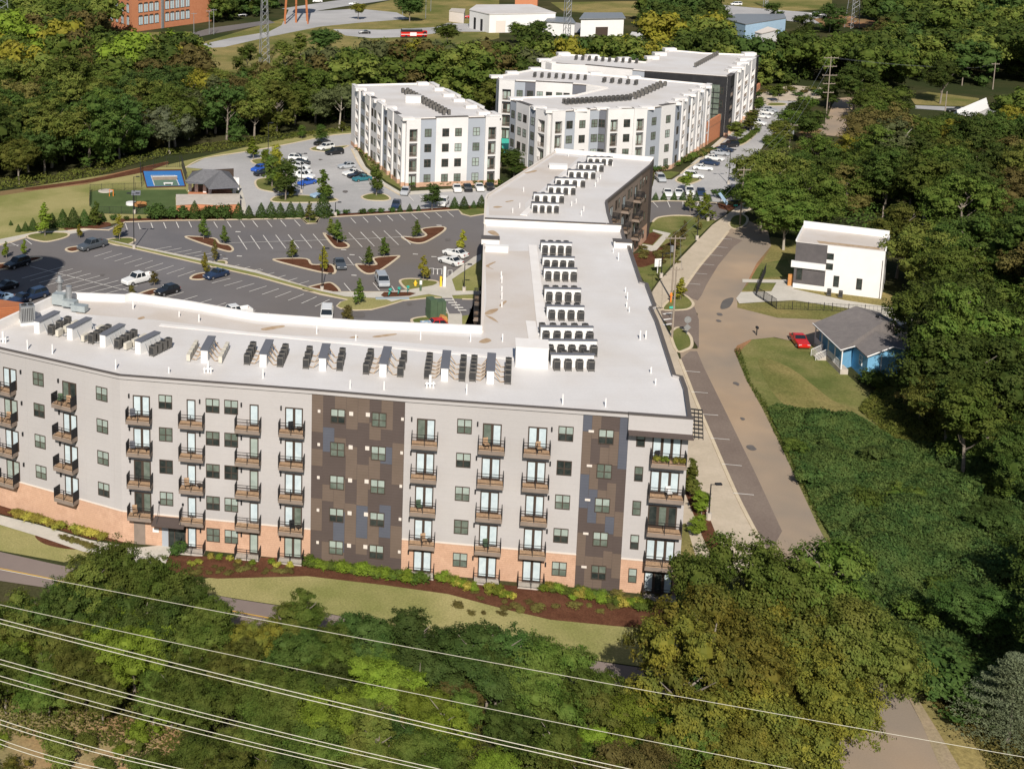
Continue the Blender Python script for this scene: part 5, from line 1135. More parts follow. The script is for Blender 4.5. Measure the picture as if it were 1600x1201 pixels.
def car_meshes(t):
    if t in CM: return CM[t]
    c = CAR[t]; L_, W = c['L']/2, c['W']/2; k = {}
    m = MB(); zb = .22 if t in ('sedan','hatch') else .32
    st = [(L_, sect(W*.80, zb+.12, c['hood']*.62, c['hood']*.70)), (L_-.18, sect(W*.95, zb, c['hood']*.72, c['hood']*.86)), (c['hoodx'], sect(W, zb, c['belt']*.80, c['hood'])),
          (c['wsx'], sect(W, zb, c['belt']*.86, c['belt']))]
    if t == 'pickup': st += [(c['bgx'], sect(W, zb, c['belt']*.86, c['belt'])), (c['bgx']-.02, sect(W, zb, .75, .82)), (-L_+.12, sect(W, zb, .75, .82)), (-L_, sect(W*.97, zb+.1, .7, .8))]
    else: st += [(c['bgx'], sect(W, zb, c['belt']*.86, c['belt'])), (-L_+.1, sect(W*.94, zb, c['deck']*.8, c['deck']*.92)), (-L_, sect(W*.86, zb+.1, c['deck']*.7, c['deck']*.8))]
    station_loft(m, st, 0)
    if t == 'pickup':
        for y in (-W, W-.09): m.box(-L_+.02, c['bgx'], y, y+.09, .8, 1.2, 0)
        m.box(-L_+.02, -L_+.1, -W+.09, W-.09, .8, 1.2, 0)
    g = W*.80; rz = c['roof']
    m.hexa([(c['rfx']+.02,-g+.02,rz-.05),(c['rfx']+.02,g-.02,rz-.05),(c['rbx']-.02,g-.02,rz-.05),(c['rbx']-.02,-g+.02,rz-.05)][::-1], [(c['rfx']-.08,-g+.12,rz),(c['rfx']-.08,g-.12,rz),(c['rbx']+.08,g-.12,rz),(c['rbx']+.08,-g+.12,rz)][::-1], 0)
    for s in (-1, 1):      # pillars
        for x0, x1 in ((c['wsx'], c['rfx']), ((c['rfx']+c['rbx'])/2,)*2, (c['bgx'], c['rbx'])):
            m.hexa([(x0+.05,s*(W*.93)-.03,c['belt']-.02),(x0-.05,s*(W*.93)-.03,c['belt']-.02),(x0-.05,s*(W*.93)+.02,c['belt']-.02),(x0+.05,s*(W*.93)+.02,c['belt']-.02)], [(x1+.05,s*g-.03,rz-.04),(x1-.05,s*g-.03,rz-.04),(x1-.05,s*g+.02,rz-.04),(x1+.05,s*g+.02,rz-.04)], 0)
    k['body'] = m.mesh('body', CP['white'])
    m = MB(); b = W*.92
    m.hexa([(c['wsx'],-b,c['belt']-.01),(c['bgx'],-b,c['belt']-.01),(c['bgx'],b,c['belt']-.01),(c['wsx'],b,c['belt']-.01)][::-1], [(c['rfx'],-g,rz-.05),(c['rbx'],-g,rz-.05),(c['rbx'],g,rz-.05),(c['rfx'],g,rz-.05)][::-1]); k['glass'] = m.mesh('cabin_glass', M['carglass'])
    wr = .33 if t in ('sedan','hatch') else .38
    m = MB(); m.tube([(0,-.12,0),(0,.12,0)], wr, 14); k['wheel'] = m.mesh('wheel', M['tyre'])
    m = MB(); m.tube([(0,-.135,0),(0,.135,0)], wr*.62, 10); k['rim'] = m.mesh('rim', M['rim'])
    m = MB(); m.box(-.12, .02, -.2, .2, -.08, .08); k['headlight'] = m.mesh('headlight', M['lamp']); k['taillight'] = m.mesh('taillight', M['taillamp'])
    k['wr'] = wr; CM[t] = k; return k
def car(fx, fy, bx, by, kind, colr, label, group=None, world=None, near=True, scale=1.0):
    A, B = G(fx, fy), G(bx, by); c = CAR[kind]; k = car_meshes(kind); a = math.atan2(A[1]-B[1], A[0]-B[0])
    x, y = (A[0]+B[0])/2, (A[1]+B[1])/2
    r = thing('parked_'+('pickup' if kind == 'pickup' else 'van' if kind == 'van' else 'car'), label, {'pickup':'pickup truck','van':'van','suv':'car'}.get(kind, 'car'), (x, y, GZ+.03), a, group, scale=scale)
    put('body', k['body'], r, mat=CP[colr]); put('cabin_glass', k['glass'], r)
    L_, W = c['L']/2, c['W']/2; zh = c['hood']*.72
    for sx in (L_*.62, -L_*.60):
        for sy in (-W+.08, W-.08):
            wh = put('wheel', k['wheel'], r, (sx, sy, k['wr'])); put('rim', k['rim'], wh)
    if near:
        for sy in (-W*.66, W*.66): put('headlight', k['headlight'], r, (L_-.06, sy, zh)); put('taillight', k['taillight'], r, (-L_+.08, sy, c['deck']*.78 if kind != 'pickup' else .95))
    return r
car(127,393, 161,384, 'pickup', 'grey', 'dark grey pickup truck parked on the tip of the left island')
car(10,422, 44,412, 'suv', 'black', 'black suv by the curb in the big round shadow')
car(-8,456, 22,449, 'sedan', 'black', 'black car in shadow at the left edge')
car(36,472, 70,462, 'suv', 'navy', 'dark suv with grille towards the brick red roof')
car(-14,476, 12,468, 'sedan', 'ltblue', 'pale blue car cut by the left edge')
car(18,477, 46,468, 'sedan', 'navy', 'dark blue car low behind the white parapet')
car(196,447, 236,437, 'pickup', 'white', 'white crew cab pickup in the middle of the car park')
car(246,463, 276,455, 'hatch', 'black', 'black hatchback right of the planted island')
car(325,437, 350,430, 'sedan', 'navy', 'dark blue sedan beside the small round island')
car(345,498, 384,492, 'pickup', 'white', 'white utility pickup just behind the roof parapet')
car(510,505, 511,491, 'van', 'white', 'white van facing the camera behind the parapet')
car(535,425, 527,410, 'sedan', 'grey', 'dark grey sedan by the tip of the mulch island')
car(602,454, 593,435, 'van', 'silver', 'silver minivan next to the bicycle docks')
car(693,396, 730,405, 'sedan', 'white', 'white sedan, farther of the two at the chargers')
car(686,407, 722,418, 'sedan', 'white', 'white sedan, nearer of the two at the chargers')
r = car(655,515, 699,512, 'hatch', 'red', 'red car with blue and white painted bonnet behind the parapet')
m = MB(); m.box(-.6, 1.9, -.7, .7, .9, 1.12); put('painted_bonnet', m.mesh('painted_bonnet', CP['ltblue']), r)
for x, y in ((1.2,.3),(.3,-.35),(1.5,-.4)): put('white_spot', MB().cone((x,y), .22, .22, 1.12, 1.15, 10).mesh('white_spot', CP['white']), r)
UL = [(393,270,415,264,'hatch','blue','bright blue car at the left of the upper car park'),(398,276,424,272,'sedan','black','black car below the bright blue one in the upper car park'),
 (480,252,452,250,'suv','white','white suv, farthest in the row by the dark tree'),(484,258,456,256,'sedan','black','black car between white ones in the upper row'),(486,266,452,262,'suv','white','large white suv in the upper row'),
 (488,273,455,270,'suv','white','white suv with rails behind the lamp post'),(490,281,456,277,'pickup','white','white pickup behind the lamp post'),(467,291,492,286,'sedan','blue','blue sedan, nearest of the upper row'),
 (430,301,455,299,'sedan','black','dark car under the big dark tree'),(487,310,514,306,'sedan','ltblue','pale blue car behind the tall cypress'),
 (497,236,520,232,'suv','white','white jeep like suv at the turn of the upper road'),(494,228,512,225,'sedan','black','black car at the turn of the upper road'),(509,243,536,240,'suv','black','black suv near the brick steps'),
 (529,264,554,262,'hatch','silver','silver hatchback against the walk'),(538,275,562,272,'sedan','white','white sedan beside the teal car'),(545,279,570,276,'sedan','black','black sedan beside the teal car'),(553,284,578,281,'sedan','teal','teal car against the walk'),
 (630,308,636,299,'hatch','silver','silver hatchback backing on the hedge of the white block'),(616,330,622,318,'hatch','navy','dark blue hatchback behind the clipped bushes'),(688,326,696,316,'suv','white','white car behind the dark round tree'),
 (716,303,712,294,'sedan','white','white sedan left below the white block'),(733,302,728,293,'sedan','black','black sedan below the white block'),(752,302,746,292,'sedan','white','white sedan right below the white block'),(768,300,763,292,'sedan','black','dark car half hidden by the white roof')]
for i, (a, b, c_, d, k, cl, lb) in enumerate(UL): car(a, b, c_, d, k, cl, lb, 'cars in the upper car park', near=False, scale=.94)
NR = [(1036,287,1028,279,'suv','silver','silver suv at the mouth of the north street'),(1046,311,1040,300,'sedan','white','white car, first behind the small hedge'),(1062,311,1059,300,'sedan','white','white car, second behind the small hedge'),(1079,309,1076,298,'suv','white','white suv, third behind the small hedge'),(1096,309,1094,299,'sedan','navy','navy car, fourth behind the small hedge'),
 (1100,280,1068,277,'suv','white','large white suv by the young street tree'),(1111,267,1086,265,'sedan','white','white sedan, nearest of the angled row'),(1120,259,1098,256,'sedan','navy','navy sedan in the angled row'),(1128,252,1106,249,'sedan','white','white sedan in the angled row beside a navy one'),(1137,244,1114,241,'sedan','silver','silver sedan in the angled row'),(1143,238,1121,235,'sedan','navy','dark blue sedan, farthest of the near angled row'),
 (1126,231,1154,229,'suv','black','black suv at the arcade corner'),(1173,200,1160,203,'sedan','black','black car under the street tree'),(1195,197,1172,194,'suv','white','white suv, nearest of the far angled row'),(1202,186,1180,183,'sedan','white','white car in the far angled row'),(1208,180,1187,177,'sedan','white','second white car in the far angled row'),(1213,176,1192,173,'sedan','silver','silver car, farthest of the far angled row')]
for (a, b, c_, d, k, cl, lb) in NR: car(a, b, c_, d, k, cl, lb, 'cars along the north street', near=False, scale=.92)
car(1258,548,1240,528,'sedan','red','red car on the grass by the blue house')
for (a, b, c_, d, k, cl, lb) in [(563,53,576,53,'sedan','black','dark car on the far road left of the fire engine'),(730,29,742,29,'pickup','red','red and white truck by the far white warehouse'),(1140,9,1160,9,'van','white','white van on the far road at the top right'),(1268,25,1280,26,'van','white','white trailer beside the far gravel yard'),(487,4,505,4,'sedan','white','white car at the top edge left of centre'),(545,8,560,8,'sedan','white','white car on the far left road at the top'),(367,21,380,22,'sedan','silver','silver car in the small lot by the mill'),(372,26,386,26,'sedan','black','black car in the small lot by the mill'),
    (1486,175,1500,176,'sedan','black','black car on the lane beside the white cottage'),(1440,560,1456,552,'sedan','white','white car under the trees beside the blue house')]:
    car(a, b, c_, d, k, cl, lb, None, near=False)
# fire engine on the far road
a = G(646,59); t = thing('fire_engine', 'red fire engine with a black and white top on the far road', 'fire engine', (a[0], a[1], GZ+.03), .02)
m = MB(); m.box(-5, 5, -1.25, 1.25, .6, 2.3, 0); m.box(3.4, 5.1, -1.25, 1.25, .6, 2.7, 0); put('body', m.mesh('body', CP['red']), t)
m = MB(); m.box(-4.8, 3.2, -1.2, 1.2, 2.3, 3.2, 0); m.box(-4.6, 3, -.4, .4, 3.2, 3.5, 1); put('superstructure', m.mesh('superstructure', [M['black'], M['metal']]), t)
m = MB(); m.box(-5.02, 5.02, -1.28, 1.28, 1.3, 1.5); m.box(-1.5, 1.0, -1.3, -1.25, .8, 2.1); put('stripe', m.mesh('stripe', M['white']), t)
m = MB(); m.box(5.0, 5.13, -1.1, 1.1, 1.7, 2.5); m.box(3.8, 4.8, -1.27, 1.27, 1.7, 2.5); put('cabin_glass', m.mesh('cabin_glass', M['carglass']), t)
for sx in (-3, 3.6):
    for sy in (-1.2, 1.2): put('wheel', once('fw', lambda: MB().tube([(0,-.2,0),(0,.2,0)], .55, 12).mesh('wheel', M['tyre'])), t, (sx, sy, .55))
# ------------------------------------------------------------------ lamps and poles
def base_h(px, pb, pt):
    """height of a vertical thing whose foot is at pixel row pb and head at row pt"""
    g = G(px, pb); d = ray(px, pt); t = g[1]/d[1]; return CAM_H+d[2]*t-GZ
def light_pole(px, pb, pt, label, heads=2, group='car park light poles'):
    h = base_h(px, pb, pt); x, y = G(px, pb); t = thing('light_pole', label, 'light pole', (x, y, GZ), 0, group)
    put('pole', MB().cone((0,0), .09, .06, .8, h, 8).mesh('pole', M['black']), t); put('footing', MB().cone((0,0), .3, .3, 0, .85, 10).mesh('footing', M['slab']), t)
    m = MB()
    for s in ((-1, 1) if heads == 2 else (1,)): m.box(min(0, s*1.1), max(0, s*1.1), -.03, .03, h-.08, h-.02); m.box(min(s*.45, s*1.15), max(s*.45, s*1.15), -.2, .2, h-.06, h+.08)
    put('lamp_head', m.mesh('lamp_head', M['black']), t); return t
light_pole(209.5,389,302,'tall black light pole at the left end of the central strip',2)
light_pole(503,455,388,'black light pole in the mulch triangle of the central strip',1)
light_pole(524,338,316,'slim black light pole among the hedge cypresses',1)
light_pole(471,302,240,'double headed light pole in the upper car park',2)
light_pole(419,262,192,'tall pole light near the wood edge',1)
light_pole(1107,812,756,'black post lamp on the walk beside the corner',1,'post lamps by the street')
light_pole(1033,434,396,'black post lamp on the side lawn with a white lantern',1,'post lamps by the street')
light_pole(1089,375,340,'black post lamp at the far end of the side lawn',1,'post lamps by the street')
light_pole(1106,345,318,'small sign post lamp by the side parking',1,'post lamps by the street')
light_pole(1138,288,234,'tall black street light at the mouth of the north street',2,'north street lights')
light_pole(1214,216,176,'black street light midway along the north street',2,'north street lights')
light_pole(1236,180,158,'black street light at the far end of the north street',2,'north street lights')
light_pole(725,456,413,'thin black lamp post on the lawn by the wing',1)
light_pole(210,334,276,'pole with a solar panel in the dog park',1)
a = G(210,334); 
for px, pb, pt, lb in ((210,334,300,'tilted dark solar panel on its pole in the dog park'),):
    h = base_h(px, pb, pt); t = thing('solar_panel', lb, 'solar panel', (a[0]+.4, a[1]-.3, GZ)); m = MB(); m.hexa([(-.9,-.5,h-.5),(.9,-.5,h-.5),(.9,.5,h+.2),(-.9,.5,h+.2)], [(-.9,-.52,h-.44),(.9,-.52,h-.44),(.9,.48,h+.26),(-.9,.48,h+.26)]); put('panel', m.mesh('panel', M['navy_panel'] if 'navy_panel' in M else M['cdark']), t); put('post', MB().cone((0,0), .07, .07, 0, h, 6).mesh('post', M['black']), t)
def util_pole(px, pb, pt, label, arms=((0.0,1.2),), trans=0, mat='pole_wood', group='wooden utility poles', w=.16, h=None):
    h = h or base_h(px, pb, pt); x, y = G(px, pb); t = thing('utility_pole', label, 'utility pole', (x, y, GZ), 0, group)
    put('pole', MB().cone((0,0), w, w*.65, 0, h, 8).mesh('pole', M[mat]), t)
    for dz, hw in arms:
        m = MB(); m.box(-hw, hw, -.16, -.04, h-.5-dz, h-.36-dz)
        for s in (-hw+.1, -hw*.4, hw*.4, hw-.1): m.cone((s,-.1), .05, .05, h-.36-dz, h-.15-dz, 6)
        put('crossarm', m.mesh('crossarm', M[mat]), t)
    for k in range(trans): put('transformer', MB().cone((-.5+.5*k,-.32), .26, .26, h-2.6, h-1.6, 10).mesh('transformer', M['metal']), t)
    return t, (x, y, GZ+h)
UP = {}
UP['a'] = util_pole(1050,528,417,'near wooden pole on the street bump-out', ((0,1.0),), 0)
UP['b'] = util_pole(1049,469,368,'wooden pole with a grey transformer behind the near one', ((0,1.6),), 1)
UP['c'] = util_pole(1156,352,262,'wooden pole on the dark bump-out in tree shade', ((0,1.3),(1.0,.9)), 0)
UP['d'] = util_pole(1233,232,193,'pole with three transformers above the street trees', ((0,1.6),), 3)
UP['e'] = util_pole(1289,203,88,'tall pole with many crossarms by the second road', ((0,1.9),(2.2,1.6),(4.5,1.9),(6.7,1.6),(9,1.4)), 0)
UP['f'] = util_pole(1272,118,81,'old brown pole with two crossarms above the woods', ((0,1.9),(1.6,1.6)), 0)
UP['g'] = util_pole(1503,134,104,'pole with a transformer in front of the dark round tree', ((0,1.4),), 1)
UP['h'] = util_pole(1551,140,98,'brown pole with a street lamp arm at the right', ((0,1.2),), 0)
UP['i'] = util_pole(1473,209,143,'bare pale pole beside the small lane', (), 0)
UP['j'] = util_pole(1376,370,322,'thin pole behind the white house', (), 0)
for x, pb, pt in ((46,64,32),(52,64,33),(303,54,20),(327,54,16),(334,54,14),(629,24,-4),(665,30,-6),(673,18,-8)):
    util_pole(x, pb, pt, 'slim far pole near the top edge', ((0,1.2),), 0, 'metal', 'far poles near the top edge', .15)
# lattice towers
def lattice(px, pb, pt, label, w0, w1, arms, mat='metal'):
    h = base_h(px, pb, pt); x, y = G(px, pb); t = thing('transmission_tower', label, 'pylon', (x, y, GZ), .2)
    m = MB(); n = 14
    def wd(z): return w0+(w1-w0)*z/h
    for k in range(n):
        za, zb_ = h*k/n, h*(k+1)/n; a, b = wd(za)/2, wd(zb_)/2
        for sx in (-1, 1):
            for sy in (-1, 1): m.tube([(sx*a,sy*a,za),(sx*b,sy*b,zb_)], .13, 4, cap=False)
        m.tube([(-a,-a,za),(b,-b,zb_)], .08, 4, cap=False); m.tube([(a,-a,za),(-b,-b,zb_)], .08, 4, cap=False); m.tube([(a,a,za),(b,-b,zb_)], .08, 4, cap=False); m.tube([(-a,a,za),(-b,-b,zb_)], .08, 4, cap=False)
    put('lattice', m.mesh('lattice', M[mat]), t)
    for z, hw in arms:
        m = MB(); z = h*z
        for s in (-1, 1): m.tube([(0,0,z+.8),(s*hw,0,z)], .12, 4); m.tube([(0,0,z-.2),(s*hw,0,z)], .12, 4); m.tube([(s*hw,0,z),(s*hw,0,z-1.5)], .09, 4)
        put('crossarm', m.mesh('crossarm', M[mat]), t)
    return (x, y, GZ), h
T1 = lattice(413,98,-46,'slender grey lattice tower with three pairs of arms at the top centre left', 3.0, 1.2, ((.72,5),(.82,5.5),(.93,5)))
T2 = lattice(5,92,-60,'grey lattice tower at the top left corner', 7.0, 2.0, ((.85,7),))
T3 = lattice(884,86,-40,'tall square lattice mast rising behind the white blocks', 1.9, 1.7, ((.95,4),))
T4 = lattice(1331,44,-60,'lattice tower at the top right beyond the gravel yard', 4.0, 1.4, ((.55,6),(.75,6),(.9,5)))
lattice(1196,12,-40,'thin far mast at the top right', 1.5, 1.0, ())
# old water tower with rust coloured legs at the top edge (its tank is above the picture)
def water_tower(x, y, rad, h, th, legs, mat, label, tank='steel_blue'):
    t = thing('water_tower', label, 'water tower', (x, y, GZ))
    for k in range(legs):
        a = 2*math.pi*(k+.5)/legs; put('leg', MB().tube([(rad*1.35*math.cos(a), rad*1.35*math.sin(a), 0), (rad*.85*math.cos(a), rad*.85*math.sin(a), h)], .32, 6).mesh('leg', M[mat]), t)
    m = MB()
    for z in (h*.35, h*.68):
        r_ = rad*(1.35-.5*z/h)
        for k in range(legs):
            a, b = 2*math.pi*(k+.5)/legs, 2*math.pi*(k+1.5)/legs; m.tube([(r_*math.cos(a), r_*math.sin(a), z), (r_*math.cos(b), r_*math.sin(b), z)], .12, 4)
    put('brace', m.mesh('brace', M[mat]), t)
    m = MB(); prof = [(.05,h-2.0),(rad*.6,h-1.4),(rad*.93,h-.3),(rad,h+.5),(rad,h+th),(rad*.6,h+th+1.3),(.05,h+th+2.0)]
    m.tube([(0,0,z) for _, z in prof], [r_ for r_, _ in prof], 24); put('tank', m.mesh('tank', M[tank]), t)
    put('riser', MB().cone((0,0), .45, .45, 0, h-1.8, 10).mesh('riser', M[mat]), t)
a = G(462,34); water_tower(a[0], a[1]-4, 5.0, 30, 7, 4, 'terracotta', 'water tower on rust coloured legs at the top edge')
# water tower left of the picture that throws the round shadow on the car park
sx_, sy_ = G(44,424); hh = 47; off = (hh-GZ)/math.tan(R(SUN_EL))
water_tower(sx_-off*math.sin(R(SUN_AZ)), sy_-off*math.cos(R(SUN_AZ)), 5.3, hh-5, 8.5, 6, 'metal', 'grey water tower left of the car park')
# ------------------------------------------------------------------ wires
def wire(p, q, sag, label, rad=.03, mat='wire', group='power lines crossing the foreground', n=14):
    m = MB(); pts = []
    for k in range(n+1):
        t = k/n; pts.append((q[0]*t+p[0]*(1-t)-p[0], q[1]*t+p[1]*(1-t)-p[1], q[2]*t+p[2]*(1-t)-p[2]-4*sag*t*(1-t)))
    m.tube(pts, rad, 5); thing('power_line', label, 'power line', p, 0, group, m.mesh('power_line', M[mat]))
def fwire(xl, yl, xr, yr, zl, zr, label, rad=.032, sag=.35):
    # span prolonged past both picture edges
    a, b = G3(xl, yl, zl), G3(xr, yr, zr); d = [b[i]-a[i] for i in range(3)]
    p = tuple(a[i]-d[i]*.25 for i in range(3)); q = tuple(b[i]+d[i]*.25 for i in range(3))
    wire(p, q, sag, label, rad)
WL = [('topmost',0,884,1600,1176,33,30,.022),('second from the top',0,939,1270,1201,31,29,.022),('third, upper wire of a pair',0,961,1015,1201,34,32.5,.03),('fourth, lower wire of a pair',0,967.5,985,1201,33.8,32.3,.03),
      ('fifth, upper wire of the second pair',0,1024,715,1201,32,31,.028),('sixth, lower wire of the second pair',0,1031,690,1201,31.8,30.8,.028),('seventh, upper wire of the third pair',0,1050,600,1201,30,29,.028),('eighth, lower wire of the third pair',0,1058,575,1201,29.8,28.8,.028),
      ('ninth, upper wire of the fourth pair',0,1118,315,1201,31,30.2,.028),('tenth, lower wire of the fourth pair',0,1125,290,1201,30.8,30,.028),('eleventh, upper wire of the lowest pair',0,1149,195,1201,29,28.5,.026),('lowest',0,1156,170,1201,28.8,28.3,.026)]
for nm, a, b, c_, d, z1, z2, rr in WL: fwire(a, b, c_, d, z1, z2, 'pale power line across the foreground, '+nm, rr*.62)
def pole_wire(a, b, dx=0, dz=0, lb=''):
    p, q = UP[a][1], UP[b][1]; wire((p[0]+dx, p[1], p[2]-.3+dz), (q[0]+dx, q[1], q[2]-.3+dz), .6, lb, .018, 'metal', 'thin wires between the wooden poles')
for k, (a, b) in enumerate((('a','b'),('b','c'),('c','d'),('d','e'),('e','g'),('g','h'))):
    for dx in (-.8, .8): pole_wire(a, b, dx, 0, 'thin wire strung between two wooden poles')
# ------------------------------------------------------------------ small street furniture
def sign(px, pb, pt, shape, mat, label, cat='sign', w=.6):
    h = base_h(px, pb, pt); x, y = G(px, pb); t = thing('road_sign', label, cat, (x, y, GZ)); put('post', MB().cone((0,0), .035, .035, 0, h-.1, 6).mesh('post', M['metal']), t)
    for k, s in enumerate(shape):
        z = h-w/2-k*w*1.15; m = MB()
        if s == 'o': m.tube([(0,-.05,z),(0,-.02,z)], w/2, 20)
        elif s == 'd': m.tube([(0,-.05,z),(0,-.02,z)], w/2*1.1, 4)
        else: m.box(-w/2, w/2, -.05, -.02, z-w*.2, z+w*.2)
        put('sign_plate', m.mesh('sign_plate', M[mat]), t)
    return t
sign(1073,524,494,'od','metal','round and diamond grey sign backs on a post at the bump-out',w=1.05)
t = sign(1049,500,476,'r','teal','small green street name blade beside the orange beacon',w=.85)
a = G(1048,473); t = thing('pedestrian_marker', 'small orange marker post on the upper bump-out', 'marker', (a[0], a[1], GZ)); put('post', MB().cone((0,0), .12, .12, 0, 1.2, 8).mesh('post', M['orange']), t); put('cap', MB().cone((0,0), .25, .1, 1.2, 1.7, 8).mesh('cap', M['orange']), t)
sign(1208,222,208,'d','yellow','yellow diamond warning sign on the north street',w=.9)
sign(1148,338,318,'r','teal','small teal sign at the walk beside the entrance bed',w=.8)
a = G(1125,326); t = thing('flag_banner', 'white and blue feather flag leaning over the walk', 'banner', (a[0], a[1], GZ)); m = MB(); m.tube([(0,0,0),(0,0,2.4),(-.4,0,3.0)], .03, 5); put('post', m.mesh('post', M['black']), t)
m = MB(); m.hexa([(-.6,-.02,3.1),(1.2,-.02,.7),(1.2,.02,.7),(-.6,.02,3.1)], [(-.1,-.02,3.4),(1.6,-.02,1.2),(1.6,.02,1.2),(-.1,.02,3.4)]); put('flag', m.mesh('flag', CP['ltblue']), t)
# transformer cabinet by the crosswalk
a = G(682,497); t = thing('utility_cabinet', 'tall dark green utility enclosure beside the crosswalk', 'utility box', (a[0], a[1], GZ), .3)
for k, (x0, x1, y0, y1, h) in enumerate(((-1.3,-.2,-.6,1.2,3.2),(-.15,.6,-.6,.9,2.8),(.65,1.3,-.6,.9,2.8))): put('cabinet', MB().box(x0, x1, y0, y1, 0, h).mesh('cabinet', M['green_box']), t)
a = G(691,499); thing('rock', 'pale orange boulder next to the green utility enclosure', 'boulder', (a[0], a[1]-.8, GZ), .4, None, MB().hexa([(-.7,-.5,0),(.7,-.5,0),(.6,.5,0),(-.6,.5,0)], [(-.4,-.3,1.0),(.4,-.35,.8),(.3,.3,.9),(-.35,.3,1.1)]).mesh('rock', M['timber']))
# bike share dock
a = G(612,468); t = thing('bicycle_dock', 'blue base of the bike share dock beside the walk', 'bike dock', (a[0], a[1], GZ)); m = MB(); m.box(-2.6, 2.8, -.4, .4, .12, .3); put('base', m.mesh('base', M['steel_blue']), t)
for k, nm in enumerate(('left','middle','right')):
    x, y = G(608+k*14.5, 464-k*2); t = thing('bicycle', 'teal and white share bicycle, %s of the three at the dock' % nm, 'bicycle', (x, y, GZ+.1), 1.2+.1*k, 'share bicycles at the dock')
    for sx in (-.55, .55):
        m = MB(); seg = 14; pts = [(sx+.34*math.cos(2*math.pi*i/seg), 0, .36+.34*math.sin(2*math.pi*i/seg)) for i in range(seg+1)]; m.tube(pts, .03, 5); put('wheel', m.mesh('wheel', M['tyre']), t)
    m = MB(); m.tube([(-.55,0,.36),(-.1,0,.85),(.45,0,.9),(.55,0,.36)], .035, 5); m.tube([(-.1,0,.85),(0,0,.35),(.45,0,.9)], .035, 5); put('frame', m.mesh('frame', M['teal']), t)
    m = MB(); m.tube([(.45,-.28,1.1),(.45,.28,1.1)], .03, 5); m.box(.55, .95, -.2, .2, .8, 1.1); put('basket', m.mesh('basket', M['teal']), t); put('saddle', MB().box(-.25, .05, -.09, .09, .95, 1.02).mesh('saddle', M['black']), t)
# charging posts, bin, bollards
a = G(694,449); t = thing('charging_post', 'tall white charging post with a yellow guard at the walk', 'charger', (a[0], a[1], GZ)); put('post', MB().box(-.22, .22, -.18, .18, 0, 3.6).mesh('post', M['white']), t); put('guard', MB().box(-.75, -.4, -.12, .12, 0, 1.9).mesh('guard', M['yellow']), t)
for k, (px, py) in enumerate(((674,428),(680,429),(687,429),(703,431))):
    a = G(px, py); thing('white_barrier', 'white steel hoop barrier at the chargers, %s from the left' % ORD[k], 'barrier', (a[0], a[1], GZ), .1, 'hoop barriers at the chargers', MB().tube([(-.35,0,0),(-.35,0,1.0),(.35,0,1.0),(.35,0,0)], .05, 5).mesh('white_barrier', M['white']))
a = G(657,456); t = thing('litter_bin', 'dark green dog waste post beside the small lawn', 'bin', (a[0], a[1], GZ)); put('post', MB().box(-.16, .16, -.12, .12, 0, 2.2).mesh('post', M['green_box']), t); put('box', MB().box(-.2, .2, -.2, -.12, 1.3, 2.0).mesh('box', M['white']), t)
a = G(649,447); thing('fire_hydrant', 'yellow fire hydrant on the lawn island', 'hydrant', (a[0], a[1], GZ), 0, None, MB().cone((0,0), .22, .18, 0, .7, 10).cone((0,0), .2, .08, .7, 1.0, 10).tube([(-.3,0,.5),(.3,0,.5)], .09, 8).mesh('fire_hydrant', M['yellow']))
a = G(218,443); 
a = G(1027,427); thing('white_board', 'small white board on the side lawn next to a lamp', 'sign', (a[0], a[1], GZ), .2, None, MB().box(-.6, .6, -.05, .05, 1.2, 2.6).box(-.05, .05, -.05, .05, 0, 1.2).mesh('white_board', M['white']))
a = G(203,334.5); 
for (px, py, r_, mat, lb) in ((205,320,1.1,'white','round white parasol top in the dog park'),(219,321,1.4,'timber','tan oval play platform in the dog park'),(165,299,1.6,'slab','pale oval slab at the dog park fence')):
    a = G(px, py); thing('dog_park_feature', lb, 'play equipment', (a[0], a[1], GZ+.05), 0, None, MB().cone((0,0), r_, r_*.96, 0, .12 if mat == 'slab' else .5, 20).mesh('dog_park_feature', M[mat]))
a = G(174,307); t = thing('agility_hoop', 'small orange hoop frame standing on the dog park turf', 'play equipment', (a[0], a[1], GZ)); put('hoop', MB().tube([(-.4,0,0),(-.4,0,1.4),(.4,0,1.4),(.4,0,0)], .09, 6).mesh('hoop', M['orange']), t)
a = G(263,289); thing('court_bench', 'white bench at the near edge of the blue court', 'bench', (a[0], a[1], GZ), 0, None, MB().box(-1, 1, -.3, .3, .35, .5).box(-.9, -.7, -.2, .2, 0, .35).box(.7, .9, -.2, .2, 0, .35).mesh('court_bench', M['white']))
a = G(1182,524); t = thing('mailbox', 'black mailbox post at the corner of the house lane', 'mailbox', (a[0], a[1], GZ)); put('post', MB().box(-.06, .06, -.06, .06, 0, 1.1).mesh('post', M['black']), t); put('box', MB().box(-.15, .15, -.3, .25, 1.1, 1.4).mesh('box', M['black']), t)
a = G(1234,447); t = thing('timber_door', 'orange timber entrance screen at the left side of the white house', 'door', (a[0], a[1], GZ)); put('panel', MB().box(-.4, .4, -.05, .05, 0, 2.1).mesh('panel', M['timber']), t)
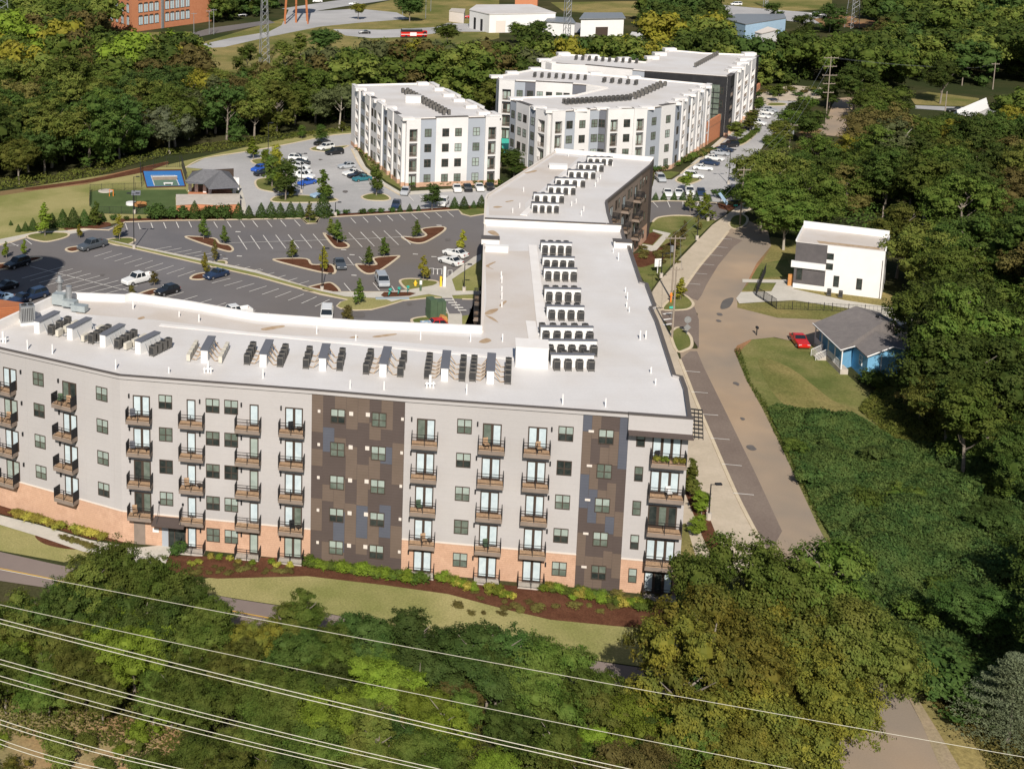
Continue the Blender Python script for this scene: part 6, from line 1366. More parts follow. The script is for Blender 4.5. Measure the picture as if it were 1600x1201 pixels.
# parapet-level furniture on two balconies
def chair_on(fac, s, z, col, lb):
    w_ = fac.at(s, z+.02, .5); t = thing('balcony_chair', lb, 'chair', w_, fac.a+.4)
    put('seat', MB().box(-.25, .25, -.25, .25, .38, .45).mesh('seat', M[col]), t); put('backrest', MB().box(-.25, .25, .2, .26, .45, .95).mesh('backrest', M[col]), t)
    for x in (-.22, .18):
        for y in (-.22, .18): put('leg', once('cleg', lambda: MB().box(0, .04, 0, .04, 0, .38).mesh('leg', M['black'])), t, (x, y, 0))
chair_on(FA[2], 8.2, FZ(5), 'green_box', 'green chair on the top balcony of the left bend'); chair_on(FA[2], 9.3, FZ(5), 'deck', 'wooden chair on the top balcony of the left bend'); chair_on(FA[7], 2.8, FZ(5), 'black', 'black chair on the planted top corner balcony'); chair_on(FA[2], 1.2, FZ(4), 'deck', 'wooden chair on the balcony at the left edge')

bch = random.Random(3)
BF = [(FA[3], 2.1, 'first'), (FA[3], 7.6, 'second'), (FA[3], 17.83, 'fourth'), (FA[5], 2.0, 'fifth'), (FA[5], 8.42, 'sixth'), (FA[5], 12.7, 'seventh'), (FA[7], 3.7, 'corner')]
FLN = {5: 'top', 4: 'fourth', 3: 'third', 2: 'second'}
for fc, s0, nm in BF:
    for k in (5, 4, 3, 2):
        if bch.random() < .5 and not (nm == 'corner' and k == 5):
            cl = bch.choice(['black','deck','white','green_box','cdark'])
            chair_on(fc, s0+bch.uniform(-.8, .3), FZ(k), cl, '%s chair on the %s floor balcony of the %s grey facade column' % ({'black':'black','deck':'wooden','white':'white','green_box':'green','cdark':'dark grey'}[cl], FLN[k], nm))
            if bch.random() < .5:
                w_ = fc.at(s0+.75, FZ(k)+.02, .55); t = thing('balcony_table', 'small table on the %s floor balcony of the %s facade column' % (FLN[k], nm), 'table', w_, fc.a)
                put('tabletop', MB().cone((0,0), .28, .28, .48, .52, 12).mesh('tabletop', M['bronze']), t); put('leg', MB().cone((0,0), .04, .04, 0, .48, 6).mesh('leg', M['black']), t)
# ------------------------------------------------------------------ foliage
def leaf_quads(pos, nrm, size, rg, aspect=.62):
    n = len(pos)
    r = rg.normal(size=(n, 3)); t = np.cross(nrm, r); t /= np.linalg.norm(t, axis=1, keepdims=True)+1e-9; b = np.cross(nrm, t)
    s = (size*rg.uniform(.6, 1.35, n))[:, None]
    v = np.stack([pos-t*s, pos-b*s*aspect, pos+t*s, pos+b*s*aspect], 1)
    return v.reshape(-1, 3)
def quads_mesh(name, V, mat):
    n = len(V)//4; me = bpy.data.meshes.new(name)
    me.vertices.add(len(V)); me.vertices.foreach_set('co', V.astype(np.float32).ravel())
    me.loops.add(4*n); me.loops.foreach_set('vertex_index', np.arange(4*n, dtype=np.int32))
    me.polygons.add(n); me.polygons.foreach_set('loop_start', np.arange(0, 4*n, 4, dtype=np.int32)); me.polygons.foreach_set('loop_total', np.full(n, 4, dtype=np.int32))
    me.materials.append(mat); me.update(); me.validate(); return me
def unit(v): return v/(np.linalg.norm(v, axis=1, keepdims=True)+1e-9)
LOB = {}
def shade_cores(f=.74):  # unseen solid cores added inside the leaf lobes to block light
    out = []
    for c, r in zip(LOB['c'], LOB['r']):
        nu, nv = 8, 5
        def pt(u, v): a, b = 2*math.pi*u/nu, math.pi*v/nv; k = f*(1+.12*math.sin(3*u+v*2)); return (c[0]+r*k*math.sin(b)*math.cos(a), c[1]+r*k*math.sin(b)*math.sin(a), max(.02, c[2]+r*k*.85*math.cos(b)))
        for u in range(nu):
            for v in range(nv): out += [pt(u, v), pt(u, v+1), pt(u+1, v+1), pt(u+1, v)]
    return np.array(out)
def crown_pts(seed, n, kind='round'):
    rg = np.random.default_rng(seed)
    if kind == 'cone':
        z = 1-np.sqrt(rg.uniform(0, 1, n)); z = .04+z*.96; ph = rg.uniform(0, 2*np.pi, n)
        r = (1-z)**.8*.24*(.80+.25*rg.random(n))*(1+.18*np.sin(ph*5+z*30)); z2 = z+rg.normal(0, .01, n)
        p = np.stack([r*np.cos(ph), r*np.sin(ph), z2], 1); nr = unit(np.stack([np.cos(ph), np.sin(ph), np.full(n, .5)], 1)+rg.normal(0, .45, (n, 3))); return p, nr, rg
    if kind == 'bush':
        K = 9; c = np.stack([rg.uniform(-.38, .38, K), rg.uniform(-.38, .38, K), rg.uniform(.3, .62, K)], 1); rad = rg.uniform(.22, .36, K); up = .35
    elif kind == 'full':
        K = 22; zc = rg.uniform(.12, .90, K); a = rg.uniform(0, 6.28, K); q = rg.uniform(.4, 1, K)*.36*np.sqrt(np.clip(1-((zc-.42)/.56)**2, .05, 1)); c = np.stack([q*np.cos(a), q*np.sin(a), zc], 1); rad = rg.uniform(.09, .165, K); up = .3
    elif kind == 'young':
        K = 14; zc = np.linspace(.26, .93, K); a = rg.uniform(0, 6.28, K); q = .10*(1.15-zc); c = np.stack([q*np.cos(a), q*np.sin(a), zc], 1); rad = .125*(1.12-zc)**.7*rg.uniform(.75, 1.15, K); up = .1
    elif kind == 'tall':
        K = 16; zc = rg.uniform(.30, .93, K); a = rg.uniform(0, 6.28, K); q = rg.uniform(.05, .21, K)*np.sqrt(np.clip(1.15-zc, .05, 1)*1.5); c = np.stack([q*np.cos(a), q*np.sin(a), zc], 1); rad = rg.uniform(.09, .15, K); up = .25
    elif kind == 'wide':
        K = 20; a = rg.uniform(0, 6.28, K); q = np.sqrt(rg.uniform(.03, 1, K))*.40; c = np.stack([q*np.cos(a), q*np.sin(a), .70-.75*q**2*1.6+rg.uniform(-.14, .12, K)], 1); rad = rg.uniform(.10, .19, K); up = .35
    else:
        K = 18; d = unit(rg.normal(size=(K, 3))); q = rg.uniform(.5, 1, K)[:, None]; c = d*q*np.array([[.27, .27, .24]])+np.array([[0, 0, .64]]); rad = rg.uniform(.10, .18, K); up = .3
    LOB['c'], LOB['r'] = c, rad
    sub = 34; S_ = []; SR = []; SC = []
    for i in range(K):
        d = unit(rg.normal(size=(sub, 3))+np.array([[0, 0, up]])); S_.append(c[i]+d*rad[i]*rg.uniform(.62, 1.18, (sub, 1))*np.array([[1, 1, .85]])); SR.append(np.full(sub, rad[i]*.27)); SC.append(np.repeat(c[i][None], sub, 0))
    S_ = np.concatenate(S_); SR = np.concatenate(SR); SC = np.concatenate(SC)
    w_ = SR**2*(rg.random(len(SR)) > .07); k = rg.choice(len(S_), n, p=w_/w_.sum())
    off = rg.normal(size=(n, 3))*SR[k][:, None]*.47*np.array([[1, 1, .62]]); p = S_[k]+off
    out = unit(p-SC[k]); nr = unit(out*1.0+np.array([[0, 0, .35]])+rg.normal(0, .42, (n, 3)))
    if kind == 'bush': p[:, 2] = np.abs(p[:, 2])
    return p, nr, rg
def crown_mesh(seed, n, leaf, kind):
    p, nr, rg = crown_pts(seed, n, kind); V = leaf_quads(p, nr, leaf, rg)
    if kind in ('round','wide','full','tall','bush'): V = np.concatenate([V, shade_cores(.42 if kind == 'tall' else .50)])
    return quads_mesh('crown', V, L['green'])
def trunk_mesh(seed, kind, mat):
    r = random.Random(seed); m = MB()
    top = {'full': .6, 'round': .62, 'wide': .62, 'tall': .85, 'young': .85, 'cone': .3, 'bush': .2}[kind]; rad = {'young': .012, 'bush': .02, 'cone': .02}.get(kind, .017)
    pts = [(0,0,-.01)]; x = y = 0
    for k in range(1, 5): x += r.uniform(-.012, .012); y += r.uniform(-.012, .012); pts.append((x, y, top*k/4))
    m.tube(pts, [rad*1.3, rad, rad*.8, rad*.6, rad*.35], 7)
    nb = {'young': 4, 'bush': 3, 'cone': 0}.get(kind, 9)
    for k in range(nb):
        t = r.uniform(.35, .95); b = pts[min(3, int(t*4))]; a = r.uniform(0, 6.28); ln = r.uniform(.11, .20)*(.4 if kind == 'young' else 1); z = top*t
        m.tube([(b[0], b[1], z), (b[0]+ln*.5*math.cos(a), b[1]+ln*.5*math.sin(a), z+ln*.45), (b[0]+ln*math.cos(a+.2), b[1]+ln*math.sin(a+.2), z+ln*1.0)], [rad*.5, rad*.33, rad*.12], 5)
    return m.mesh('trunk', mat)
CR = {}; TRK = {}
def get_crown(kind, lod, i):
    key = (kind, lod, i)
    if key not in CR:
        n, leaf = {'hi': (34000, .0092), 'mid': (15000, .0122), 'low': (1900, .030)}[lod]
        if kind == 'cone': n, leaf = 2600, .020
        if kind == 'young': n, leaf = (2600, .021)
        if kind == 'bush': n, leaf = {'hi': (3200, .032), 'mid': (1800, .042), 'low': (700, .065)}[lod]
        CR[key] = crown_mesh((len(kind)*131+ord(kind[0])*17+ord(lod[0])*7+i*1009), n, leaf, kind)
    return CR[key]
def get_trunk(kind, i, pale=False):
    key = (kind, i % 3, pale)
    if key not in TRK: TRK[key] = trunk_mesh(11*(i % 3)+len(kind), kind, M['bark_pale' if pale else 'bark'])
    return TRK[key]
TR = random.Random(21)
def tree(x, y, h, kind, mat, lod, label, group=None, wf=1.0, name='tree', cat='tree', z=GZ, pale=False):
    i = TR.randrange(5 if kind in ('round','wide','tall','full') else 3)
    t = thing(name, label, cat, (x, y, z), TR.uniform(0, 6.28), group)
    put('crown', get_crown(kind, lod, i), t, mat=L[mat], scale=(h*wf, h*wf, h)); put('trunk', get_trunk(kind, i, pale), t, scale=h); return t
def tree_px(px, pb, pt, kind, mat, label, wf=1.0, lod='mid', **kw):
    h = base_h(px, pb, pt); x, y = G(px, pb); return tree(x, y, h, kind, mat, lod, label, wf=wf, **kw)
def tree_top(px, pt, h, kind, mat, label, wf=1.0, lod='hi', **kw):
    x, y = G(px, pt, h+GZ); return tree(x, y, h, kind, mat, lod, label, wf=wf, **kw)
# --- young trees of the car parks: foot pixel, head row, leaf, label
YT = [(70.5,369,314,'lime','bright young tree on the green island at the far left',1.2),(124,373,349,'yellow','yellowish young tree at the walk bend',1.3),(187,375,333,'yellow','yellow green young tree on the small green island',1.2),(10,404,376,'lime','young tree by the black suv at the left edge',1.3),(38,398,373,'lime','young tree on the left mulch island',1.2),
 (150,352,313,'green','taller green tree in the mulch bed by the cypress row',1.4),(318,374,337,'green','young tree at the left tip of the triangular mulch island',1.3),(350,381,351,'green','young tree at the right tip of the triangular mulch island',1.2),(335,410,372,'brown','thin nearly bare young tree on the central strip',.8),(320,429,393,'yellow','sparse yellow young tree by the dark sedan',1.0),
 (241,447,424,'brown','small reddish shrub tree at the white pickup',1.8),(206,463,446,'brown','small brown shrub tree at the lower planted island',2.0),(527,380,342,'green','nearer of two young trees on the slanted mulch island',1.5),(517,370,340,'olive','farther of two young trees on the slanted mulch island',1.5),(650,371,342,'green','young tree on the arrow shaped mulch island',1.4),
 (722,392,357,'yellow','pale young tree next to the parked white sedans',1.3),(457,405,373,'olive','young tree on the long mulch island in the middle',1.3),(505,424,383,'yellow','young tree at the right tip of the long mulch island',1.1),(576,416,383,'green','left young tree on the V shaped mulch island',1.3),(600,403,369,'green','right young tree on the V shaped mulch island',1.4),
 (661,440,397,'yellow','tall sparse young tree on the charger island',1.2),(560,477,433,'green','young conical tree on the round grass bulb',1.1),(543,507,477,'brown','brown young tree just behind the white parapet',1.8),(484,347,313,'olive','thin young tree on the curb notch',1.2),
 (396,249,212,'lime','pale young tree at the left of the upper road',1.5),(415,262,232,'lime','bright small tree in the left planting of the upper car park',1.9),(432,272,228,'yellow','yellow green tree at the head of the upper island',1.8),(425,292,243,'green','green tree in the middle of the upper island',1.8),(446,313,250,'dark','big dark tree at the near end of the upper island',1.9),(437,300,262,'lime','light green tree behind the big dark island tree',1.6),
 (471,217,196,'green','street tree left of the upper road bend',2.0),(502,224,195,'dark','round street tree at the upper road bend',2.2),(535,206,190,'olive','small tree by the upper road end',2.2),(504,313,262,'green','tall tree on the near edge of the upper car park',1.6),(588,306,259,'green','green tree on the round island before the white block',1.7),(675,328,288,'deep','dark round tree between the two car parks',2.2),
 (456,309,290,'olive','low leafy tree beside the pole light base',2.6),(1073,300,268,'lime','young street tree at the white suv',1.9),(1100,344,300,'lime','yellowish tree at the side parking corner',1.6),(1150,285,258,'green','small tree by the tall street light',1.8),(1068,375,343,'brown','thin brown tree on the side lawn',1.2),(1055,392,362,'brown','bare brown shrub tree on the side lawn',1.8),(1090,360,335,'brown','thin sapling at the far side lawn',1.2),
 (1063,469,432,'yellow','sparse yellow sapling on the upper bump-out',1.5),(1078,332,296,'olive','slim tree in front of the small hedge',1.2),(1089,838,806,'lime','bright green shrub tree in the walk planting, nearer',2.6),(1096,805,768,'lime','bright green shrub tree in the walk planting, farther',2.6),(1078,775,712,'olive','thin leafy shrub beside the building corner',1.4),
 (1172,206,172,'olive','street tree left of the arcade, nearer',2.6),(1185,178,152,'green','street tree left of the arcade, farther',2.4),(1150,222,190,'olive','round street tree before the arcade',2.8),(1215,160,130,'green','small tree on the plaza island',2.2),(1158,303,258,'green','conical street tree by the tall lamp',1.8),(803,278,233,'dark','dark tree between the two white blocks, nearer',2.6),(782,262,232,'green','tree between the white block and the near white roof',2.6),(830,262,236,'dark','low dark tree left of the U shaped block',2.8)]
for a, b, c_, mt, lb, wf in YT: tree_px(a, b, c_, 'young' if wf < 1.65 else 'tall', mt, lb, wf*1.12 if wf < 1.65 else wf*.62, 'mid' if wf >= 1.65 else 'low', name='young_tree')
# --- cypress hedge and clipped bushes
HC = [(17,352,344),(40,361,346),(52,360,340),(29,362,350),(82,355,332),(98.5,354,326),(115,354,323),(132,352,326),(147,350,322),(238,343,314,'r'),(253,342,320,'r'),(269,342,322,'r'),(288,341,318,'r'),(304,341,313),(325,341,319,'r'),(344,341,315,'r'),(355,341,326),(372.5,341,316),(389,341,320),(389,341,320),(408,340,316),(423.5,340,314),(438,340,316),(454,339,314),(468,339,316),(178,344,334,'r'),(197,344,336,'r'),(217,343,336,'r'),(160,346,330),
      (505,338,300),(527.5,336,326,'r'),(541.5,335,326,'r'),(567,334,324.5,'r'),(581.5,333,324,'r'),(596.5,333,323.5,'r'),(611.5,332,322,'r'),(625,331.5,319.5),(640,331,318),(654,330,320),(710,326,307),(725,326,306),(740,325,313),(752,324,304),(1024,313,300),(1037,313,300),(1053,313,300),(1067,313,299),(1088,314,300),(1108,314,303),(1125,310,292,'r'),(1140,308,290,'r'),(1150,306,290,'r')]
for i, q in enumerate(HC):
    if i == 19: continue
    rd = len(q) > 3; h = base_h(*q[:3]); x, y = G(q[0], q[1])
    tree(x, y, h, 'bush' if rd else 'cone', 'hedge' if rd or i % 3 else 'deep', 'mid' if not rd else 'low', ('round dark green bush in the hedge row' if rd else 'pointed dark green cypress in the hedge row'), 'round bushes of the hedge row' if rd else 'cypresses of the hedge row', wf=1.15 if rd else 1.75, name='bush' if rd else 'cypress', cat='bush' if rd else 'cypress')
# --- shrubs along the front facade
def bush_px(px, py, hh, mat, label, group, wf=1.4, lod='mid'):
    x, y = G(px, py); tree(x, y, hh*1.0, 'bush', mat, lod, label, group, wf=wf, name='shrub', cat='shrub')
for k in range(16): bush_px(482+k*11.5, 884+k*1.75+TR.uniform(-1,1), TR.uniform(.9,1.3), 'lime' if k % 3 else 'green', 'bright green shrub in the hedge below the brown patchwork bay', 'hedge below the brown bay')
for k in range(12): bush_px(690+k*8+TR.uniform(-2,2)+(20 if k > 6 else 0), 907+k*2.6, TR.uniform(.8,1.2), 'flower' if k % 2 else 'lime', 'yellow green shrub along the front facade right of the middle', 'yellow shrubs along the front facade', 1.2)
for k in range(22): bush_px(850+k*7.6, 921+k*1.35+TR.uniform(-2,8), TR.uniform(.7,1.2), ['lime','flower','green'][k % 3], 'low mixed shrub at the foot of the right part of the facade', 'low shrubs at the right part of the facade', 1.2)
for x, y in ((25,806),(33,808),(43,811),(52,813),(61,815),(72,819),(82,823),(92,826),(120,832),(128,834),(136,836),(146,838),(160,842)): bush_px(x, y, .95, 'flower', 'small yellow shrub between the brick wall and the walk', 'yellow shrubs by the brick wall', 1.5)
for x, y in ((330,872),(343,873),(360,875),(310,880),(372,880),(395,882),(425,880),(432,885),(300,884),(452,886)): bush_px(x, y, .6, 'lime' if x % 2 else 'flower', 'low shrub in the mulch bed near the entrance', 'low shrubs near the entrance', 1.3)
bush_px(279,866,1.6,'hedge','clipped dark green shrub beside the entrance door',None,1.0)
for k in range(26): bush_px(TR.uniform(300,480), TR.uniform(884,898), TR.uniform(.25,.45), 'brown', 'small brownish groundcover plant in the mulch bed', 'groundcover plants in the mulch bed', 2.2, 'low')
for k in range(30): bush_px(TR.uniform(700,1040), 925+TR.uniform(0,34), TR.uniform(.25,.5), 'brown', 'small brownish groundcover plant below the shrubs', 'groundcover plants below the shrubs', 2.4, 'low')
for k in range(10): bush_px(98+k*5.5, 840+k*1.8, .4, 'brown', 'small brownish plant in the lawn bed by the walk', 'plants in the lawn bed', 2.2, 'low')
for k in range(26): bush_px(TR.uniform(992,1060), TR.uniform(384,412), TR.uniform(.5,.9), 'brown', 'low brown shrub in the bed beside the rear wing', 'brown shrubs beside the rear wing', 1.6, 'low')
for k in range(20): bush_px(640+k*7.2, 290-k*.2, 1.2, 'green', 'green hedge plant at the foot of the white block', 'hedge plants at the foot of the white block', 2.0, 'low')
for k in range(16): bush_px(562+k*4.6, 236+k*3.4, 1.2, 'olive', 'hedge plant between the car park walk and the white block', 'hedge plants beside the car park walk', 1.6, 'low')
for k in range(22): bush_px(1024+k*4.2, 270-k*1.4+TR.uniform(-4,0), TR.uniform(1,1.8), ['hedge','brown','green'][k % 3], 'shrub at the foot of the U shaped block along the street', 'shrubs at the foot of the U shaped block', 1.5, 'low')
for k in range(12): bush_px(1158+k*2.4, 224-k*1.8, 1.0, 'green', 'clipped hedge plant on the street island', 'hedge plants on the street island', 1.8, 'low')
for k in range(10): bush_px(1180+k*11, 150-(k % 3)*4, TR.uniform(1.2,2.4), ['hedge','brown','olive'][k % 3], 'shrub on the plaza at the end of the street', 'shrubs on the far plaza', 2.0, 'low')
# planters on the top corner balcony
for k, (s, mt) in enumerate(((2.7,'flower'),(3.4,'lime'),(4.4,'flower'),(4.9,'yellow'))):
    w_ = FA[7].at(s, FZ(5), .75); tree(w_[0], w_[1], .8, 'bush', mt, 'low', 'potted plant on the top corner balcony, %s from the left' % ORD[k], 'potted plants on the corner balcony', wf=.9, name='potted_plant', cat='plant', z=FZ(5))
# --- woods
def inpoly(x, y, P):
    c = False; n = len(P); j = n-1
    for i in range(n):
        if (P[i][1] > y) != (P[j][1] > y) and x < (P[j][0]-P[i][0])*(y-P[i][1])/(P[j][1]-P[i][1])+P[i][0]: c = not c
        j = i
    return c
def scatter(pxs, d, seed, jit=.42):
    P = [G(*p) for p in pxs]; r = random.Random(seed); out = []
    x0, x1 = min(p[0] for p in P), max(p[0] for p in P); y0, y1 = min(p[1] for p in P), max(p[1] for p in P)
    ny = int((y1-y0)/d)+1; nx = int((x1-x0)/d)+2
    for j in range(ny):
        for i in range(nx):
            x = x0+(i+(.5 if j % 2 else 0)+r.uniform(-jit, jit))*d; y = y0+(j+r.uniform(-jit, jit))*d*.9
            if inpoly(x, y, P): out.append((x, y))
    return out
WOODS = [
 ('in the wood left of the dog park', [(-150,305),(0,292),(90,280),(140,270),(215,250),(240,242),(262,240),(262,205),(150,190),(-150,190)], 8.6, (14,19), ['dark','green','olive','dark','green','olive','brown','deep'], 31),
 ('in the wood below the brick mill', [(-150,190),(150,190),(262,205),(310,199),(312,132),(190,118),(120,80),(-150,80)], 9.5, (15,19), ['dark','green','olive','lime','brown','yellow','green'], 32),
 ('in the wood behind the upper car park', [(262,238),(330,232),(400,220),(470,210),(545,200),(552,128),(500,150),(420,172),(330,172),(310,185),(262,205)], 8.6, (13,17), ['green','olive','grey','brown','dark','green','olive','deep'], 33),
 ('in the wood behind the lone block', [(552,200),(560,178),(665,172),(770,195),(778,160),(850,146),(846,124),(760,118),(700,124),(640,112),(552,126)], 8.6, (14,17), ['green','olive','green','dark','olive','brown','grey'], 34),
 ('behind the farthest white block', [(850,148),(1000,150),(1190,148),(1196,128),(1150,90),(1130,76),(1020,84),(990,110),(900,124),(850,130)], 10, (14,18), ['dark','dark','green','deep','yellow','olive'], 35),
 ('in the wood beyond the north street', [(1190,138),(1240,128),(1300,132),(1350,142),(1418,142),(1430,120),(1380,96),(1290,104),(1200,112)], 9.5, (14,18), ['dark','green','green','olive','dark','deep'], 36),
 ('in the far wood at the upper right', [(1380,96),(1430,140),(1540,140),(1700,150),(1700,20),(1400,14),(1340,50)], 11.5, (14,18), ['dark','green','olive','green','deep','dark'], 37),
 ('in the wood right of the upper lane', [(1345,150),(1425,172),(1480,182),(1480,200),(1560,190),(1720,175),(1720,250),(1400,250),(1350,228)], 9.0, (13,16), ['dark','green','olive','dark'], 38),
 ('in the wood beyond the white house', [(1196,300),(1215,262),(1262,232),(1330,222),(1400,245),(1720,250),(1720,395),(1480,400),(1400,370),(1290,338),(1240,330)], 8.8, (12,16), ['green','dark','olive','dark','green','green','yellow','brown','dark'], 39),
 ('right of the two houses', [(1415,390),(1500,402),(1720,395),(1720,700),(1610,700),(1545,640),(1510,580),(1490,510),(1460,450)], 8.4, (12,15.5), ['green','dark','olive','dark','brown','green','green'], 40),
 ('at the far top edge', [(-200,84),(120,84),(170,60),(150,10),(130,-70),(-200,-90)], 11.5, (14,18), ['dark','green','olive'], 41),
 ('at the far top edge right of the mill', [(338,40),(392,34),(440,10),(430,-60),(350,-70)], 11, (13,17), ['dark','green','deep'], 42),
 ('at the far top edge beyond the warehouses', [(700,-20),(1120,6),(1120,-80),(640,-90)], 12, (13,17), ['dark','green','deep','olive'], 43),
 ('between the far sheds', [(985,46),(1010,40),(1020,26),(1120,20),(1125,60),(1020,74)], 10, (13,16), ['dark','deep','green'], 44)]
def pix(x, y, z):
    d = Vector((x, y, z-CAM_H)); f_ = Vector((0, _c, -_s)); u_ = Vector((0, _s, _c)); return CX+F_PX*d.x/d.dot(f_), CY-F_PX*d.dot(u_)/d.dot(f_)
SKYL = [(1172,1262,165,232),(1262,1342,140,206),(1400,1560,170,176),(1342,1400,150,158),(310,460,90,80),(560,780,70,60),(850,1000,60,52),(190,312,60,46),(1130,1240,60,44),(1262,1375,50,46)]
def cap(x, y, h):
    """woods stay low enough to leave the clearings behind them open, as they do on the spot"""
    px, py = pix(x, y, GZ)
    for x0, x1, yb, yt in SKYL:
        if x0-12 < px < x1+12 and py > yb:
            while h > 3 and pix(x, y, GZ+h)[1] < yt: h -= .5
    return h
ALL = []
for nm, P, d, (h0_, h1_), mts, sd in WOODS:
    for x, y in scatter(P, d, sd):
        h = cap(x, y, TR.uniform(h0_, h1_)*TR.choice([.72, .86, .95, 1.0, 1.05, 1.15]))
        if h > 3.5: ALL.append((math.hypot(x, y), x, y, h, TR.choice(mts), nm))
KEEP = [G(1258,206), G(1300,180), G(1320,160), G(1503,134)]
ALL.sort(key=lambda q: q[0]); NIND = 170
CN = {'dark':'dark green','green':'mid green','olive':'olive green','brown':'brownish','deep':'deep blue green','lime':'fresh light green','yellow':'yellow green','grey':'grey green','amber':'amber tinged','pale':'pale grey green'}
for k, (dd, x, y, h, mt, nm) in enumerate(ALL[:NIND]):
    kind = TR.choice(['full','wide','full','full','round']); tree(x, y, h, kind, mt, 'mid', '%s %s tree %s' % (CN[mt], {'round':'round','wide':'broad','full':'full'}[kind], nm), '%s trees %s' % (CN[mt], nm), wf={'round':1.12,'wide':1.15,'full':1.1}[kind], pale=mt in ('grey','brown','yellow'))
far = ALL[NIND:]
base = {}
for i in range(4):
    for kd in ('full','wide'): p, nr, rg = crown_pts(500+i*7+len(kd), 1700, kd); base[(kd, i)] = np.concatenate([leaf_quads(p, nr, .028, rg), shade_cores(.66)])
by = {}
for dd, x, y, h, mt, nm in far:
    V = base[(TR.choice(['full','full','wide']), TR.randrange(4))]; a = TR.uniform(0, 6.28); ca_, sa_ = math.cos(a), math.sin(a); wf = TR.uniform(1.0, 1.3)
    W_ = np.stack([(V[:,0]*ca_-V[:,1]*sa_)*h*wf+x, (V[:,0]*sa_+V[:,1]*ca_)*h*wf+y, V[:,2]*h+GZ], 1); by.setdefault(mt, []).append(W_)
for mt, lst in by.items():
    o = put('distant_trees', quads_mesh('distant_trees', np.concatenate(lst), L[mt])); o['kind'] = 'stuff'; o['label'] = '%s crowns of the distant woods merging into one mass' % CN[mt]; o['category'] = 'woods'
# --- single trees that stand out (head pixel, height)
SP = [(641,-10,12,'round','deep','dark round tree on the far verge at the top centre',1.5),(508,40,12,'round','deep','dark tree at the bend of the far road',1.5),(700,34,10,'round','green','green tree just left of the white warehouse',1.5),(812,32,9,'round','green','green tree before the white warehouse',1.4),(838,28,10,'round','dark','dark tree at the right end of the white warehouse',1.4),(560,2,8,'round','amber','small round amber tree at the top edge',1.3),(470,52,9,'tall','olive','slim olive tree beside the gravel road',1.3),(385,70,11,'full','green','green tree beside the slender lattice tower, left',1.2),(445,66,11,'full','olive','olive tree beside the slender lattice tower, right',1.2),(610,60,11,'wide','grey','grey green tree below the far road',1.2),(1255,20,10,'full','dark','dark tree beside the far gravel yard',1.3),(1300,4,12,'full','deep','deep green tree at the top edge beside the lattice tower',1.4),(1210,4,10,'full','dark','dark tree behind the pale blue shed',1.3),
 (264,156,13,'wide','pale','pale silvery tree in front of the dark wood',1.0),(342,128,5,'bush','orange','small bright orange tree in the wood',1.0),(336,118,15,'tall','grey','bare branching tree with a pale trunk in the wood',.9),(55,150,13,'round','green','bright rounded tree at the left in the wood',1.2),(650,62,15,'tall','yellow','tall yellow green tree with a pale trunk behind the lone block',1.3),(630,70,13,'tall','yellow','yellow tree beside the far fire engine',1.2),
 (1045,46,14,'wide','yellow','rounded yellow tree behind the farthest white block',1.1),(950,70,11,'wide','pale','pale leafed rounded tree above the white roofs',1.2),(1380,160,17,'wide','brown','large tree with bare pale branches in the right wood',1.2),(1405,192,16,'tall','grey','bare pale branched tree beside the large one',1.2),(1400,20,15,'wide','brown','brown bare topped tree at the upper right',1.3),
 (1476,92,13,'round','dark','dark round tree standing alone on the far lawn',1.15),(1340,96,14,'round','dark','dark tree above the second road',1.3),(1380,120,12,'wide','green','broad tree right of the second road',1.3),(1265,168,9,'round','dark','dark tree before the second road',1.6),(1300,120,9,'tall','dark','slim dark tree beside the tall many armed pole',1.5),
 (1215,225,14,'wide','olive','big olive tree at the right side of the north street',1.25),(1232,290,12,'round','green','big green tree with pale trunk above the house lawn',1.3),(1195,268,12,'round','green','green tree edging the street in shade',1.2),(1265,250,14,'wide','green','leafy tree next to the big olive one',1.2),
 (1412,318,13,'tall','olive','tree right behind the white house',1.3),(1455,335,14,'wide','olive','broad tree with pale branches right of the white house',1.05),(1480,420,14,'wide','green','broad vine covered tree right of the cottages',1.05),(1510,470,13,'round','olive','large leafy tree above the blue house',1.1),(1512,182,8,'round','dark','dark tree in front of the white cottage',1.3),(1478,196,8,'wide','green','green tree left of the white cottage',1.2),(1442,603,5,'round','brown','brown leafed small tree in front of the blue house',1.4),(1505,560,10,'wide','olive','olive tree right of the blue house',1.1),(1520,600,11,'round','green','green tree at the right of the yard',1.3),(1560,520,14,'wide','dark','large dark tree at the right edge above the vines',1.2),
 (1525,500,15,'wide','dark','tall dark tree shading the blue cottage',1.1),(1490,580,9.5,'wide','olive','leaning tree between the yard and the vines',1.1),(1550,470,15,'round','green','tall green tree right of the blue cottage',1.2),(1492,440,19,'tall','green','tallest tree at the lower right of the blue cottage',.8),(1530,415,18,'wide','dark','tall dark tree by the right end of the yard',.9),
 (1236,166,7.5,'round','green','third street tree from the plaza beside the lamps',1.3),(1250,154,7.5,'round','dark','second street tree from the plaza',1.3),(1222,184,7.5,'round','olive','fourth street tree from the plaza',1.3),(1262,146,7,'round','green','street tree nearest the plaza',1.3),(1208,206,7,'round','green','last small street tree before the big olive tree',1.3),
 (1370,572,3,'bush','dark','dark shrub at the porch corner of the blue house',1.2)]
for a, b, h, kd, mt, lb, wf in SP: tree_top(a, b, h, kd, mt, lb, wf, 'mid', pale='pale' in lb or 'bare' in lb)
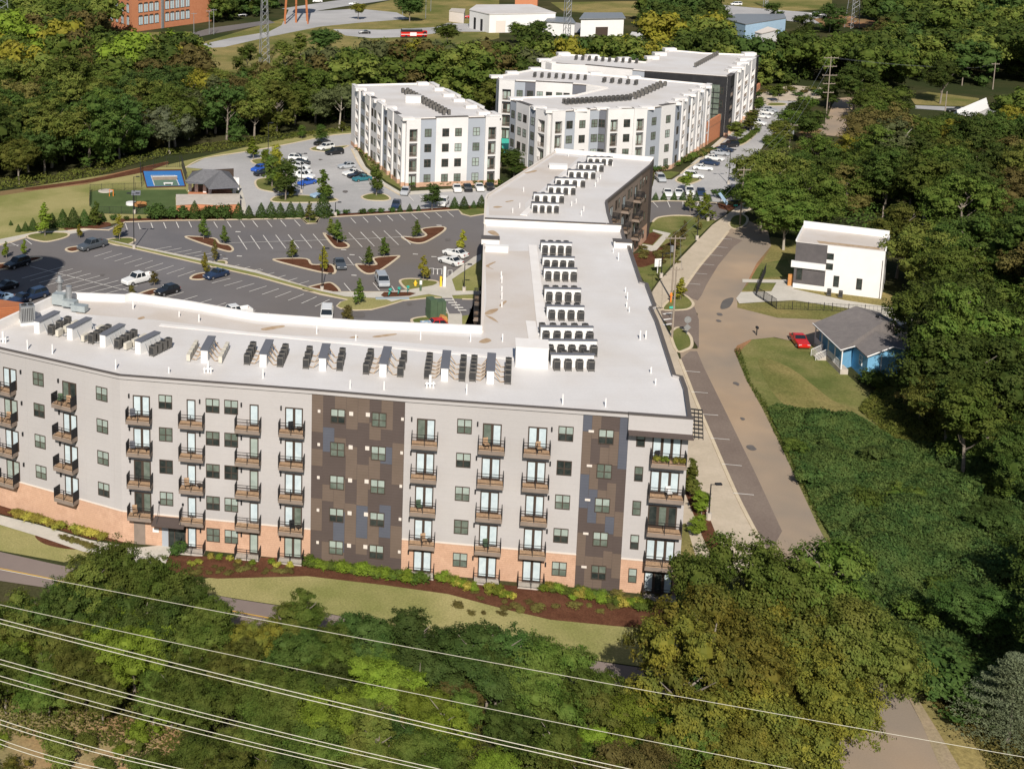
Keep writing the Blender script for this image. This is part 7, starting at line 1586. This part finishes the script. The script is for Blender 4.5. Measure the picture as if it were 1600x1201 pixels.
# --- foreground trees
FGT = [(185,846,9.5,'wide','green',1.0),(140,872,9,'tall','olive',1.3),(245,868,8.5,'round','green',1.1),(75,902,8,'wide','dark',1.0),(20,922,7.5,'round','olive',1.1),(290,900,7,'round','dark',1.1),(110,905,8,'round','dark',1.1),(215,905,9,'wide','dark',1.0),(-30,935,8,'wide','green',1.1),(330,935,7,'round','green',1.1),
 (440,948,6,'tall','olive',1.3),(475,928,7,'tall','green',1.2),(400,965,6,'round','amber',1.1),(520,972,6.5,'round','green',1.1),(570,957,7.5,'round','deep',1.1),(610,980,6.5,'round','green',1.2),(650,962,8,'tall','deep',1.5),(690,990,7,'round','deep',1.2),(733,975,8,'tall','deep',1.6),(790,982,8,'tall','deep',1.4),(765,1000,7,'round','dark',1.1),(840,1012,7.5,'round','green',1.2),(880,1002,8.5,'wide','green',1.1),(925,1040,7,'round','green',1.1),(970,1055,7,'round','olive',1.2),(1020,1075,7,'wide','lime',1.1)]
NMS = {'wide':'broad','round':'round','tall':'upright'}
for i, (a, b, h, kd, mt, wf) in enumerate(FGT): tree_top(a, b, h, kd, mt, '%s %s tree at the rear edge of the foreground thicket' % (CN[mt], NMS[kd]), wf, 'hi', group='front row of the foreground thicket')
sc = scatter([(-150,1040),(0,1035),(150,1020),(300,1045),(420,1085),(560,1105),(700,1115),(820,1140),(980,1195),(1100,1225),(1270,1250),(1290,1420),(300,1420),(280,1165),(-150,1120)], 3.6, 77)
for x, y in sc:
    h = TR.uniform(4.5, 7.5); kd = TR.choice(['round','wide','round','tall','wide']); mt = TR.choice(['green','olive','olive','green','deep','lime','amber','lime','dark','brown'] if x > 10 else ['dark','green','lime','olive','green','green'])
    tree(x, y, h, kd, mt, 'hi', '%s %s tree inside the foreground thicket' % (CN[mt], NMS[kd]), '%s trees of the foreground thicket' % CN[mt], wf=1.2)
for x, y in scatter([(-150,1110),(280,1150),(330,1420),(-150,1420)], 3.1, 78): tree(x, y, TR.uniform(1.0, 2.6), 'bush', TR.choice(['brown','olive','amber','lime','green','olive']), 'hi', 'rough bush on the clay bank at the lower left', 'bushes on the clay bank', wf=1.3, name='bush', cat='bush')
OAK = [(1172,812,14.5,'wide','green',.95,'tall thin topped oak beside the parking lane'),(1125,900,15.5,'wide','amber',.85,'amber oak beside the building corner'),(1195,925,12.5,'wide','amber',1.1,'largest golden oak at the lower right'),(1255,880,13.5,'wide','olive',1.05,'olive oak leaning over the street'),(1300,835,14,'tall','green',1.2,'upright oak over the right side of the street'),(1330,905,13,'wide','olive',1.0,'broad olive oak over the street bend'),(1362,950,10,'wide','green',.85,'green oak hanging over the lower road'),
 (1085,960,14,'full','amber',.85,'brownish oak in front of the corner balconies'),(1130,1020,10,'round','deep',1.2,'blue green tree within the golden oaks'),(1215,1030,11,'wide','amber',1.1,'golden oak below the largest one'),(1272,1000,11,'wide','amber',.95,'golden oak right of the blue green tree'),(1110,1100,8,'round','green',1.2,'green tree at the foot of the oaks, left'),(1185,1120,8.5,'round','amber',1.2,'golden tree at the foot of the oaks'),(1232,1110,8,'wide','olive',1.0,'olive tree at the edge of the lower road'),(1070,1085,7,'wide','lime',1.1,'fresh green tree where the lane line ends')]
for a, b, h, kd, mt, wf, lb in OAK: tree_top(a, b, h, kd, mt, lb, wf, 'hi', pale=False)
for a, b, h, kd, mt, wf, lb in [(1730,790,14,'wide','dark',1.1,'dark tree cut by the right edge, upper'),(1760,900,14,'wide','dark',1.2,'dark tree beyond the right edge'),(1700,960,11,'round','dark',1.2,'dark tree cut by the right edge, lower'),(1540,905,7,'round','deep',1.5,'dark shrub tree below the vines'),(1480,1010,5,'bush','deep',1.6,'dark bush above the lower road'),(1640,640,12,'wide','dark',1.0,'dark vine hung tree at the right edge')]: tree_top(a, b, h, kd, mt, lb, wf, 'hi')
# pale blue cedar at the right edge
x, y = G(1592,1020,7.5); t = thing('cedar', 'pale grey green cedar with layered boughs at the right edge', 'conifer', (x, y, GZ))
rg = np.random.default_rng(4); pp = []; nn = []
for k in range(26):
    z = .12+.84*k/26; a0 = k*2.4; ln = (1-z)*.62+.06
    for j in range(6):
        a = a0+j*1.047; nq = 120; s = rg.uniform(.08, 1, nq)*ln; w2 = rg.normal(0, .035, nq)*(1.2-s/ln*.6)
        pp.append(np.stack([np.cos(a)*s-np.sin(a)*w2, np.sin(a)*s+np.cos(a)*w2, z+s*.12+rg.normal(0, .006, nq)], 1)); nn.append(unit(np.array([[0,0,1]])+rg.normal(0, .35, (nq, 3))))
V = leaf_quads(np.concatenate(pp), np.concatenate(nn), .014, rg, .35); put('crown', quads_mesh('crown', V*8.2, L['pale']), t); put('trunk', get_trunk('tall', 0), t, scale=8.2)
# --- vine blanket on the slope right of the street: heaped mounds with leaves
def blanket(name, pxs, n, leaf, mat, label, hmax, seed, sc_=1.0):
    P = [G(*p) for p in pxs]; rg = np.random.default_rng(seed); x0, x1 = min(p[0] for p in P), max(p[0] for p in P); y0, y1 = min(p[1] for p in P), max(p[1] for p in P)
    X = rg.uniform(x0, x1, n*3); Y = rg.uniform(y0, y1, n*3); ok = np.array([inpoly(a, b, P) for a, b in zip(X, Y)]); X, Y = X[ok][:n], Y[ok][:n]
    K = int((x1-x0)*(y1-y0)/16); cx, cy, cr, ch = rg.uniform(x0, x1, K), rg.uniform(y0, y1, K), rg.uniform(1.2, 4.6, K)*sc_, rg.uniform(.25, 1, K)*hmax
    def H(X, Y):
        h = np.zeros_like(X)
        for i in range(K): d = ((X-cx[i])**2+(Y-cy[i])**2)/cr[i]**2; h = np.maximum(h, ch[i]*np.sqrt(np.clip(1-d, 0, 1)))
        ed = np.full_like(X, 9.0)
        for i in range(len(P)):
            a, b = np.array(P[i]), np.array(P[(i+1) % len(P)]); ab = b-a; t = np.clip(((X-a[0])*ab[0]+(Y-a[1])*ab[1])/(ab@ab), 0, 1); ed = np.minimum(ed, np.hypot(X-a[0]-t*ab[0], Y-a[1]-t*ab[1]))
        return h*np.clip(ed/3, .12, 1)
    Z = H(X, Y); e = .25; gx = (H(X+e, Y)-Z)/e; gy = (H(X, Y+e)-Z)/e
    nr = unit(np.stack([-gx, -gy, np.ones_like(gx)], 1)+rg.normal(0, .42, (len(X), 3))); Z = Z*(1+rg.normal(0, .05, len(X)))+rg.uniform(0, .35, len(X))+GZ
    V = leaf_quads(np.stack([X, Y, Z], 1), nr, leaf, rg); o = put(name, quads_mesh(name, V, L[mat])); o['kind'] = 'stuff'; o['label'] = label; o['category'] = 'ground cover'
blanket('vine_cover', [(1198,640),(1215,632),(1300,650),(1345,655),(1400,690),(1500,700),(1620,690),(1720,740),(1720,1010),(1600,1080),(1520,1110),(1450,1070),(1405,1030),(1330,900),(1296,838),(1280,810),(1228,700)], 190000, .15, 'vine', 'dark green vines heaped over the slope right of the street', 1.9, 5)
for x, y in scatter([(1215,640),(1300,655),(1400,700),(1600,720),(1600,1000),(1500,1060),(1420,1020),(1340,890),(1300,830),(1240,720)], 6.5, 91):
    tree(x, y, TR.uniform(1.6, 3.6), 'bush', TR.choice(['vine','deep','green','vine']), 'hi', 'rounded bush swallowed by the vines on the slope', 'bushes swallowed by the vines', wf=1.3, name='bush', cat='bush')
blanket('low_brush', [(1340,640),(1420,560),(1480,580),(1620,640),(1700,640),(1700,760),(1620,690),(1500,700),(1400,690)], 36000, .16, 'olive', 'olive brush and weeds between the yard and the vines', 1.6, 6)
blanket('verge_weeds', [(1147,548),(1156,545),(1175,600),(1205,640),(1240,700),(1278,790),(1282,826),(1225,708),(1192,640),(1166,594)], 7000, .13, 'green', 'weeds along the right edge of the street', .5, 7, .4)
blanket('wood_edge_brush', [(-150,312),(0,298),(90,286),(150,276),(215,256),(262,244),(330,238),(400,226),(470,215),(550,205),(552,198),(400,215),(262,235),(90,275),(-150,300)], 30000, .22, 'olive', 'brush along the edge of the woods behind the lawns', 2.0, 8, .8)
blanket('thicket_floor_brush', [(-150,1000),(150,985),(300,1000),(420,1050),(600,1080),(820,1110),(1000,1150),(1290,1200),(1290,1420),(330,1420),(260,1180),(-150,1130)], 60000, .12, 'olive', 'undergrowth below the foreground thicket', 1.3, 9, .6)
blanket('road_side_brush', [(1440,1085),(1470,1070),(1620,1100),(1700,1300),(1600,1300),(1520,1160)], 9000, .12, 'brown', 'dry weeds beside the lower road', .7, 10, .5)
blanket('mid_wood_floor', [(1190,310),(1260,340),(1300,345),(1400,375),(1440,450),(1720,450),(1720,240),(1400,240),(1262,230)], 30000, .3, 'dark', 'undergrowth below the trees beyond the white house', 2.5, 11)

# ------------------------------------------------------------------ tell look-alikes apart by their order in the row
def ppx(o):
    v = o.location; d = Vector(v)-Vector((0, 0, CAM_H)); f_ = Vector((0, _c, -_s)); return CX+F_PX*d.x/d.dot(f_)
ONES = ['','first','second','third','fourth','fifth','sixth','seventh','eighth','ninth','tenth','eleventh','twelfth','thirteenth','fourteenth','fifteenth','sixteenth','seventeenth','eighteenth','nineteenth']
TENS = ['','','twent','thirt','fort','fift','sixt','sevent','eight','ninet']
def ordn(k):
    if k < 20: return ONES[k]
    return TENS[k//10]+('ieth' if k % 10 == 0 else 'y-'+ONES[k % 10])
dup = {}
for o in bpy.data.objects:
    if o.parent is None and o.get('label') and o.get('group') and not o.get('kind'): dup.setdefault((o['label'], o['group']), []).append(o)
for (lb, gp), os_ in dup.items():
    if 1 < len(os_) < 100:
        os_.sort(key=ppx)
        for k, o in enumerate(os_): o['label'] = lb+', '+('leftmost' if k == 0 else 'rightmost' if k == len(os_)-1 else ordn(k+1)+' from left')
